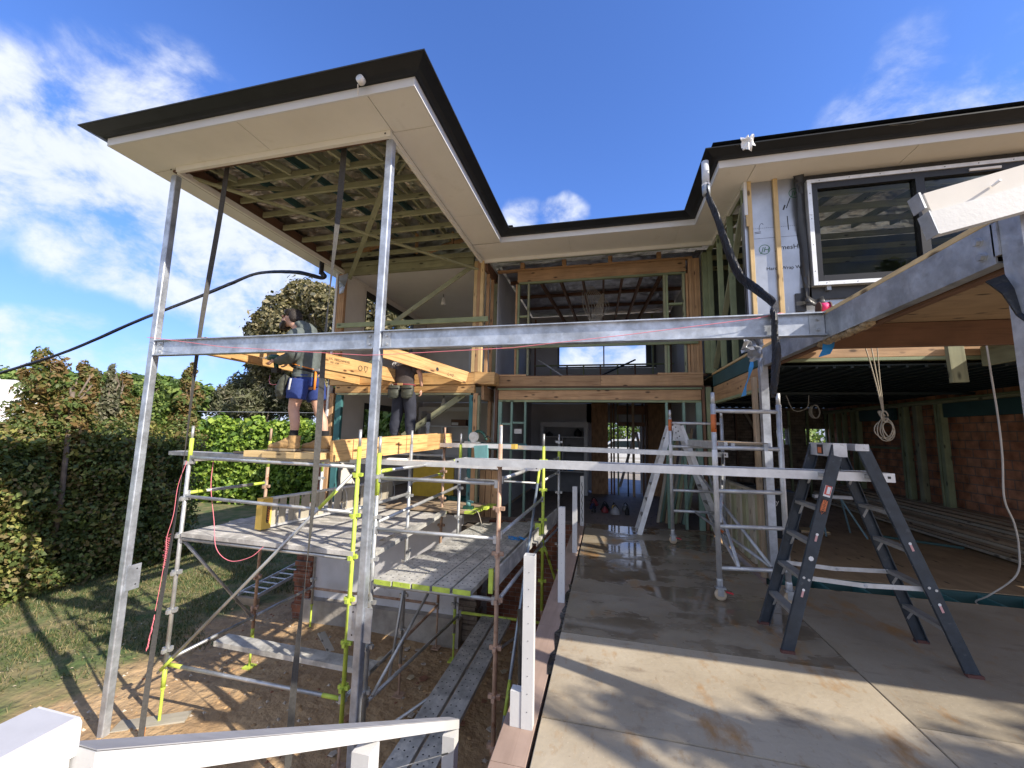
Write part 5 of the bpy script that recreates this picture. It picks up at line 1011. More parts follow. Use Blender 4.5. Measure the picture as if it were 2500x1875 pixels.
# mobile tower
TW = thing('mobile_tower', 'aluminium mobile scaffold tower on braked castors beside the slab column', 'scaffold tower', (1.5, 6, 0))
UP = {(0, 0): (1.18, 4.95), (1, 0): (1.885, 5.06), (0, 1): (1.04, 7.2), (1, 1): (1.85, 7.25)}
M_LABEL = mat('orange_label', (.62, .16, .04), .5, 0, .06)
for (i, j), (x, y) in UP.items():
    o = MB().tube([(x, y, .22), (x, y, 2.12 if j == 0 else 2.05)], .028, 14).build('upright', M_ALU, TW, smooth=True); zt_ = 2.12 if j == 0 else 2.05
    MB().tube([(x, y, zt_+.0005), (x, y, zt_+.13)], .022, 12).build('spigot', M_ALU, o, smooth=True)
    if i == 0:
        MB().tube([(x, y, 1.80 if j == 0 else 1.83), (x, y, 2.0 if j == 0 else 2.02)], .0292, 14).build('label', M_LABEL, o, smooth=True); MB().tube([(x, y, 1.38), (x, y, 1.60)], .0292, 14).build('label', M_PAPER, o, smooth=True)
        text('label_lettering', 'DO NOT CLIMB', .022, (x+.008, y-.0305, 1.99), (0, 0, -1), (1, 0, 0), M_INK, TW, .0004)
    c = MB(); c.lathe((x, y, .135), [(.03, 0), (.034, .03), (.034, .07), (.03, .088)], 10); c.box(x-.03, x+.03, y-.045, y-.038, .05, .14).box(x-.03, x+.03, y+.0, y+.007, .05, .14).box(x-.05, x+.05, y-.055, y+.02, .125, .14); cs = c.build('castor', M_GALVD, TW)
    MB().lathe((x, y-.036, .062), [(.045, 0), (.06, .004), (.06, .03), (.045, .034)], 18, 'y').build('wheel', M_CAST, cs, smooth=True); MB().bar((x+.05, y-.03, .10), (x+.12, y-.03, .085), .03, .012).build('brake_lever', M_RED, cs)
for j, zs in ((0, (2.04, 1.625, 1.15, .77, .33)), (1, (1.96, 1.57, 1.18, .85, .52))):
    for z in zs: MB().tube([(UP[0, j][0], UP[0, j][1], z), (UP[1, j][0], UP[1, j][1], z)], .0225, 12).build('rung', M_ALU, TW, smooth=True)
for a, c_ in (((0, 1), (1, 0)), ((1, 1), (0, 0))):
    for z0, z1 in ((.52, .33), (1.18, .33)):
        p_, q_ = V(UP[a][0]+(.35 if a[0] == 0 else -.25), UP[a][1]-.02, z1+ (1.24-.33 if z0 > 1 else .19)), V(UP[c_][0]+(-.15 if c_[0] else .2), UP[c_][1]+.02, .35)
        o = MB().tube([p_, q_], .019, 10).build('brace', M_GALVD, TW, smooth=True); md = p_+(q_-p_)*.42; d_ = (q_-p_).normalized(); MB().tube([md, md+d_*.12], .0205, 10).build('painted_band', M_LABEL, o, smooth=True)
MB().tube([(1.22, 5.0, .80), (1.84, 7.2, 1.5)], .019, 10).build('brace', M_GALVD, TW, smooth=True)
PLT = thing('tower_platform', 'aluminium trapdoor platform resting across the rungs of the mobile tower', 'platform', (1.5, 6.1, 1.6)); MB().box(1.30, 1.335, 5.02, 7.16, 1.60, 1.69).box(1.76, 1.795, 5.08, 7.2, 1.60, 1.69).build('side_rail', M_ALU, PLT); MB().box(1.338, 1.758, 5.05, 7.16, 1.665, 1.685).build('deck', M_OLDB, PLT); MB().box(1.298, 1.2995, 5.3, 5.5, 1.62, 1.68).build('label', M_LABEL, PLT)
MB().box(1.36, 1.40, 4.98, 5.08, 1.60, 1.68).box(1.70, 1.74, 5.0, 5.1, 1.60, 1.68).build('hook', M_GALVD, PLT)
# ladder lying on the grass beyond the scaffold
EL = thing('extension_ladder', 'aluminium ladder lying on the shaded grass below the scaffold platform', 'ladder', (-8, 9, ZG))
a0_, a1_, b0_, b1_ = V(-7.55, 7.75, -1.98), V(-7.45, 9.9, -1.75), V(-8.05, 7.75, -1.98), V(-7.95, 9.9, -1.75)
for p_, q_ in ((a0_, a1_), (b0_, b1_)): MB().bar(p_, q_, .028, .07).build('stile', M_ALUW, EL)
for i in range(9): f_ = (i+.5)/9; MB().tube([a0_.lerp(a1_, f_), b0_.lerp(b1_, f_)], .018, 8).build('rung', M_ALU, EL)
MB().box(-8.1, -7.4, 9.88, 9.98, ZG-.05, -1.79).build('rest_block', M_OLDB, EL); MB().box(-8.08, -7.5, 7.72, 7.8, ZG-.05, -2.02).build('rest_block', M_OLDB, EL)
# ================================================================ loose beams and timber
def lvl(p, q, label, w=.045, h=.27, n=1, m=M_LVL, name='timber_beam'):
    p, q = Vector(p), Vector(q); t = thing(name, label, 'beam', tuple((p+q)/2), 'loose laminated beams'); d = (q-p).normalized(); s = d.cross(V(0, 0, 1)).normalized()
    for i in range(n): timber('beam_ply', p+s*(i-(n-1)/2)*(w+.002), q+s*(i-(n-1)/2)*(w+.002), w, h, m, t)
    return t, d, s
t, d, s = lvl((-4.66, 5.42, 2.855), (-4.25, 7.92, 2.865), 'doubled orange beam with black stamped print behind the bearded worker', n=3)
fc = V(-4.66, 5.42, 2.855)+s*.072
for txt, sz, o_, zz in (('LVL  MERCHANDISE', .052, .30, .045), ('H2S  LOSP', .042, .33, -.012)): text('stamped_print', txt, sz, fc+d*o_+V(0, 0, zz), d, (0, 0, 1), M_INK, t, .001)
b = MB(); c = fc+d*1.02
b.tube([c+(d*math.cos(a)+V(0, 0, 1)*math.sin(a))*.045+s*.001 for a in [i*.42 for i in range(16)]], .005, 5); c2 = fc+d*1.16
b.tube([c2+d*x_+V(0, 0, z_)+s*.001 for x_, z_ in ((-.04, .05), (.04, .05), (.035, -.01), (0, -.06), (-.035, -.01), (-.04, .05))], .005, 5); b.tube([fc+d*x_+V(0, 0, z_)+s*.001 for x_, z_ in ((.22, .09), (.2, .02), (.12, -.04), (.08, .0))], .004, 5); b.build('stamped_mark', M_INK, t)
t, d, s = lvl((-4.33, 6.98, 3.295), (-2.86, 7.86, 2.865), 'single orange beam tilted up over the worker in brown', h=.25)
fc = V(-4.33, 6.98, 3.295)+s*.0235; MB().lathe((0, 0, 0), [(.01, 0), (.01, .001)], 6) ; text('stamped_print', 'L=0', .085, fc+d*1.33+V(0, 0, -.08), d, d.cross(s) if d.cross(s).z > 0 else -d.cross(s), M_INK, t, .001)
b = MB(); c = fc+d*1.12; b.prism([c+d*.03*math.cos(a)+V(0, 0, .04*math.sin(a)-.02) for a in [i*.7 for i in range(9)]], s*.001); b.build('knot', M_INK, t)
lvl((-5.50, 4.32, 2.86), (-5.50, 7.92, 2.865), 'orange floor beam hung from the steel beam left of the bearded worker', n=2, h=.24)
t, d, s = lvl((-5.15, 4.62, 2.88), (-4.85, 7.8, 2.9), 'short topped beam beside the left floor beam', n=1, h=.18)
# cut beams lying on the scaffold
for i, (dx, e0, e1, hh) in enumerate(((.0, 0, .0, .285), (-.05, .05, -.3, .28), (-.10, .16, -.5, .285))):
    nm = ('front', 'middle', 'rear')[i]
    p, q = V(-3.62, 4.74+e0, 1.44), V(-3.06, 7.6+e1, 1.555); t = thing('cut_beam', f'{nm} of three cut orange beams lying on edge across the scaffold', 'beam', tuple((p+q)/2), 'cut beams on the scaffold')
    off = V(dx*.9, 0, 0); timber('beam_ply', p+off, q+off, .045, hh, M_LVL, t)
    if i == 0:
        b = MB(); d = (q-p).normalized(); s = d.cross(V(0, 0, 1)).normalized()
        for f_ in (.12, .24, .52, .80): c = p+(q-p)*f_+s*.0232; b.bar(c-V(0, 0, .14), c+V(0, 0, .14), .012, .002, s)
        b.build('saw_mark', M_DARKW, t)
r7 = random.Random(4)
for i, (x0, x1, y, z) in enumerate(((-4.95, -4.55, 4.72, 1.37), (-4.62, -4.1, 4.70, 1.37), (-4.2, -3.72, 4.72, 1.37), (-4.9, -4.2, 4.95, 1.375), (-4.3, -3.7, 4.98, 1.375), (-4.5, -3.8, 5.2, 1.37))):
    nm = ('left end', 'middle', 'right end', 'second row left', 'second row right', 'back row')[i]
    t = thing('timber_offcut', f'pale pine offcut at the {nm} of the pile under the boots', 'offcut', ((x0+x1)/2, y, z), 'offcuts under the boots'); timber('block', (x0, y, z), (x1-.006, y+.02, z), .19, .085, M_NEWP, t)
t = thing('timber_offcut', 'thin brown scrap lying by the left front standard', 'offcut', (-5.5, 5.1, 1.35)); timber('block', (-5.62, 5.12, 1.345), (-4.98, 5.06, 1.35), .10, .03, M_OLDB, t)
for i in range(2): t = thing('timber_offcut', ('pale flat offcut lying in the sand by the old footing', 'board pad under the left front scaffold jack')[i], 'offcut', (-5, 6, ZG)); timber('block', *(((-5.35, 7.1, ZG+.05), (-4.75, 6.6, ZG+.03)) if i == 0 else ((-6.25, 4.35, ZG+.02), (-5.55, 4.75, ZG+.02))), .13 if i == 0 else .22, .035, M_PALE, t)
# long plank set on edge on the platform
LPk = thing('ladder_plank', 'ribbed aluminium and timber plank on edge with a yellow end cap on the left platform', 'plank', (-4.6, 6, .27))
pa, pb = V(-4.92, 4.98, .285), V(-4.38, 7.95, .285); dd = (pb-pa).normalized(); ss = dd.cross(V(0, 0, 1)).normalized()
for zz in (.005, .405): MB().bar(pa+V(0, 0, zz)+dd*.02, pb+V(0, 0, zz), .08, .03).build('side_rail', M_ALUW, LPk)
r8 = random.Random(6); x = .18
while x < 2.9:
    wd = r8.choice((.09, .12, .16)); c = pa+dd*x+V(0, 0, .205)+ss*.012; timber('slat', c-V(0, 0, .183), c+V(0, 0, .183), .02, wd-.01, M_PALE, LPk, up=tuple(dd)); x += wd+r8.choice((.0, .01, .03, .07))
for f_ in (.5, .93, .8): 
    c = pa+dd*3*f_+ss*.045; MB().ribbon(bez([c+V(0, 0, .39), c+dd*.06+V(0, 0, .3), c+dd*.08+V(0, 0, .1), c+dd*.0+V(0, 0, .03)], 4), [dd*.01]*13, .003).build('stay', M_ALU, LPk)
ec = MB().bar(pa+V(0, 0, .205)-dd*.02, pa+V(0, 0, .205)+dd*.13, .13, .44).build('end_cap', M_YEL, LPk)
f0 = pa+dd*.075+ss*.0655+V(0, 0, .205); b = MB(); b.prism([f0+dd*.026*a_+V(0, 0, z_) for a_, z_ in ((-1, -.11), (-.5, -.135), (.5, -.135), (1, -.11), (1, .11), (.5, .135), (-.5, .135), (-1, .11))], ss*.001); b.build('label', M_STD, ec)
text('label_lettering', 'LADAMAX', .047, f0+ss*.0012-V(0, 0, .12)+dd*.017, (0, 0, 1), -dd, M_ORANGE, LPk, .0006)
# timber stack in the garage, leaning lengths, trestle, pallet, oddments
for i in range(9):
    nm = ('bottom', 'lower', 'third', 'fourth', 'fifth', 'sixth', 'seventh', 'eighth', 'top')[i]; z = .05+.052*i; xo = 5.75+.02*(i % 3)+(.05*i if i > 4 else 0)
    t = thing('stacked_board', f'{nm} layer of long pale boards stacked along the garage brick wall', 'boards', (xo+.3, 10, z), 'boards stacked in the garage')
    for k in range(4): tbox('board', xo+k*.098, xo+k*.098+.094, 6.9+.15*r7.random()+.2*(i % 2), 13.4, z-.022, z+.024, M_OLDB if (i+k) % 3 else M_PALE, t)
for i in range(11):
    x = 1.0+i*.075; col = (M_PALE, M_MINT, M_PINEG, M_OLDB)[i % 4]; nm = ('grey', 'mint', 'green', 'brown')[i % 4]; od = ('first', 'second', 'third', 'fourth', 'fifth', 'sixth', 'seventh', 'eighth', 'ninth', 'tenth', 'eleventh')[i]
    t = thing('leaning_timber', f'{nm} timber length leaning by the hall wall, {od} from the left', 'timber', (x, 9.2, 0), 'timber lengths leaning in the hall'); timber('length', (x-.02*i, 8.9+.08*(i % 3), -.03), (x+.35-.01*i, 9.4, 1.55+.12*((i*5) % 4)), .05, .09, col, t, up=(0, 1, 0))
TS = thing('trestle', 'white topped trestle with pale blue steel legs on the garage floor', 'trestle', (4.2, 8.9, 0)); MB().box(3.85, 4.48, 8.93, 9.02, .63, .69).build('top', M_PAPER, TS)
for p_, q_ in (((4.3, 8.97, .63), (4.49, 8.6, 0)), ((4.3, 8.97, .63), (4.47, 9.09, 0)), ((3.95, 8.97, .63), (3.85, 8.6, 0)), ((3.95, 8.97, .63), (3.85, 9.2, 0))): MB().tube([p_, q_], .016, 8).build('leg', mat('pale_blue_steel', (.22, .36, .42), .45, .4, .1), TS)
t = thing('pallet_offcuts', 'two small pale boards nailed on a base on the garage floor', 'boards', (3.7, 8.9, 0)); tbox('board', 3.5, 3.72, 8.7, 9.0, .04, .06, M_NEWP, t); tbox('board', 3.74, 3.96, 8.7, 9.0, .04, .06, M_NEWP, t); tbox('base', 3.5, 3.98, 8.72, 8.98, .0, .038, M_OLDB, t)
t = thing('steel_bar', 'flat blue steel bar lying in front of the board stack', 'bar', (5.2, 8.6, 0)); MB().bar((4.75, 8.9, .02), (5.7, 8.35, .02), .05, .035).build('bar', M_TEAL, t)
for i, (x, y, lab, c_) in enumerate(((2.9, 8.4, 'dark speaker shaped box with pale lettering behind the tower', M_BLACK), (2.6, 9.3, 'black crate by the low timber wall', M_BLACK))):
    t = thing('storage_box', lab, 'box', (x, y, 0)); MB().box(x-.35, x+.35, y-.25, y+.25, .0, .75).build('body', c_, t); MB().box(x-.36, x+.36, y-.26, y+.26, .752, .80).build('lid', c_, t)
    if i == 0: text('lettering', 'peavey', .13, (x-.3, y-.2515, .58), (1, 0, 0), (0, 0, 1), M_CABLEW, t, .001)
t = thing('yellow_sheet', 'yellow sheet leaning inside the lower left room', 'sheet', (-4.2, 9.5, .1)); MB().box(-4.82, -3.72, 9.5, 9.55, .1, .85).build('sheet', M_YELB, t)
t = thing('green_tarp', 'dark green folded tarpaulin on the floor of the lower left room', 'tarp', (-3.3, 9.0, .1)); b = MB(); 
for i in range(6): b.lathe((-3.7+i*.16, 9.0+.05*(i % 2), .1), [(.20, 0), (.17, .08+.03*(i % 3)), (.05, .14)], 8)
b.build('cloth', M_TOOLG, t, smooth=True)
t = thing('mitre_saw', 'grey and black circular saw resting on the rear plank', 'power saw', (-2.3, 7.6, 1.52)); b = MB().lathe((-2.55, 7.5, 1.64), [(.10, 0), (.10, .035)], 16, 'y').box(-2.72, -2.42, 7.45, 7.62, 1.525, 1.545); b.build('blade_guard', M_GALVD, t); MB().tube(bez([(-2.6, 7.56, 1.66), (-2.5, 7.56, 1.75), (-2.38, 7.56, 1.72), (-2.3, 7.56, 1.58)], 5), .028, 8).build('handle', M_TOOLG, t, smooth=True); MB().tube(bez([(-2.35, 7.56, 1.6), (-2.25, 7.5, 1.66), (-2.15, 7.5, 1.55)], 5), .01, 6).build('lead', M_BLACK, t)
t = thing('tool_bag', 'teal cloth bag hanging below the saw', 'bag', (-2.3, 7.2, 1.2)); b = MB().prism([(-2.42, 7.16, 1.48), (-2.16, 7.16, 1.5), (-2.14, 7.12, 1.2), (-2.38, 7.12, 1.18)], (0, .08, 0)); b.build('bag', M_TEALT, t)
t = thing('cordless_drill', 'small teal drill battery tool left on the brown bridging planks', 'power tool', (-2.5, 7.3, .26)); MB().box(-2.62, -2.44, 7.22, 7.34, .307, .36).build('battery', M_TOOLG, t); MB().lathe((-2.53, 7.28, .361), [(.045, 0), (.05, .06), (.03, .10)], 12).build('body', M_TEALT, t, smooth=True); MB().tube([(-2.53, 7.28, .44), (-2.44, 7.28, .43)], .024, 8).build('head', M_TEALT, t)
t = thing('cord_tangle', 'blue tangled cord on the far end of the right scaffold deck', 'cord', (-1.4, 6.9, 0)); MB().tube([(-1.62+.02*i+.06*math.sin(i*2.1), 6.75+.08*math.sin(i*1.3)+.0*i, -.02+.012*(i % 3)) for i in range(22)], .009, 5).build('cord', M_BLUE, t)
t = thing('extension_lead', 'pale extension lead lying across the bridging planks', 'cord', (-2.2, 7.2, .25)); MB().tube(bez([(-2.85, 7.2, .315), (-2.6, 7.08, .315), (-2.42, 7.12, .315), (-2.28, 7.1, .29), (-2.1, 7.0, .0), (-1.7, 6.9, -.02)], 6), .007, 5).build('lead', M_CABLE, t)
M_DARKRED = mat('dark_red_plastic', (.16, .02, .025), .5, 0, .1); M_GREYP = mat('pale_grey_plastic', (.30, .30, .31), .5, 0, .1)
for i in range(9):
    x, y = -.35+.25*(i % 4)+.05*r7.random(), 9.4+.5*(i//4)+.3*r7.random(); lab = ('black nail gun on the hall floor', 'red toolbox on the hall floor', 'white circular saw on the hall floor', 'dark hose coil on the hall floor', 'blue drop sheet bundle on the hall floor', 'black tool case on the hall floor', 'yellow handled tool on the hall floor', 'grey plastic wrap bundle on the hall floor', 'small red tool on the hall floor')[i]
    mm = (M_BLACK, M_DARKRED, M_GREYP, M_BLACK, mat('navy_sheet', (.015, .02, .07), .8, 0, .2), M_BLACK, M_YEL, mat('grey_wrap', (.10, .11, .12), .3, 0, .3, 8, bump=.8), M_DARKRED)[i]; sx = .05+.03*(i % 3); t = thing('site_tool', lab, 'tool', (x, y, -.03)); 
    MB().lathe((x, y, -.03), [(sx, 0), (sx*1.05, .03), (sx*.8, .06+.02*(i % 4)), (sx*.3, .10+.03*(i % 3))], 9).build('body', mm, t); MB().tube(bez([(x-sx*.7, y, .05), (x, y-.02, .13+.02*(i % 3)), (x+sx*.8, y, .05)], 4), .012, 6).build('handle', M_BLACK, t)
for x0, z, hh, lab in ((-1.7, 1.65, .12, 'black bowl on the bookcase top shelf'), (-.85, 1.65, .22, 'dark bottle on the bookcase top shelf'), (-1.05, .65, .28, 'blue water drum on the bookcase low shelf'), (-1.1, 1.23, .14, 'black tray of bits on the bookcase middle shelf')):
    t = thing('shelf_item', lab, 'shelf item', (x0, 12.1, z)); MB().lathe((x0, 12.12, z+.001), [(.10, 0), (.12, hh*.3), (.10, hh*.7), (.04, hh)], 12).build('body', M_BLACK if 'blue' not in lab else M_BLUE, t, smooth=True); MB().lathe((x0, 12.12, z+hh+.0015), [(.035, 0), (.03, .02)], 10).build('cap', M_INK, t)
t = thing('cardboard_box', 'brown box on the shelves of the lower left room', 'box', (-4.7, 12.35, 1.91)); MB().box(-4.95, -4.45, 12.24, 12.5, 1.912, 2.12).build('body', M_DARKW, t); MB().box(-4.93, -4.70, 12.23, 12.239, 1.93, 2.02).build('label', M_PAPER, t)
t = thing('safety_lanyard', 'grey hook strap hanging from the diagonal timber in the lower room', 'strap', (-3.75, 8.05, 1.7)); MB().box(-3.83, -3.74, 8.055, 8.07, 1.93, 2.12).build('strap', M_SOCK, t); MB().ribbon([(-3.79, 8.06, 1.93-.05*i) for i in range(13)], [V(.04+.012*math.sin(i*1.2), 0, 0) for i in range(13)], .002).build('webbing', M_GALVD, t)
# ================================================================ straps, hoses, string, paper
def strap(name, label, top, bot, w, turns, ph, tip=None):
    t = thing(name, label, 'strap', bot, 'webbing hold-down straps'); n = 60; a, b_ = Vector(top), Vector(bot); pts = [a.lerp(b_, i/n)+V(.012*math.sin(i*.21+ph), .012*math.cos(i*.17), 0) for i in range(n+1)]
    sd = [V(math.cos(ph+turns*math.pi*i/n), math.sin(ph+turns*math.pi*i/n), 0)*w/2 for i in range(n+1)]; MB().ribbon(pts, sd, .0018).build('webbing', M_STRAP, t)
    if tip: k = Vector(bot); MB().ribbon([k+V(0, 0, .10), k+V(0, -.004, .0)], [sd[-1]*1.05]*2, .0025).build('end_tab', M_ORANGE, t)
    return t
strap('hold_down_strap', 'left grey webbing strap hanging from the balcony roof, with orange tip', (-5.48, 4.34, 5.6), (-5.70, 4.28, -2.14), .062, 1.15, .4, True)
strap('hold_down_strap', 'right grey webbing strap hanging twisted from the balcony roof', (-3.49, 4.34, 5.62), (-3.55, 4.31, -2.12), .075, 2.3, .2)
def hose(label, pts, rs, loc, flat=.45):
    t = thing('drain_sock', label, 'drain hose', loc, 'black plastic drain hoses'); P2 = bez(pts, 10); n = 12; b = MB(); k = MB(); rg = random.Random(len(label)); rings = []
    a = V(0, 0, 1)
    for i, p in enumerate(P2):
        tt = (P2[min(i+1, len(P2)-1)]-P2[max(i-1, 0)]).normalized(); a = (a-tt*a.dot(tt)).normalized(); b2 = tt.cross(a); f_ = i/(len(P2)-1)*(len(rs)-1); j = min(int(f_), len(rs)-2); r = rs[j]+(rs[j+1]-rs[j])*(f_-j); tw = i*.035
        rings.append([p+(a*math.cos(q/n*6.283+tw)+b2*math.sin(q/n*6.283+tw)*flat)*r*(1+.07*math.sin(q*2.1+i*.45)+.09*rg.uniform(-1, 1)*(1 if i % 2 else .5)) for q in range(n)])
    vs = [q for r_ in rings for q in r_]; b.add(vs, [(i*n+q, i*n+(q+1) % n, (i+1)*n+(q+1) % n, (i+1)*n+q) for i in range(len(rings)-1) for q in range(n)]+[tuple(range(n)), tuple((len(rings)-1)*n+q for q in range(n))]); b.build('sock', M_HOSE, t); return t
h1 = hose('long black drain hose sagging from the left eave out over the garden', [(-6.20, 7.3, 5.22)]+[at(px*1.1302, py*1.1302, y=yy) for px, py, yy in ((698, 601, 7.28), (640, 588, 7.2), (560, 590, 7.1), (500, 612, 6.9), (430, 641, 6.6), (300, 692, 6.0), (150, 757, 5.4), (0, 806, 5.0), (-150, 850, 4.7))], [.05, .07, .082, .078, .085, .08, .072, .062, .06, .06], (-7, 7, 4), .4)
MB().tube([(-6.19, 7.3, 5.5), (-6.19, 7.3, 5.16)], .05, 12).build('pipe_end', M_DPC, h1)
h2 = hose('crumpled black drain hose from the right eave draped over the steel beam', [(1.365, 5.62, 5.24), (1.37, 5.60, 5.05), (1.46, 5.58, 4.75), (1.56, 5.52, 4.25), (1.66, 5.40, 3.8), (1.74, 5.1, 3.5), (1.70, 4.5, 3.12), (1.56, 4.2, 2.955), (1.545, 4.12, 2.88), (1.54, 4.12, 2.7), (1.54, 4.11, 2.5), (1.50, 4.10, 2.2), (1.49, 4.10, 2.12)], [.05, .05, .075, .085, .08, .06, .055, .05, .055, .07, .08, .07, .04], (1.5, 5, 2.2), .4)
tw_ = thing('white_pipe', 'grey and white plastic pipe end tied to the crumpled black drain hose', 'pipe', (1.36, 5.62, 5.1)); MB().tube([(1.36, 5.62, 5.195), (1.362, 5.618, 5.07)], .052, 16).build('pipe', mat('pvc_grey', (.33, .37, .42), .4, 0, .1), tw_, smooth=True); MB().tube([(1.36, 5.62, 5.225), (1.36, 5.62, 5.197)], .053, 16).build('collar', M_PAPER, tw_)
ln = thing('string_line', 'pink builder string line stretched below the steel beam', 'string', (-2, 4.1, 2.8)); MB().tube([(-6.28, 4.14, 2.96), (-6.17, 4.13, 2.95), (-4.9, 4.13, 2.78), (-2.8, 4.13, 2.62), (-2.6, 4.13, 2.62), (-1.0, 4.13, 2.66), (.2, 4.13, 2.76), (1.4, 4.14, 2.88), (1.62, 4.2, 2.94), (2.0, 4.4, 2.96)], .0035, 5).build('string', M_PINK, ln)
rl_ = thing('string_reel', 'bright pink string reel sitting on the timber top plate', 'reel', (2.03, 4.25, 2.95)); MB().lathe((2.0, 4.3, 3.0), [(.05, 0), (.05, .075)], 16, 'x').build('string', mat('hot_pink', (.75, .03, .16), .6, 0, .1), rl_, smooth=True); MB().lathe((1.99, 4.3, 3.0), [(.06, 0), (.06, .009)], 16, 'x').lathe((2.076, 4.3, 3.0), [(.06, 0), (.06, .009)], 16, 'x').build('flange', M_DARKW, rl_)
s2 = thing('rope', 'pink frayed rope hanging on the left front scaffold standard', 'rope', (-5.95, 4.45, -1)); MB().tube(bez([(-5.80, 4.52, 1.24), (-5.88, 4.5, .9), (-5.90, 4.5, .5), (-5.93, 4.47, .2), (-5.90, 4.46, .0), (-5.93, 4.46, -.4), (-5.95, 4.45, -.75)], 6), .0035, 6).build('rope', M_PINK, s2)
b = MB(); r9 = random.Random(11)
for i in range(14): z = .25-.03*i; b.tube([(-5.9+.03*r9.random(), 4.5, z), (-5.95-.03*r9.random(), 4.48, z-.05), (-5.89, 4.5, z-.08)], .003, 5)
for i in range(24): z = -.80-.018*i; x = -5.95-.06*(-z-.8)/.43; b.tube([(x, 4.45, z), (x+r9.uniform(-.014, .014), 4.445, z-.05)], .0045, 4)
b.build('frayed_end', M_PINK, s2)
s3 = thing('string_loop', 'red cord looping down from the upper ledger to the platform', 'string', (-5.3, 4.7, .3)); MB().tube(bez([(-5.45, 4.62, 1.25), (-5.42, 4.6, .9), (-5.28, 4.58, .45), (-5.1, 4.5, .12), (-4.8, 4.45, .0), (-4.5, 4.46, .07), (-4.35, 4.5, .2)], 8), .0045, 5).build('cord', M_PINK, s3)
s4 = thing('string_line', 'faint pink string slung towards the bearded worker from the garden', 'string', (-6, 5, 2.4)); MB().tube(bez([(-6.2, 6.2, 2.72), (-5.6, 5.6, 2.5), (-5.0, 5.1, 2.40), (-4.5, 4.9, 2.42)], 6), .0035, 5).build('string', M_PINK, s4)
def crumple(label, c, s_, m, seed, name='paper_scrap'):
    r_ = random.Random(seed); t = thing(name, label, 'scrap', c); b = MB(); n = 7
    pts = [[V(c[0]+s_*(i/(n-1)-.5)*(1+.3*r_.random()), c[1]-.02-s_*.5*r_.random(), c[2]+s_*1.5*(j/(n-1)-.5)+s_*.25*r_.random()) for i in range(n)] for j in range(n)]
    b.add([p for r2 in pts for p in r2], [(j*n+i, j*n+i+1, (j+1)*n+i+1, (j+1)*n+i) for j in range(n-1) for i in range(n-1) if (i-3)**2+(j-3)**2 < 12+3*r_.random()]); b.build('sheet', m, t); return t
crumple('crumpled white paper caught on the right gutter', (1.84, 5.47, 5.60), .13, M_PAPER, 5)
t = thing('downlight_can', 'small white and silver pipe cap hanging at the front gutter', 'pipe cap', (-2.62, 3.45, 5.55)); MB().lathe((-2.62, 3.42, 5.575), [(.042, 0), (.046, .02), (.046, .06)], 16, 'y').build('cap', M_PAPER, t, smooth=True); MB().lathe((-2.62, 3.418, 5.575), [(.03, 0), (.034, -.003)], 16, 'y').build('rim', M_ALU, t); MB().tube([(-2.66, 3.46, 5.54), (-2.72, 3.555, 5.505)], .006, 6).build('wire', M_PAPER, t)
crumple('white plastic wrapper bunched under the steel beam by the column', (1.62, 5.0, 2.72), .18, M_WRAP, 9, 'plastic_wrapper')
for i, (pts, lab) in enumerate(((((1.80, 5.55, 2.72), (1.77, 5.5, 2.62), (1.74, 5.5, 2.5), (1.69, 5.48, 2.38), (1.665, 5.48, 2.26)), 'torn strip of blue tape hanging left of the column'), (((2.06, 4.3, 2.67), (2.04, 4.28, 2.60), (2.0, 4.27, 2.53)), 'blue tape tag under the side steel beam'))):
    t = thing('blue_tape', lab, 'tape', pts[-1]); MB().ribbon(pts, [V(.02+.012*math.sin(j*1.9), .01, .01) if i == 0 else V(.05, 0, .015) for j in range(len(pts))], .0015).build('tape', M_BLUE, t)
cb = thing('cable_coil', 'beige electrical cable coil hanging from the floor above the ladder', 'cable', (2.85, 5, 1.9)); 
for k_, off in enumerate((-.05, .0, .03)): MB().tube(bez([(2.70+k_*.07, 5.0, 2.9), (2.76+k_*.04, 5.0, 2.6), (2.80+.02*k_, 5.0, 2.35), (2.83+.008*k_, 5.0, 2.12), (2.84, 5.0, 2.0)], 6), .0055, 6).build('cable', M_CABLE, cb, smooth=True)
b = MB()
for k_ in range(5): rr_ = .045+.009*k_; b.tube([(2.86+rr_*math.cos(a)*(.9+.05*k_)+.008*math.sin(a*2+k_), 5.0+.012*k_-.02, 1.865+(.075+.012*((k_*3) % 5))*math.sin(a)) for a in [j*.33 for j in range(20)]], .005, 6)
for k_ in range(3): b.tube([(2.84+.03*math.cos(a+k_), 4.98+.02*k_, 2.0+.055*math.sin(a)) for a in [j*.4 for j in range(16)]], .0065, 6)
b.build('coil', M_CABLE, cb, smooth=True)
cw = thing('hanging_cable', 'single white cable hanging down to the floor gap at the right', 'cable', (3.8, 5, .1)); MB().tube(bez([(3.78, 5.0, 2.92), (3.79, 5.0, 2.5), (3.82, 5.02, 2.0), (3.83, 5.04, 1.6), (3.85, 5.1, 1.2), (3.98, 5.2, .95), (4.07, 5.3, .7), (4.10, 5.4, .4), (4.0, 5.6, .12), (3.98, 5.75, .0), (4.02, 5.78, -.06)], 6), .008, 6).build('cable', M_CABLEW, cw, smooth=True)
cg = thing('cable_coil', 'small white cable bundle hanging at the back of the garage', 'cable', (3.9, 9.5, 2.2)); b = MB()
for k_ in range(4): b.tube([(4.0+(.10+.01*k_)*math.cos(a)*.7, 9.0+.02*k_, 2.28+.13*math.sin(a)) for a in [j*.4 for j in range(17)]], .008, 5)
b.tube(bez([(3.5, 9.0, 2.6), (3.62, 9.0, 2.3), (3.85, 9.0, 2.35), (3.9, 9, 2.6)], 5), .008, 5); b.build('coil', M_CABLEW, cg)
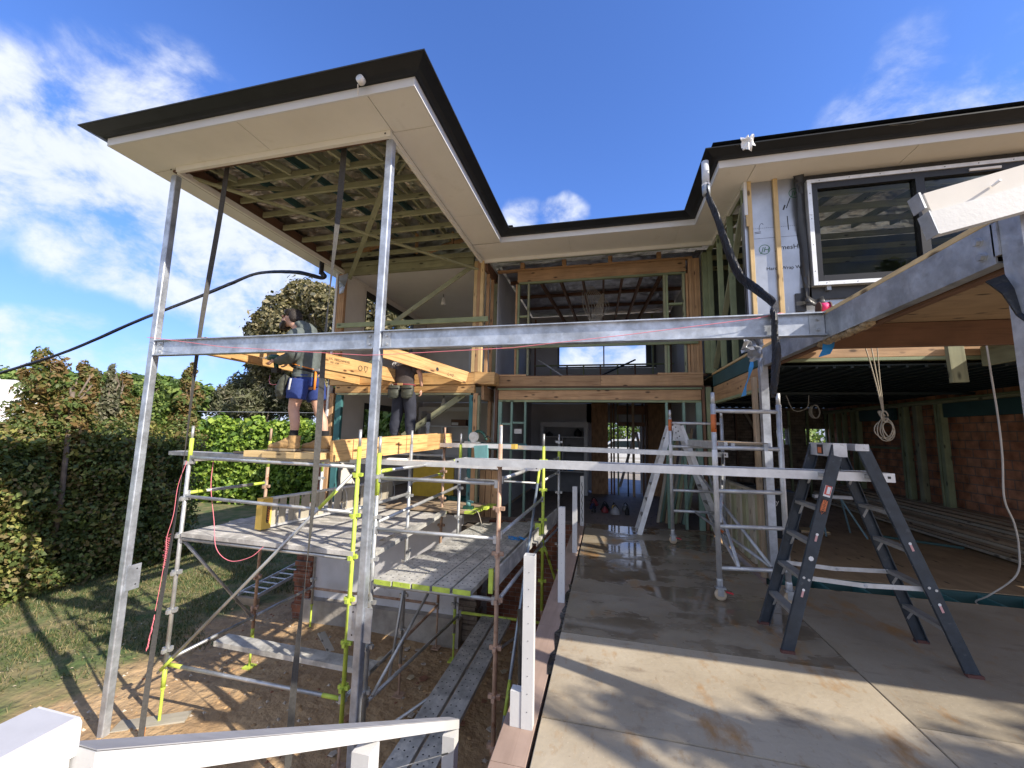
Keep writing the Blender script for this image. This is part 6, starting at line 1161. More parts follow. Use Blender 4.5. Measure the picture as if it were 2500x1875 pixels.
cu_ = thing('ceiling_cables', 'tangle of white cables hanging from the upper recess ceiling', 'cable', (-.3, 10, 4.4)); b = MB()
for k_ in range(10): x = -.55+.08*k_; b.tube(bez([(-.6+.03*k_, 10.0, 5.5), (-.55+.07*k_, 9.9, 4.9), (-.4+.1*r9.random(), 9.9, 4.45+.1*r9.random()), (-.1-.03*k_, 10, 4.7), (-.05, 10.1, 5.4)], 5), .007, 5)
b.build('cable', M_CABLEW, cu_)
# car, fence and neighbours seen through the hall
CR = thing('parked_car', 'white car parked in the street seen through the hall doorway', 'car', (1.0, 24, -.1))
cb_ = [(-1.6, .25), (-1.55, .75), (-1.2, .9), (-.5, 1.02), (.1, 1.45), (1.5, 1.5), (2.4, 1.05), (2.9, .95), (3.0, .5), (2.95, .25)]
MB().prism([(x*1.0+.2, 23.2, z) for x, z in cb_][::-1], (0, 1.7, 0)).build('body', M_CAR, CR); MB().prism([(x+.2, 23.19, z) for x, z in ((-.3, 1.05), (.15, 1.38), (1.4, 1.42), (2.05, 1.06))][::-1], (0, .005, 0)).build('window', M_DGLASS, CR)
for x in (-.7, 2.2): w = MB().lathe((x+.2, 23.17, .22), [(.32, 0), (.32, .2)], 18, 'y').build('wheel', M_RUBBER, CR); MB().lathe((x+.2, 23.165, .22), [(.2, 0), (.2, .004)], 14, 'y').build('rim', M_ALU, w)
FN = thing('street_fence', 'white slatted fence along the street beyond the hall', 'fence', (1, 20, -.1))
for z in (.1, .26, .42, .58): MB().box(-3, 5, 20, 20.03, z, z+.1).build('slat', M_WHITE, FN)
for x in (-2, 0, 1.75, 4): MB().box(x, x+.09, 20.03, 20.1, -.15, .8).build('fence_post', M_LIME if x == 1.75 else M_WHITE, FN)
SH_ = thing('prop_stand', 'brown timber A shaped prop standing beyond the hall doorway', 'prop', (.8, 14, 0)); timber('leg', (.42, 14.5, -.05), (.95, 14.5, 1.85), .05, .09, M_OLDB, SH_); timber('leg', (1.4, 14.5, -.05), (.98, 14.5, 1.85), .05, .09, M_OLDB, SH_)
# ================================================================ people
def hand(name, parent, wrist, d, up, m, s=1.0, curl=.9, flip=1):
    """palm with five separate bent fingers; d = along the hand, up = back of the hand"""
    d = Vector(d).normalized(); up = (Vector(up)-d*Vector(up).dot(d)).normalized(); sd = d.cross(up)*flip; w = Vector(wrist); nd, ed = {}, []
    nd['w'] = (w, .026*s); nd['p'] = (w+d*.045*s, (.034*s, .02*s)); ed.append(('w', 'p'))
    for i, (o, L) in enumerate(((-.030, .070), (-.010, .080), (.010, .076), (.029, .060))):
        b0 = w+d*.085*s+sd*o*s; nd[f'k{i}'] = (b0, .0105*s); ed.append(('p', f'k{i}')); a = 0; c = b0
        for j, f_ in enumerate((.42, .32, .26)):
            a += curl*(.75 if j else .45); c = c+(d*math.cos(a)-up*math.sin(a))*L*f_*s; nd[f'f{i}{j}'] = (c, (.0095-.001*j)*s); ed.append((f'k{i}' if j == 0 else f'f{i}{j-1}', f'f{i}{j}'))
    t0 = w+d*.03*s-sd*.032*s; nd['t0'] = (t0, .013*s); nd['t1'] = (t0+(d*.7-sd*.5-up*.3).normalized()*.036*s, .0115*s); nd['t2'] = (t0+(d*.75-sd*.35-up*.3).normalized()*.036*s+(d-up*.5).normalized()*.03*s, .0095*s)
    ed += [('p', 't0'), ('t0', 't1'), ('t1', 't2')]
    return skin(name, nd, ed, m, parent, 1)
def join(name, objs, parent):
    me = bpy.data.meshes.new(name); bm = bmesh.new(); mats_ = []
    for o in objs:
        b2 = bmesh.new(); b2.from_mesh(o.data)
        mi = []
        for mm in o.data.materials:
            if mm not in mats_: mats_.append(mm)
            mi.append(mats_.index(mm))
        tmp = bpy.data.meshes.new('t'); b2.to_mesh(tmp); b2.free(); n0 = len(bm.faces); bm.from_mesh(tmp); bm.faces.ensure_lookup_table()
        for f in bm.faces[n0:]: f.material_index = mi[f.material_index] if f.material_index < len(mi) else 0; f.smooth = True
        bpy.data.meshes.remove(tmp); bpy.data.objects.remove(o)
    bm.to_mesh(me); bm.free()
    for mm in mats_: me.materials.append(mm)
    k = bpy.data.objects.new(name, me); COL.objects.link(k); k.parent = parent; ROOT[k.name] = ROOT[parent.name]; return k
def loft(name, strips, m, parent, side=(0, 1, 0), n=18, wr=.05, seed=1, caps=True):
    """cloth or leather shells: each strip is a run of rings (centre, half width, half depth) joined into one mesh"""
    rg = random.Random(seed); b = MB(); S_ = Vector(side)
    for st in strips:
        P = [Vector(q[0]) for q in st]; path, rad = [], []
        for i in range(len(st)-1):
            for k in range(5):
                t = k/5; p_ = [P[max(i-1, 0)], P[i], P[i+1], P[min(i+2, len(P)-1)]]
                path.append(.5*((2*p_[1])+(p_[2]-p_[0])*t+(2*p_[0]-5*p_[1]+4*p_[2]-p_[3])*t*t+(3*p_[1]-p_[0]-3*p_[2]+p_[3])*t**3)); e = t*t*(3-2*t)
                rad.append((st[i][1]+(st[i+1][1]-st[i][1])*e, st[i][2]+(st[i+1][2]-st[i][2])*e))
        path.append(P[-1]); rad.append(st[-1][1:3]); ph = rg.uniform(0, 6); vs = []
        for i, p in enumerate(path):
            d = (path[min(i+1, len(path)-1)]-path[max(i-1, 0)]).normalized(); a = (S_-d*S_.dot(d))
            if a.length < .2: a = Vector((0, 0, 1))-d*d.z
            a.normalize(); c = d.cross(a)
            for k in range(n):
                an = k/n*6.2832; w = 1+wr*(math.sin(an*3+i*.9+ph)*.5+math.sin(an*2-i*1.7+ph*2)*.5)
                vs.append(p+a*math.cos(an)*rad[i][0]*w+c*math.sin(an)*rad[i][1]*w)
        L = len(path); fs = [(i*n+k, i*n+(k+1) % n, (i+1)*n+(k+1) % n, (i+1)*n+k) for i in range(L-1) for k in range(n)]
        if caps: fs += [tuple(range(n-1, -1, -1)), tuple((L-1)*n+k for k in range(n))]
        b.add(vs, fs)
    return b.build(name, m, parent, smooth=True)
def boot(parent, heel, toe, h=.2, s=1.0):
    hl, te = Vector(heel), Vector(toe); d = (te-hl).normalized(); L = (te-hl).length; sdv = d.cross(V(0, 0, 1)); z = V(0, 0, 1)
    o = loft('boot', [[(hl+d*.075+z*(h+.01), .060*s, .068*s), (hl+d*.075+z*(h-.04), .056*s, .066*s), (hl+d*.085+z*.105, .054*s, .072*s), (hl+d*.085+z*.035, .05*s, .075*s)],
        [(hl+d*.01+z*.055, .036*s, .038), (hl+d*.06+z*.075, .050*s, .066), (hl+d*L*.36+z*.098, .050*s, .088), (hl+d*L*.52+z*.082, .053*s, .068), (hl+d*L*.70+z*.065, .056*s, .052), (hl+d*L*.88+z*.058, .052*s, .044), (hl+d*(L-.012)+z*.05, .03*s, .028)]], M_BOOT, parent, tuple(sdv), 16, .03, 3)
    poly = [hl+d*L*f_+sdv*w*s for f_, w in ((0, .03), (.05, .050), (.3, .046), (.55, .048), (.78, .058), (.93, .046), (1.01, .02))]; poly += [p-sdv*2*(p-hl).dot(sdv) for p in reversed(poly)]
    MB().prism(poly, (0, 0, .03)).build('boot_sole', M_SOLE, o)
    b = MB()
    for i in range(5): c = hl+d*(.150+.022*i)+z*(.205-.024*i); b.tube([c+sdv*.04-d*.015, c+d*.012+z*.004, c-sdv*.04-d*.015], .005, 5)
    b.build('laces', M_SOLE, o)
    return o
# --- bearded carpenter, left profile, drill in his hands
PA = thing('person', 'bearded man in grey green hoodie and blue shorts holding a drill on the scaffold', 'person', (-4.2, 4.85, 1.42))
Y = 4.85; yl, yr = 4.74, 4.98
nd = {'pel': (V(-4.22, Y, 2.42), (.15, .13)), 'waist': (V(-4.22, Y, 2.62), (.14, .11)), 'chest': (V(-4.27, Y, 2.92), (.17, .125)), 'nb': (V(-4.36, Y, 3.14), .075), 'neck': (V(-4.46, Y, 3.22), .062), 'skull': (V(-4.585, Y, 3.36), (.098, .108)), 'crown': (V(-4.60, Y, 3.43), (.085, .085)), 'jaw': (V(-4.665, Y, 3.285), (.062, .062)), 'chin': (V(-4.72, Y, 3.255), .04),
      'hl': (V(-4.22, yl+.0, 2.36), .115), 'kl': (V(-4.285, yl-.01, 1.99), .072), 'cl': (V(-4.235, yl-.01, 1.86), .073), 'al': (V(-4.235, yl-.01, 1.60), .043), 'fl': (V(-4.235, yl, 1.52), .045),
      'hr': (V(-4.16, yr, 2.36), .115), 'kr': (V(-4.07, yr, 1.98), .07), 'cr': (V(-3.98, yr, 1.85), .07), 'ar': (V(-3.935, yr, 1.60), .043), 'fr': (V(-3.93, yr, 1.52), .045),
      'sl': (V(-4.31, 4.66, 3.06), .075), 'el': (V(-4.24, 4.60, 2.76), .05), 'wl': (V(-4.60, 4.68, 2.69), .03),
      'sr': (V(-4.33, 5.04, 3.06), .075), 'er': (V(-4.30, 5.10, 2.78), .05), 'wr': (V(-4.60, 4.93, 2.70), .03)}
ed = chain('pel', 'waist', 'chest', 'nb', 'neck', 'skull', 'crown')+[('skull', 'jaw'), ('jaw', 'chin')]+chain('pel', 'hl', 'kl', 'cl', 'al', 'fl')+chain('pel', 'hr', 'kr', 'cr', 'ar', 'fr')+chain('chest', 'sl', 'el', 'wl')+chain('chest', 'sr', 'er', 'wr')
body = skin('body', nd, ed, M_SKIN, PA, 2)
fx = []
fx.append(skin('nose', {'a': (V(-4.69, Y, 3.385), .014), 'b': (V(-4.725, Y, 3.335), .02), 'c': (V(-4.70, Y, 3.325), .016)}, chain('a', 'b', 'c'), M_SKIN, PA, 1))
fx.append(skin('ear', {'a': (V(-4.565, Y-.103, 3.375), .016), 'b': (V(-4.555, Y-.108, 3.34), .016), 'c': (V(-4.575, Y-.1, 3.31), .011)}, chain('a', 'b', 'c'), M_SKIN, PA, 1))
fx.append(skin('ear', {'a': (V(-4.565, Y+.103, 3.375), .016), 'b': (V(-4.555, Y+.108, 3.34), .016), 'c': (V(-4.575, Y+.1, 3.31), .011)}, chain('a', 'b', 'c'), M_SKIN, PA, 1))
fx.append(skin('brow', {'a': (V(-4.685, Y-.05, 3.395), .018), 'b': (V(-4.70, Y, 3.395), .018), 'c': (V(-4.685, Y+.05, 3.395), .018)}, chain('a', 'b', 'c'), M_SKIN, PA, 1))
fx.append(hand('hand', PA, (-4.62, 4.685, 2.69), (-1, .15, .05), (0, -.6, .6), M_SKIN, 1.15, .8)); fx.append(hand('hand', PA, (-4.62, 4.925, 2.70), (-1, -.5, .0), (0, .7, .5), M_SKIN, 1.15, .9, -1))
body = join('body', [body]+fx, PA)
e_ = MB()
for s_ in (-1, 1): e_.lathe((-4.690, Y+s_*.04, 3.368), [(.001, -.006), (.009, 0), (.001, .006)], 8, 'x')
e_.build('eyes', M_INK, body, smooth=True)
skin('hair', {'a': (V(-4.665, Y, 3.46), (.085, .05)), 'b': (V(-4.60, Y, 3.475), (.112, .075)), 'c': (V(-4.52, Y, 3.44), (.122, .10)), 'd': (V(-4.48, Y, 3.36), (.115, .095)), 'e': (V(-4.455, Y, 3.27), (.09, .06)), 'f': (V(-4.57, Y-.09, 3.42), .035), 'g': (V(-4.57, Y+.09, 3.42), .035)}, chain('a', 'b', 'c', 'd', 'e')+[('b', 'f'), ('b', 'g')], M_HAIR, PA, 2)
skin('beard', {'a': (V(-4.60, Y-.085, 3.30), .03), 'b': (V(-4.66, Y-.06, 3.25), .042), 'c': (V(-4.715, Y, 3.235), (.06, .055)), 'd': (V(-4.66, Y+.06, 3.25), .042), 'e': (V(-4.60, Y+.085, 3.30), .03), 'f': (V(-4.70, Y, 3.175), (.05, .045)), 'm': (V(-4.73, Y, 3.295), (.04, .016))}, chain('a', 'b', 'c', 'd', 'e')+[('c', 'f'), ('c', 'm')], M_HAIR, PA, 2)
loft('hoodie', [[(V(-4.225, Y, 2.455), .185, .175), (V(-4.225, Y, 2.53), .178, .168), (V(-4.22, Y, 2.68), .180, .165), (V(-4.235, Y, 2.88), .205, .175), (V(-4.275, Y, 3.05), .205, .155), (V(-4.33, Y, 3.17), .125, .115), (V(-4.36, Y, 3.23), .07, .06)],
    [(V(-4.25, 4.74, 3.09), .09, .09), (V(-4.285, 4.65, 3.03), .105, .10), (V(-4.25, 4.60, 2.88), .092, .092), (V(-4.225, 4.585, 2.76), .085, .088), (V(-4.32, 4.615, 2.715), .08, .085), (V(-4.48, 4.655, 2.695), .062, .066), (V(-4.585, 4.675, 2.69), .045, .046)],
    [(V(-4.27, 4.96, 3.09), .09, .09), (V(-4.32, 5.05, 3.03), .105, .10), (V(-4.31, 5.09, 2.90), .092, .092), (V(-4.29, 5.10, 2.78), .085, .088), (V(-4.40, 5.05, 2.73), .078, .08), (V(-4.52, 4.975, 2.71), .06, .062), (V(-4.60, 4.935, 2.70), .045, .046)],
    [(V(-4.20, Y, 3.06), .13, .05), (V(-4.25, Y, 3.17), .15, .085), (V(-4.34, Y, 3.24), .125, .07), (V(-4.42, Y, 3.265), .09, .035)]], M_HOOD, PA, (0, 1, 0), 20, .055, 5)
loft('shorts', [[(V(-4.215, Y, 2.52), .165, .155), (V(-4.215, Y, 2.42), .178, .168), (V(-4.21, Y, 2.32), .17, .165)], [(V(-4.225, yl-.005, 2.42), .12, .15), (V(-4.235, yl-.015, 2.30), .125, .148), (V(-4.245, yl-.02, 2.145), .118, .135)], [(V(-4.19, yr+.005, 2.42), .12, .15), (V(-4.16, yr+.01, 2.30), .125, .148), (V(-4.13, yr+.015, 2.14), .118, .135)]], M_SHORT, PA, (0, 1, 0), 18, .04, 9)
MB().ribbon([(-4.245, yl-.142, 2.42), (-4.25, yl-.150, 2.34), (-4.26, yl-.150, 2.26)], [V(.014, 0, 0)]*3, .002).build('side_stripe', M_PAPER, PA)
loft('sock', [[(V(-4.235, yl-.01, 1.71), .054, .056), (V(-4.235, yl-.01, 1.60), .052, .056)]], M_SOCK, PA, (0, 1, 0), 14, .02); loft('sock', [[(V(-3.935, yr, 1.71), .054, .056), (V(-3.935, yr, 1.60), .052, .056)]], M_SOCK, PA, (0, 1, 0), 14, .02)
boot(PA, (-4.15, yl, 1.425), (-4.62, yl-.02, 1.425), .20, 1.22); boot(PA, (-3.84, yr, 1.425), (-4.28, yr-.02, 1.425), .20, 1.22)
bl = MB(); bl.tube([(-4.235+.182*math.cos(a), Y+.166*math.sin(a), 2.585-.045*math.cos(a)) for a in [j*.35 for j in range(19)]], .022, 6); bl.build('tool_belt', M_SOCK, PA, smooth=True); bl = MB(); bl.tube([(-4.23+.193*math.cos(a), Y+.178*math.sin(a), 2.62-.05*math.cos(a)) for a in [j*.35 for j in range(9, 19)]], .009, 5); bl.build('tan_strap', M_ORANGE, PA)
loft('tool_pouch', [[(V(-4.37, yl-.08, 2.47), .04, .04), (V(-4.42, yl-.09, 2.38), .06, .06), (V(-4.45, yl-.08, 2.27), .07, .078), (V(-4.45, yl-.07, 2.19), .06, .07), (V(-4.44, yl-.06, 2.15), .03, .04)]], M_POUCH, PA, (0, 1, 0), 14, .08)
DR = thing('cordless_drill', 'dark green cordless drill in the hands of the bearded man', 'drill', (-4.75, 4.75, 2.7)); MB().lathe((-4.70, 4.77, 2.755), [(.03, .06), (.045, .03), (.05, -.06), (.035, -.13)], 14, 'x').build('body', M_TOOLG, DR, smooth=True); MB().lathe((-4.83, 4.77, 2.755), [(.026, 0), (.022, -.05), (.008, -.06), (.006, -.14)], 10, 'x').build('chuck', M_ALU, DR, smooth=True); MB().bar((-4.70, 4.77, 2.72), (-4.67, 4.77, 2.60), .04, .045, (1, 0, 0)).build('handle', M_TOOLG, DR); MB().box(-4.72, -4.62, 4.73, 4.81, 2.53, 2.60).build('battery', M_INK, DR)
HM = thing('hammer', 'hammer with orange handle hanging at the back of the bearded man', 'hammer', (-4.03, 4.83, 2.3)); MB().tube([(-4.02, 4.80, 2.55), (-4.015, 4.79, 2.28)], .017, 8).build('handle', M_ORANGE, HM, smooth=True); MB().bar((-4.08, 4.80, 2.565), (-3.96, 4.80, 2.565), .035, .035).build('head', M_GALVD, HM)
# --- second carpenter, seen from behind under the tilted beam
k_ = 7.50/7.1
def Q(x, z, dy=0): return V(x*k_, 7.50+dy, 1.75+(z-1.75)*k_)
PB = thing('person', 'man in brown t-shirt and navy trousers with tool pouches, seen from behind', 'person', tuple(Q(-3.87, 1.57)))
nd = {'pel': (Q(-3.87, 2.52), (.16, .12)), 'waist': (Q(-3.88, 2.66), (.15, .11)), 'chest': (Q(-3.92, 2.93, .04), (.18, .12)), 'nb': (Q(-3.94, 3.10, .12), .07), 'neck': (Q(-3.95, 3.15, .2), .06), 'skull': (Q(-3.95, 3.22, .32), (.098, .10)), 'crown': (Q(-3.95, 3.28, .36), (.085, .08)),
      'hl': (Q(-3.98, 2.42), .115), 'kl': (Q(-4.03, 2.02, .03), .075), 'cl': (Q(-4.04, 1.88), .07), 'al': (Q(-4.04, 1.66), .045), 'fl': (Q(-4.04, 1.58), .045),
      'hr': (Q(-3.77, 2.42), .115), 'kr': (Q(-3.72, 2.02, .03), .075), 'cr': (Q(-3.71, 1.88), .07), 'ar': (Q(-3.71, 1.66), .045), 'fr': (Q(-3.71, 1.58), .045),
      'sl': (Q(-4.10, 3.04, .05), .075), 'el': (Q(-4.20, 2.78, .08), .05), 'wl': (Q(-4.12, 2.62, .22), .03), 'sr': (Q(-3.72, 3.03, .05), .075), 'er': (Q(-3.56, 2.86, .0), .052), 'wr': (Q(-3.57, 2.60, .12), .032)}
ed = chain('pel', 'waist', 'chest', 'nb', 'neck', 'skull', 'crown')+chain('pel', 'hl', 'kl', 'cl', 'al', 'fl')+chain('pel', 'hr', 'kr', 'cr', 'ar', 'fr')+chain('chest', 'sl', 'el', 'wl')+chain('chest', 'sr', 'er', 'wr')
body = skin('body', nd, ed, M_SKIN, PB, 2)
fx = [hand('hand', PB, Q(-4.12, 2.62, .22), (.3, .3, -1), (-1, 0, 0), M_SKIN, 1.0, .7), hand('hand', PB, Q(-3.57, 2.54, .10), (0, .1, -1), (1, .2, 0), M_SKIN, 1.0, .7, -1)]
for s_ in (-1, 1): fx.append(skin('ear', {'a': (Q(-3.95+s_*.098, 3.25, .32), .015), 'b': (Q(-3.95+s_*.10, 3.21, .33), .013)}, [('a', 'b')], M_SKIN, PB, 1))
body = join('body', [body]+fx, PB)
skin('hair', {'a': (Q(-3.95, 3.30, .40), (.085, .07)), 'b': (Q(-3.95, 3.30, .30), (.10, .07)), 'c': (Q(-3.95, 3.24, .25), (.095, .06))}, chain('a', 'b', 'c'), M_HAIR, PB, 2)
loft('t_shirt', [[(Q(-3.88, 2.575), .205, .155), (Q(-3.88, 2.64), .205, .15), (Q(-3.89, 2.78), .215, .155), (Q(-3.91, 2.94, .03), .235, .165), (Q(-3.93, 3.06, .06), .20, .14), (Q(-3.945, 3.13, .12), .09, .09)],
    [(Q(-4.02, 3.03, .05), .10, .10), (Q(-4.12, 3.01, .05), .11, .115), (Q(-4.18, 2.90, .05), .11, .115), (Q(-4.20, 2.80, .06), .105, .11)], [(Q(-3.80, 3.03, .05), .10, .10), (Q(-3.71, 3.01, .05), .105, .11), (Q(-3.65, 2.94, .03), .10, .105), (Q(-3.62, 2.90, .02), .095, .10)]], M_TEE, PB, (1, 0, 0), 22, .055, 4)
loft('trousers', [[(Q(-3.87, 2.64), .185, .15), (Q(-3.87, 2.5), .20, .165), (Q(-3.87, 2.38), .195, .165)], [(Q(-3.955, 2.46), .13, .155), (Q(-3.99, 2.30), .135, .14), (Q(-4.02, 2.05, .02), .115, .12), (Q(-4.04, 1.86), .11, .115), (Q(-4.045, 1.74), .095, .10), (Q(-4.04, 1.66), .075, .08), (Q(-4.04, 1.63), .06, .065)], [(Q(-3.785, 2.46), .13, .155), (Q(-3.75, 2.30), .135, .14), (Q(-3.73, 2.05, .02), .115, .12), (Q(-3.715, 1.86), .11, .115), (Q(-3.71, 1.74), .095, .10), (Q(-3.71, 1.66), .075, .08), (Q(-3.71, 1.63), .06, .065)]], M_TROU, PB, (1, 0, 0), 20, .05, 8)
for x in (-4.04, -3.71): a = Q(x, 1.57, -.06); b2 = Q(x, 1.57, .24); boot(PB, a, b2, .17, 1.15)
cx = Q(-3.88, 2.62); b = MB(); b.tube([(cx.x+.218*math.cos(a), cx.y+.168*math.sin(a), cx.z) for a in [j*.314 for j in range(21)]], .02, 6); b.build('tool_belt', mat('red_belt', (.22, .04, .045), .8, 0, .2, 30), PB, smooth=True); MB().box(cx.x-.06, cx.x+.05, cx.y-.196, cx.y-.178, cx.z-.025, cx.z+.025).build('belt_patch', M_BOOT, PB)
for x0 in (-4.00, -3.72):
    c = Q(x0, 2.48, -.19); loft('tool_pouch', [[(c+V(0, 0, .125), .12, .05), (c+V(0, 0, .08), .135, .07), (c+V(0, -.01, -.04), .13, .085), (c+V(0, -.01, -.11), .11, .075), (c+V(0, 0, -.135), .06, .04)]], M_POUCH, PB, (1, 0, 0), 16, .05, int(-x0*100)); MB().tube([c+V(-.12, -.05, .06), c+V(0, -.085, .05), c+V(.12, -.05, .06)], .012, 6).build('pouch_flap', M_SOCK, PB)
c = Q(-4.08, 2.60, -.15); b = MB(); b.tube([c+V(.03*math.cos(a), -.01, .03*math.sin(a)) for a in [j*.6 for j in range(11)]], .006, 5); b.bar(c+V(-.03, -.01, -.03), c+V(-.06, -.01, -.09), .02, .02); b.build('belt_clip', M_ALU, PB)
up_ = V(0, .25, 1); rt = V(1, 0, .12); b = MB(); c = Q(-4.055, 3.03, -.150); nb_ = 16
b.tube([c+(rt.normalized()*math.cos(j/nb_*6.283)+up_.normalized()*math.sin(j/nb_*6.283))*.036 for j in range(nb_+1)], .005, 5).bar(c-V(.018, .002, -.008), c+V(.018, -.002, .012), .012, .012); b.build('shirt_print', M_PAPER, PB)
text('shirt_lettering', 'HA', .088, c+V(.055, -.01, -.005), rt, up_, M_PAPER, PB, .006); text('shirt_lettering', 'LABS', .03, c+V(.06, -.012, -.042), rt, up_, M_PAPER, PB, .006)
# ================================================================ vegetation and neighbours
def tree(name, label, base, trunk_h, blobs, n, size, mats, seed, group='garden trees', w=None, tr=.16, droop=0, aspect=.55, shell=.55, cat='tree'):
    t = thing(name, label, cat, base, group); b = MB(); bx_, by_, bz_ = base; r_ = random.Random(seed)
    tp = V(bx_+r_.uniform(-.2, .2), by_+r_.uniform(-.2, .2), bz_+trunk_h); b.tube([base, V(bx_, by_, bz_).lerp(tp, .5)+V(.08, 0, 0), tp], [tr, tr*.8, tr*.6], 8)
    for c in blobs:
        c_ = V(*c[:3]); mid = tp.lerp(c_, .5)+V(r_.uniform(-.2, .2), r_.uniform(-.2, .2), .1); b.tube([tp-V(0, 0, trunk_h*.1), mid, c_], [tr*.45, tr*.28, tr*.08], 6)
        for k in range(4): e = c_+V(r_.uniform(-1, 1)*c[3], r_.uniform(-1, 1)*c[4], r_.uniform(-.6, 1)*c[5])*.8; b.tube([mid, mid.lerp(e, .6)+V(0, 0, .05), e], [tr*.15, tr*.08, tr*.03], 5)
    b.build('trunk', M_BARK, t, smooth=True); leaves('crown', blobs, n, size, mats, t, seed, shell, aspect, droop, w); return t
# clipped hedge along the garden boundary
hb = []; rh = random.Random(21)
for i in range(21):
    y = 3.0+i*.36; 
    for z in (-1.9, -1.25, -.6, .05, .65, 1.15): hb.append((-13.3+rh.uniform(-.25, .25)+(.35 if z < -1 else 0), y+rh.uniform(-.2, .2), z+rh.uniform(-.15, .15), .62+rh.uniform(-.1, .15), .52, .52))
    hb.append((-13.5, y, 1.45+.25*math.sin(i*1.3)+rh.uniform(-.1, .15), .45, .4, .42))
hg = thing('garden_hedge', 'tall dark hedge with brown leaf patches along the left side of the lawn', 'hedge', (-13.4, 7, ZG)); leaves('foliage', hb, 105000, .09, L_HEDGE, hg, 31, .5, .6, 0, [.34, .30, .24, .12])
b = MB()
for i in range(11): y = 3.2+i*.65; b.tube([(-13.45, y, ZG), (-13.5+rh.uniform(-.2, .2), y+rh.uniform(-.2, .2), -.5), (-13.5, y+rh.uniform(-.3, .3), 1.2)], [.05, .035, .01], 6)
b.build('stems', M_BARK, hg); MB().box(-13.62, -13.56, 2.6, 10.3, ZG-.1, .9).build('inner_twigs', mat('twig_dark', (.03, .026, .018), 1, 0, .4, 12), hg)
vb = []; 
for i in range(34):
    c = at(452+i*12.5, 1022, y=17.2+.02*i)
    for z, r_ in ((-1.6, .8), (-.7, .85), (.2, .85), (1.0, .8), (1.65, .65)): vb.append((c.x+rh.uniform(-.25, .25), c.y+rh.uniform(-.2, .3), z+rh.uniform(-.15, .2)-.3*abs(math.sin(i*.9)), .7, .65, r_*.85))
vh = thing('vine_hedge', 'bright lime green leafy hedge behind the scaffold standards', 'hedge', (-16, 17.3, ZG)); leaves('foliage', vb, 46000, .19, L_LIME, vh, 41, .55, .8, .2, [.42, .34, .24]); b = MB()
for i in range(10): x = -21+i*.95; b.tube([(x, 17.4, ZG), (x+.1, 17.5, -.4), (x, 17.6, .9)], [.06, .04, .015], 6)
b.build('stems', M_BARK, vh); 
for i, (px, py, y, top, wd, mats_, lab, sd) in enumerate((
        (108, 1000, 6.9, 855, .62, L_RUST, 'upright rusty brown shrub tree, tallest above the left hedge', 1), (182, 990, 7.2, 885, .42, L_RUST, 'rusty shrub leaning right beside the tallest brown one', 2), (236, 1010, 8.3, 892, .30, L_GREY, 'thin grey leaved shrub top above the hedge', 3),
        (288, 1010, 9.0, 908, .46, L_RUST, 'short rusty shrub with bare stems near the left post', 4), (365, 1010, 9.9, 918, .5, L_GREEN, 'round green bush just left of the galvanised post', 5), (452, 1000, 10.6, 888, .40, L_RUST, 'thin brown shrub right of the galvanised post', 6))):
    c = at(px, py, y=y); tpz = at(px, top, y=y); hgt = tpz.z-c.z; bl_ = [(c.x, c.y, c.z-.4, wd*1.1, wd*1.1, .6)]
    for k in range(7): f_ = k/6; bl_.append((c.x+rh.uniform(-.3, .3)*wd*1.9*(1-f_*.4), c.y+rh.uniform(-.3, .3), c.z+hgt*(.0+.86*f_), wd*(.9-.6*f_), wd*(.9-.6*f_), max(.18, hgt*.2)))
    tree('shrub_tree', lab, (c.x, c.y, ZG), c.z-ZG+hgt*.3, bl_, 6000, .10, mats_, sd+50, 'shrub trees above the hedge', None, .07, 0, .5, .25)
def blobs_px(pts, y):
    o = []
    for px, py, rp in pts: c = at(px, py, y=y+rh.uniform(-.8, .8)); r_ = rp/CAM_F*(Vector((c-CAM_P)).dot(_f)); o.append((c.x, c.y, c.z, r_, r_, r_*.85))
    return o
bb = blobs_px(((745, 725, 48), (700, 760, 50), (780, 730, 45), (820, 760, 50), (660, 790, 42), (720, 810, 60), (790, 820, 60), (640, 815, 38), (620, 845, 30), (680, 860, 50), (760, 880, 55), (650, 900, 40), (820, 880, 50), (700, 940, 45), (860, 800, 60), (900, 830, 60), (930, 760, 50), (940, 870, 60), (770, 960, 50), (980, 830, 60)), 20)
base = at(800, 1080, y=20); tree('broad_tree', 'large olive green broad leaved tree behind the balcony roof corner', (base.x, base.y, ZG), 4.4, bb, 46000, .24, L_OLIVE, 61, 'garden trees', [.42, .22, .36], .35, .1, .55, .72)
bb = blobs_px(((600, 940, 40), (560, 965, 34), (640, 925, 36), (660, 965, 42), (610, 985, 45), (700, 980, 45), (560, 1000, 40), (520, 985, 22), (740, 1000, 40), (640, 1005, 40)), 20)
base = at(640, 1080, y=20); tree('feathery_tree', 'grey green feathery tree with bare twigs beyond the lime hedge', (base.x, base.y, ZG), 3.3, bb, 15000, .26, L_GREY, 62, 'garden trees', None, .2, .35, .28, .2)
bb = blobs_px(((20, 935, 40), (70, 945, 40), (130, 965, 40), (-40, 940, 50), (250, 960, 40), (330, 970, 45), (200, 975, 40), (-90, 960, 60), (400, 985, 45), (150, 935, 38), (270, 940, 36), (205, 945, 40), (330, 945, 36), (395, 950, 40), (450, 960, 40), (490, 975, 40), (300, 990, 45), (60, 985, 45), (440, 1010, 45), (130, 1010, 50), (230, 1010, 50)), 19)
base = at(100, 1100, y=19); tree('broad_tree', 'low yellow green tree line tree far behind the white tiled roof', (base.x, base.y, ZG), 3.0, bb, 30000, .30, L_GREEN, 63, 'garden trees', None, .25, .1, .6, .6)
bb = blobs_px(((930, 1000, 60), (980, 960, 60), (960, 1060, 60), (900, 1040, 60), (1010, 1020, 60), (880, 960, 55)), 15.5)
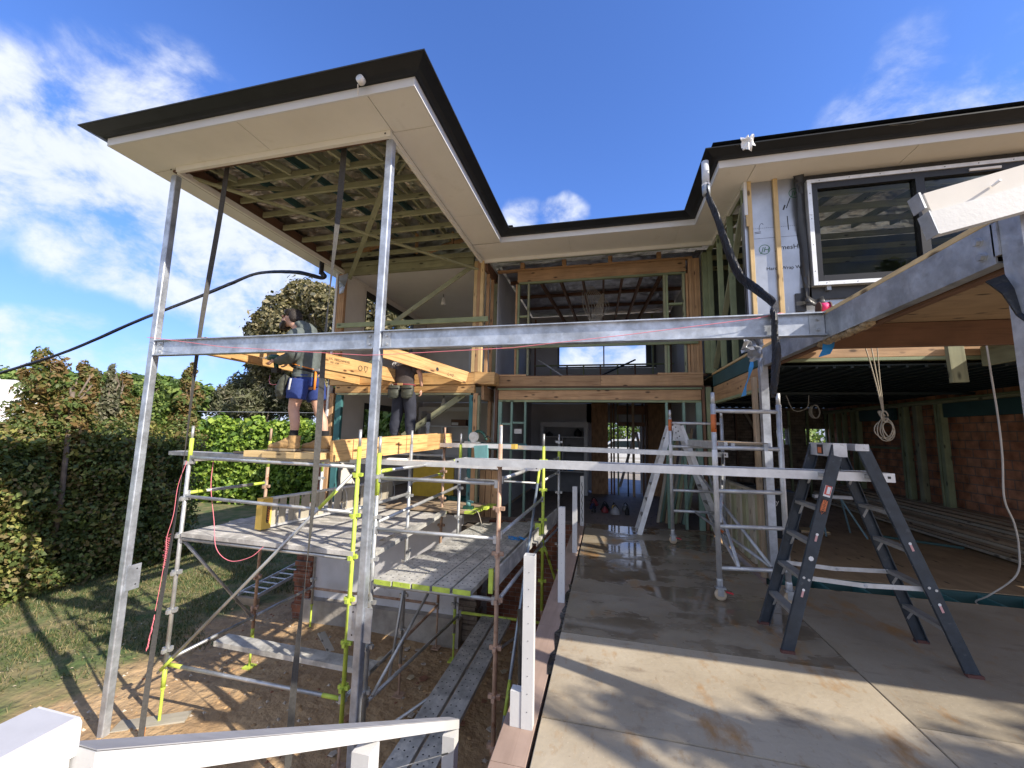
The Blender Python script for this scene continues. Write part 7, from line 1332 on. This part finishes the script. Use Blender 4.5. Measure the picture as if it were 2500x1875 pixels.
bb = [(x-.0, y, z, a, b_, c) for x, y, z, a, b_, c in bb]; base = at(930, 1150, y=15.5); tree('drooping_tree', 'green tree with drooping leaves seen through the room windows', (base.x, base.y, ZG), 3.4, bb, 12000, .28, L_GREEN, 64, 'garden trees', [.5, .32, .18], .2, .8, .3, .3)
# street tree behind the photographer: it throws the dappled shade on the slab
r10 = random.Random(77); bb = [(9.3+r10.uniform(-2.3, 2.6), -.55+r10.uniform(-1.3, 1.0), 5.5+r10.uniform(-.9, .8), .42, .36, .3) for _ in range(26)]
tree('street_tree', 'loose leaved tree behind the photographer casting shade on the slab', (10.5, -2.2, ZG), 6.0, bb, 5600, .13, L_GREEN, 65, 'garden trees', None, .25, .1, .5, .15)
# neighbour house with white tiled roof
NH = thing('neighbour_house', 'white tiled roof of the neighbouring house half hidden behind the hedge', 'house', (-21, 8, ZG))
MB().box(-25, -17.6, 0, 9.6, ZG, 1.0).build('wall', M_PLASTER, NH)
b = MB(); e0, e1, rz = V(-16.6, 0, 1.1), V(-16.6, 10, 1.1), V(-20.6, 0, 3.05)
nx = 18; ny = 130; vs = []
for i in range(nx+1):
    f_ = i/nx
    for j in range(ny+1): y = -.5+10.5*j/ny; x = e0.x+(rz.x-e0.x)*f_; z = e0.z+(rz.z-e0.z)*f_+.035*math.cos(j*math.pi*.4)-.03*((i % 2))*1; vs.append((x, y, z))
b.add(vs, [(i*(ny+1)+j, i*(ny+1)+j+1, (i+1)*(ny+1)+j+1, (i+1)*(ny+1)+j) for i in range(nx) for j in range(ny)]); b.add([(-20.6, -.5, 3.05), (-20.6, 10, 3.05), (-25.2, 10, .9), (-25.2, -.5, .9)], [(0, 1, 2, 3)]); b.build('roof', M_TILE, NH)
c = MB()
for i in range(21): y = -.3+.48*i; c.tube([(-20.6, y, 3.07), (-20.6, y+.44, 3.09)], [.12, .135], 10)
c.build('ridge_tiles', M_TILE, NH, smooth=True)
sh_ = [(-8+1.5*i+rh.uniform(-.4, .4), 33+rh.uniform(-1, 1), rh.uniform(.3, 3.2), 1.3, 1.0, 1.1) for i in range(16)]
tree('street_hedge', 'dark green planting across the street seen through the hall', (2, 33, ZG), 1.5, sh_, 7000, .35, L_GREEN, 71, 'garden trees', None, .15, cat='hedge')
# grey paling fence behind the lime hedge and a wire over the garden
PF = thing('garden_fence', 'dark grey garden fence in the shade behind the hedge', 'fence', (-14, 18.6, ZG)); MB().bar((-22, 18.6, -1.3), (-6.5, 19, -1.3), .05, 1.8).build('panel', M_PLASTERG, PF); 
for i in range(6): MB().box(-21.5+i*2.6, -21.4+i*2.6, 18.45, 18.55, ZG, -.35).build('fence_post', M_GALVD, PF)
WR = thing('overhead_wire', 'thin wire strung above the lime hedge', 'wire', (-14, 13, 2.4)); MB().tube([at(455, 1004, y=11.5), at(780, 1008, y=14)], .008, 5).build('wire', M_GALVD, WR)
print('objects', len(bpy.data.objects))
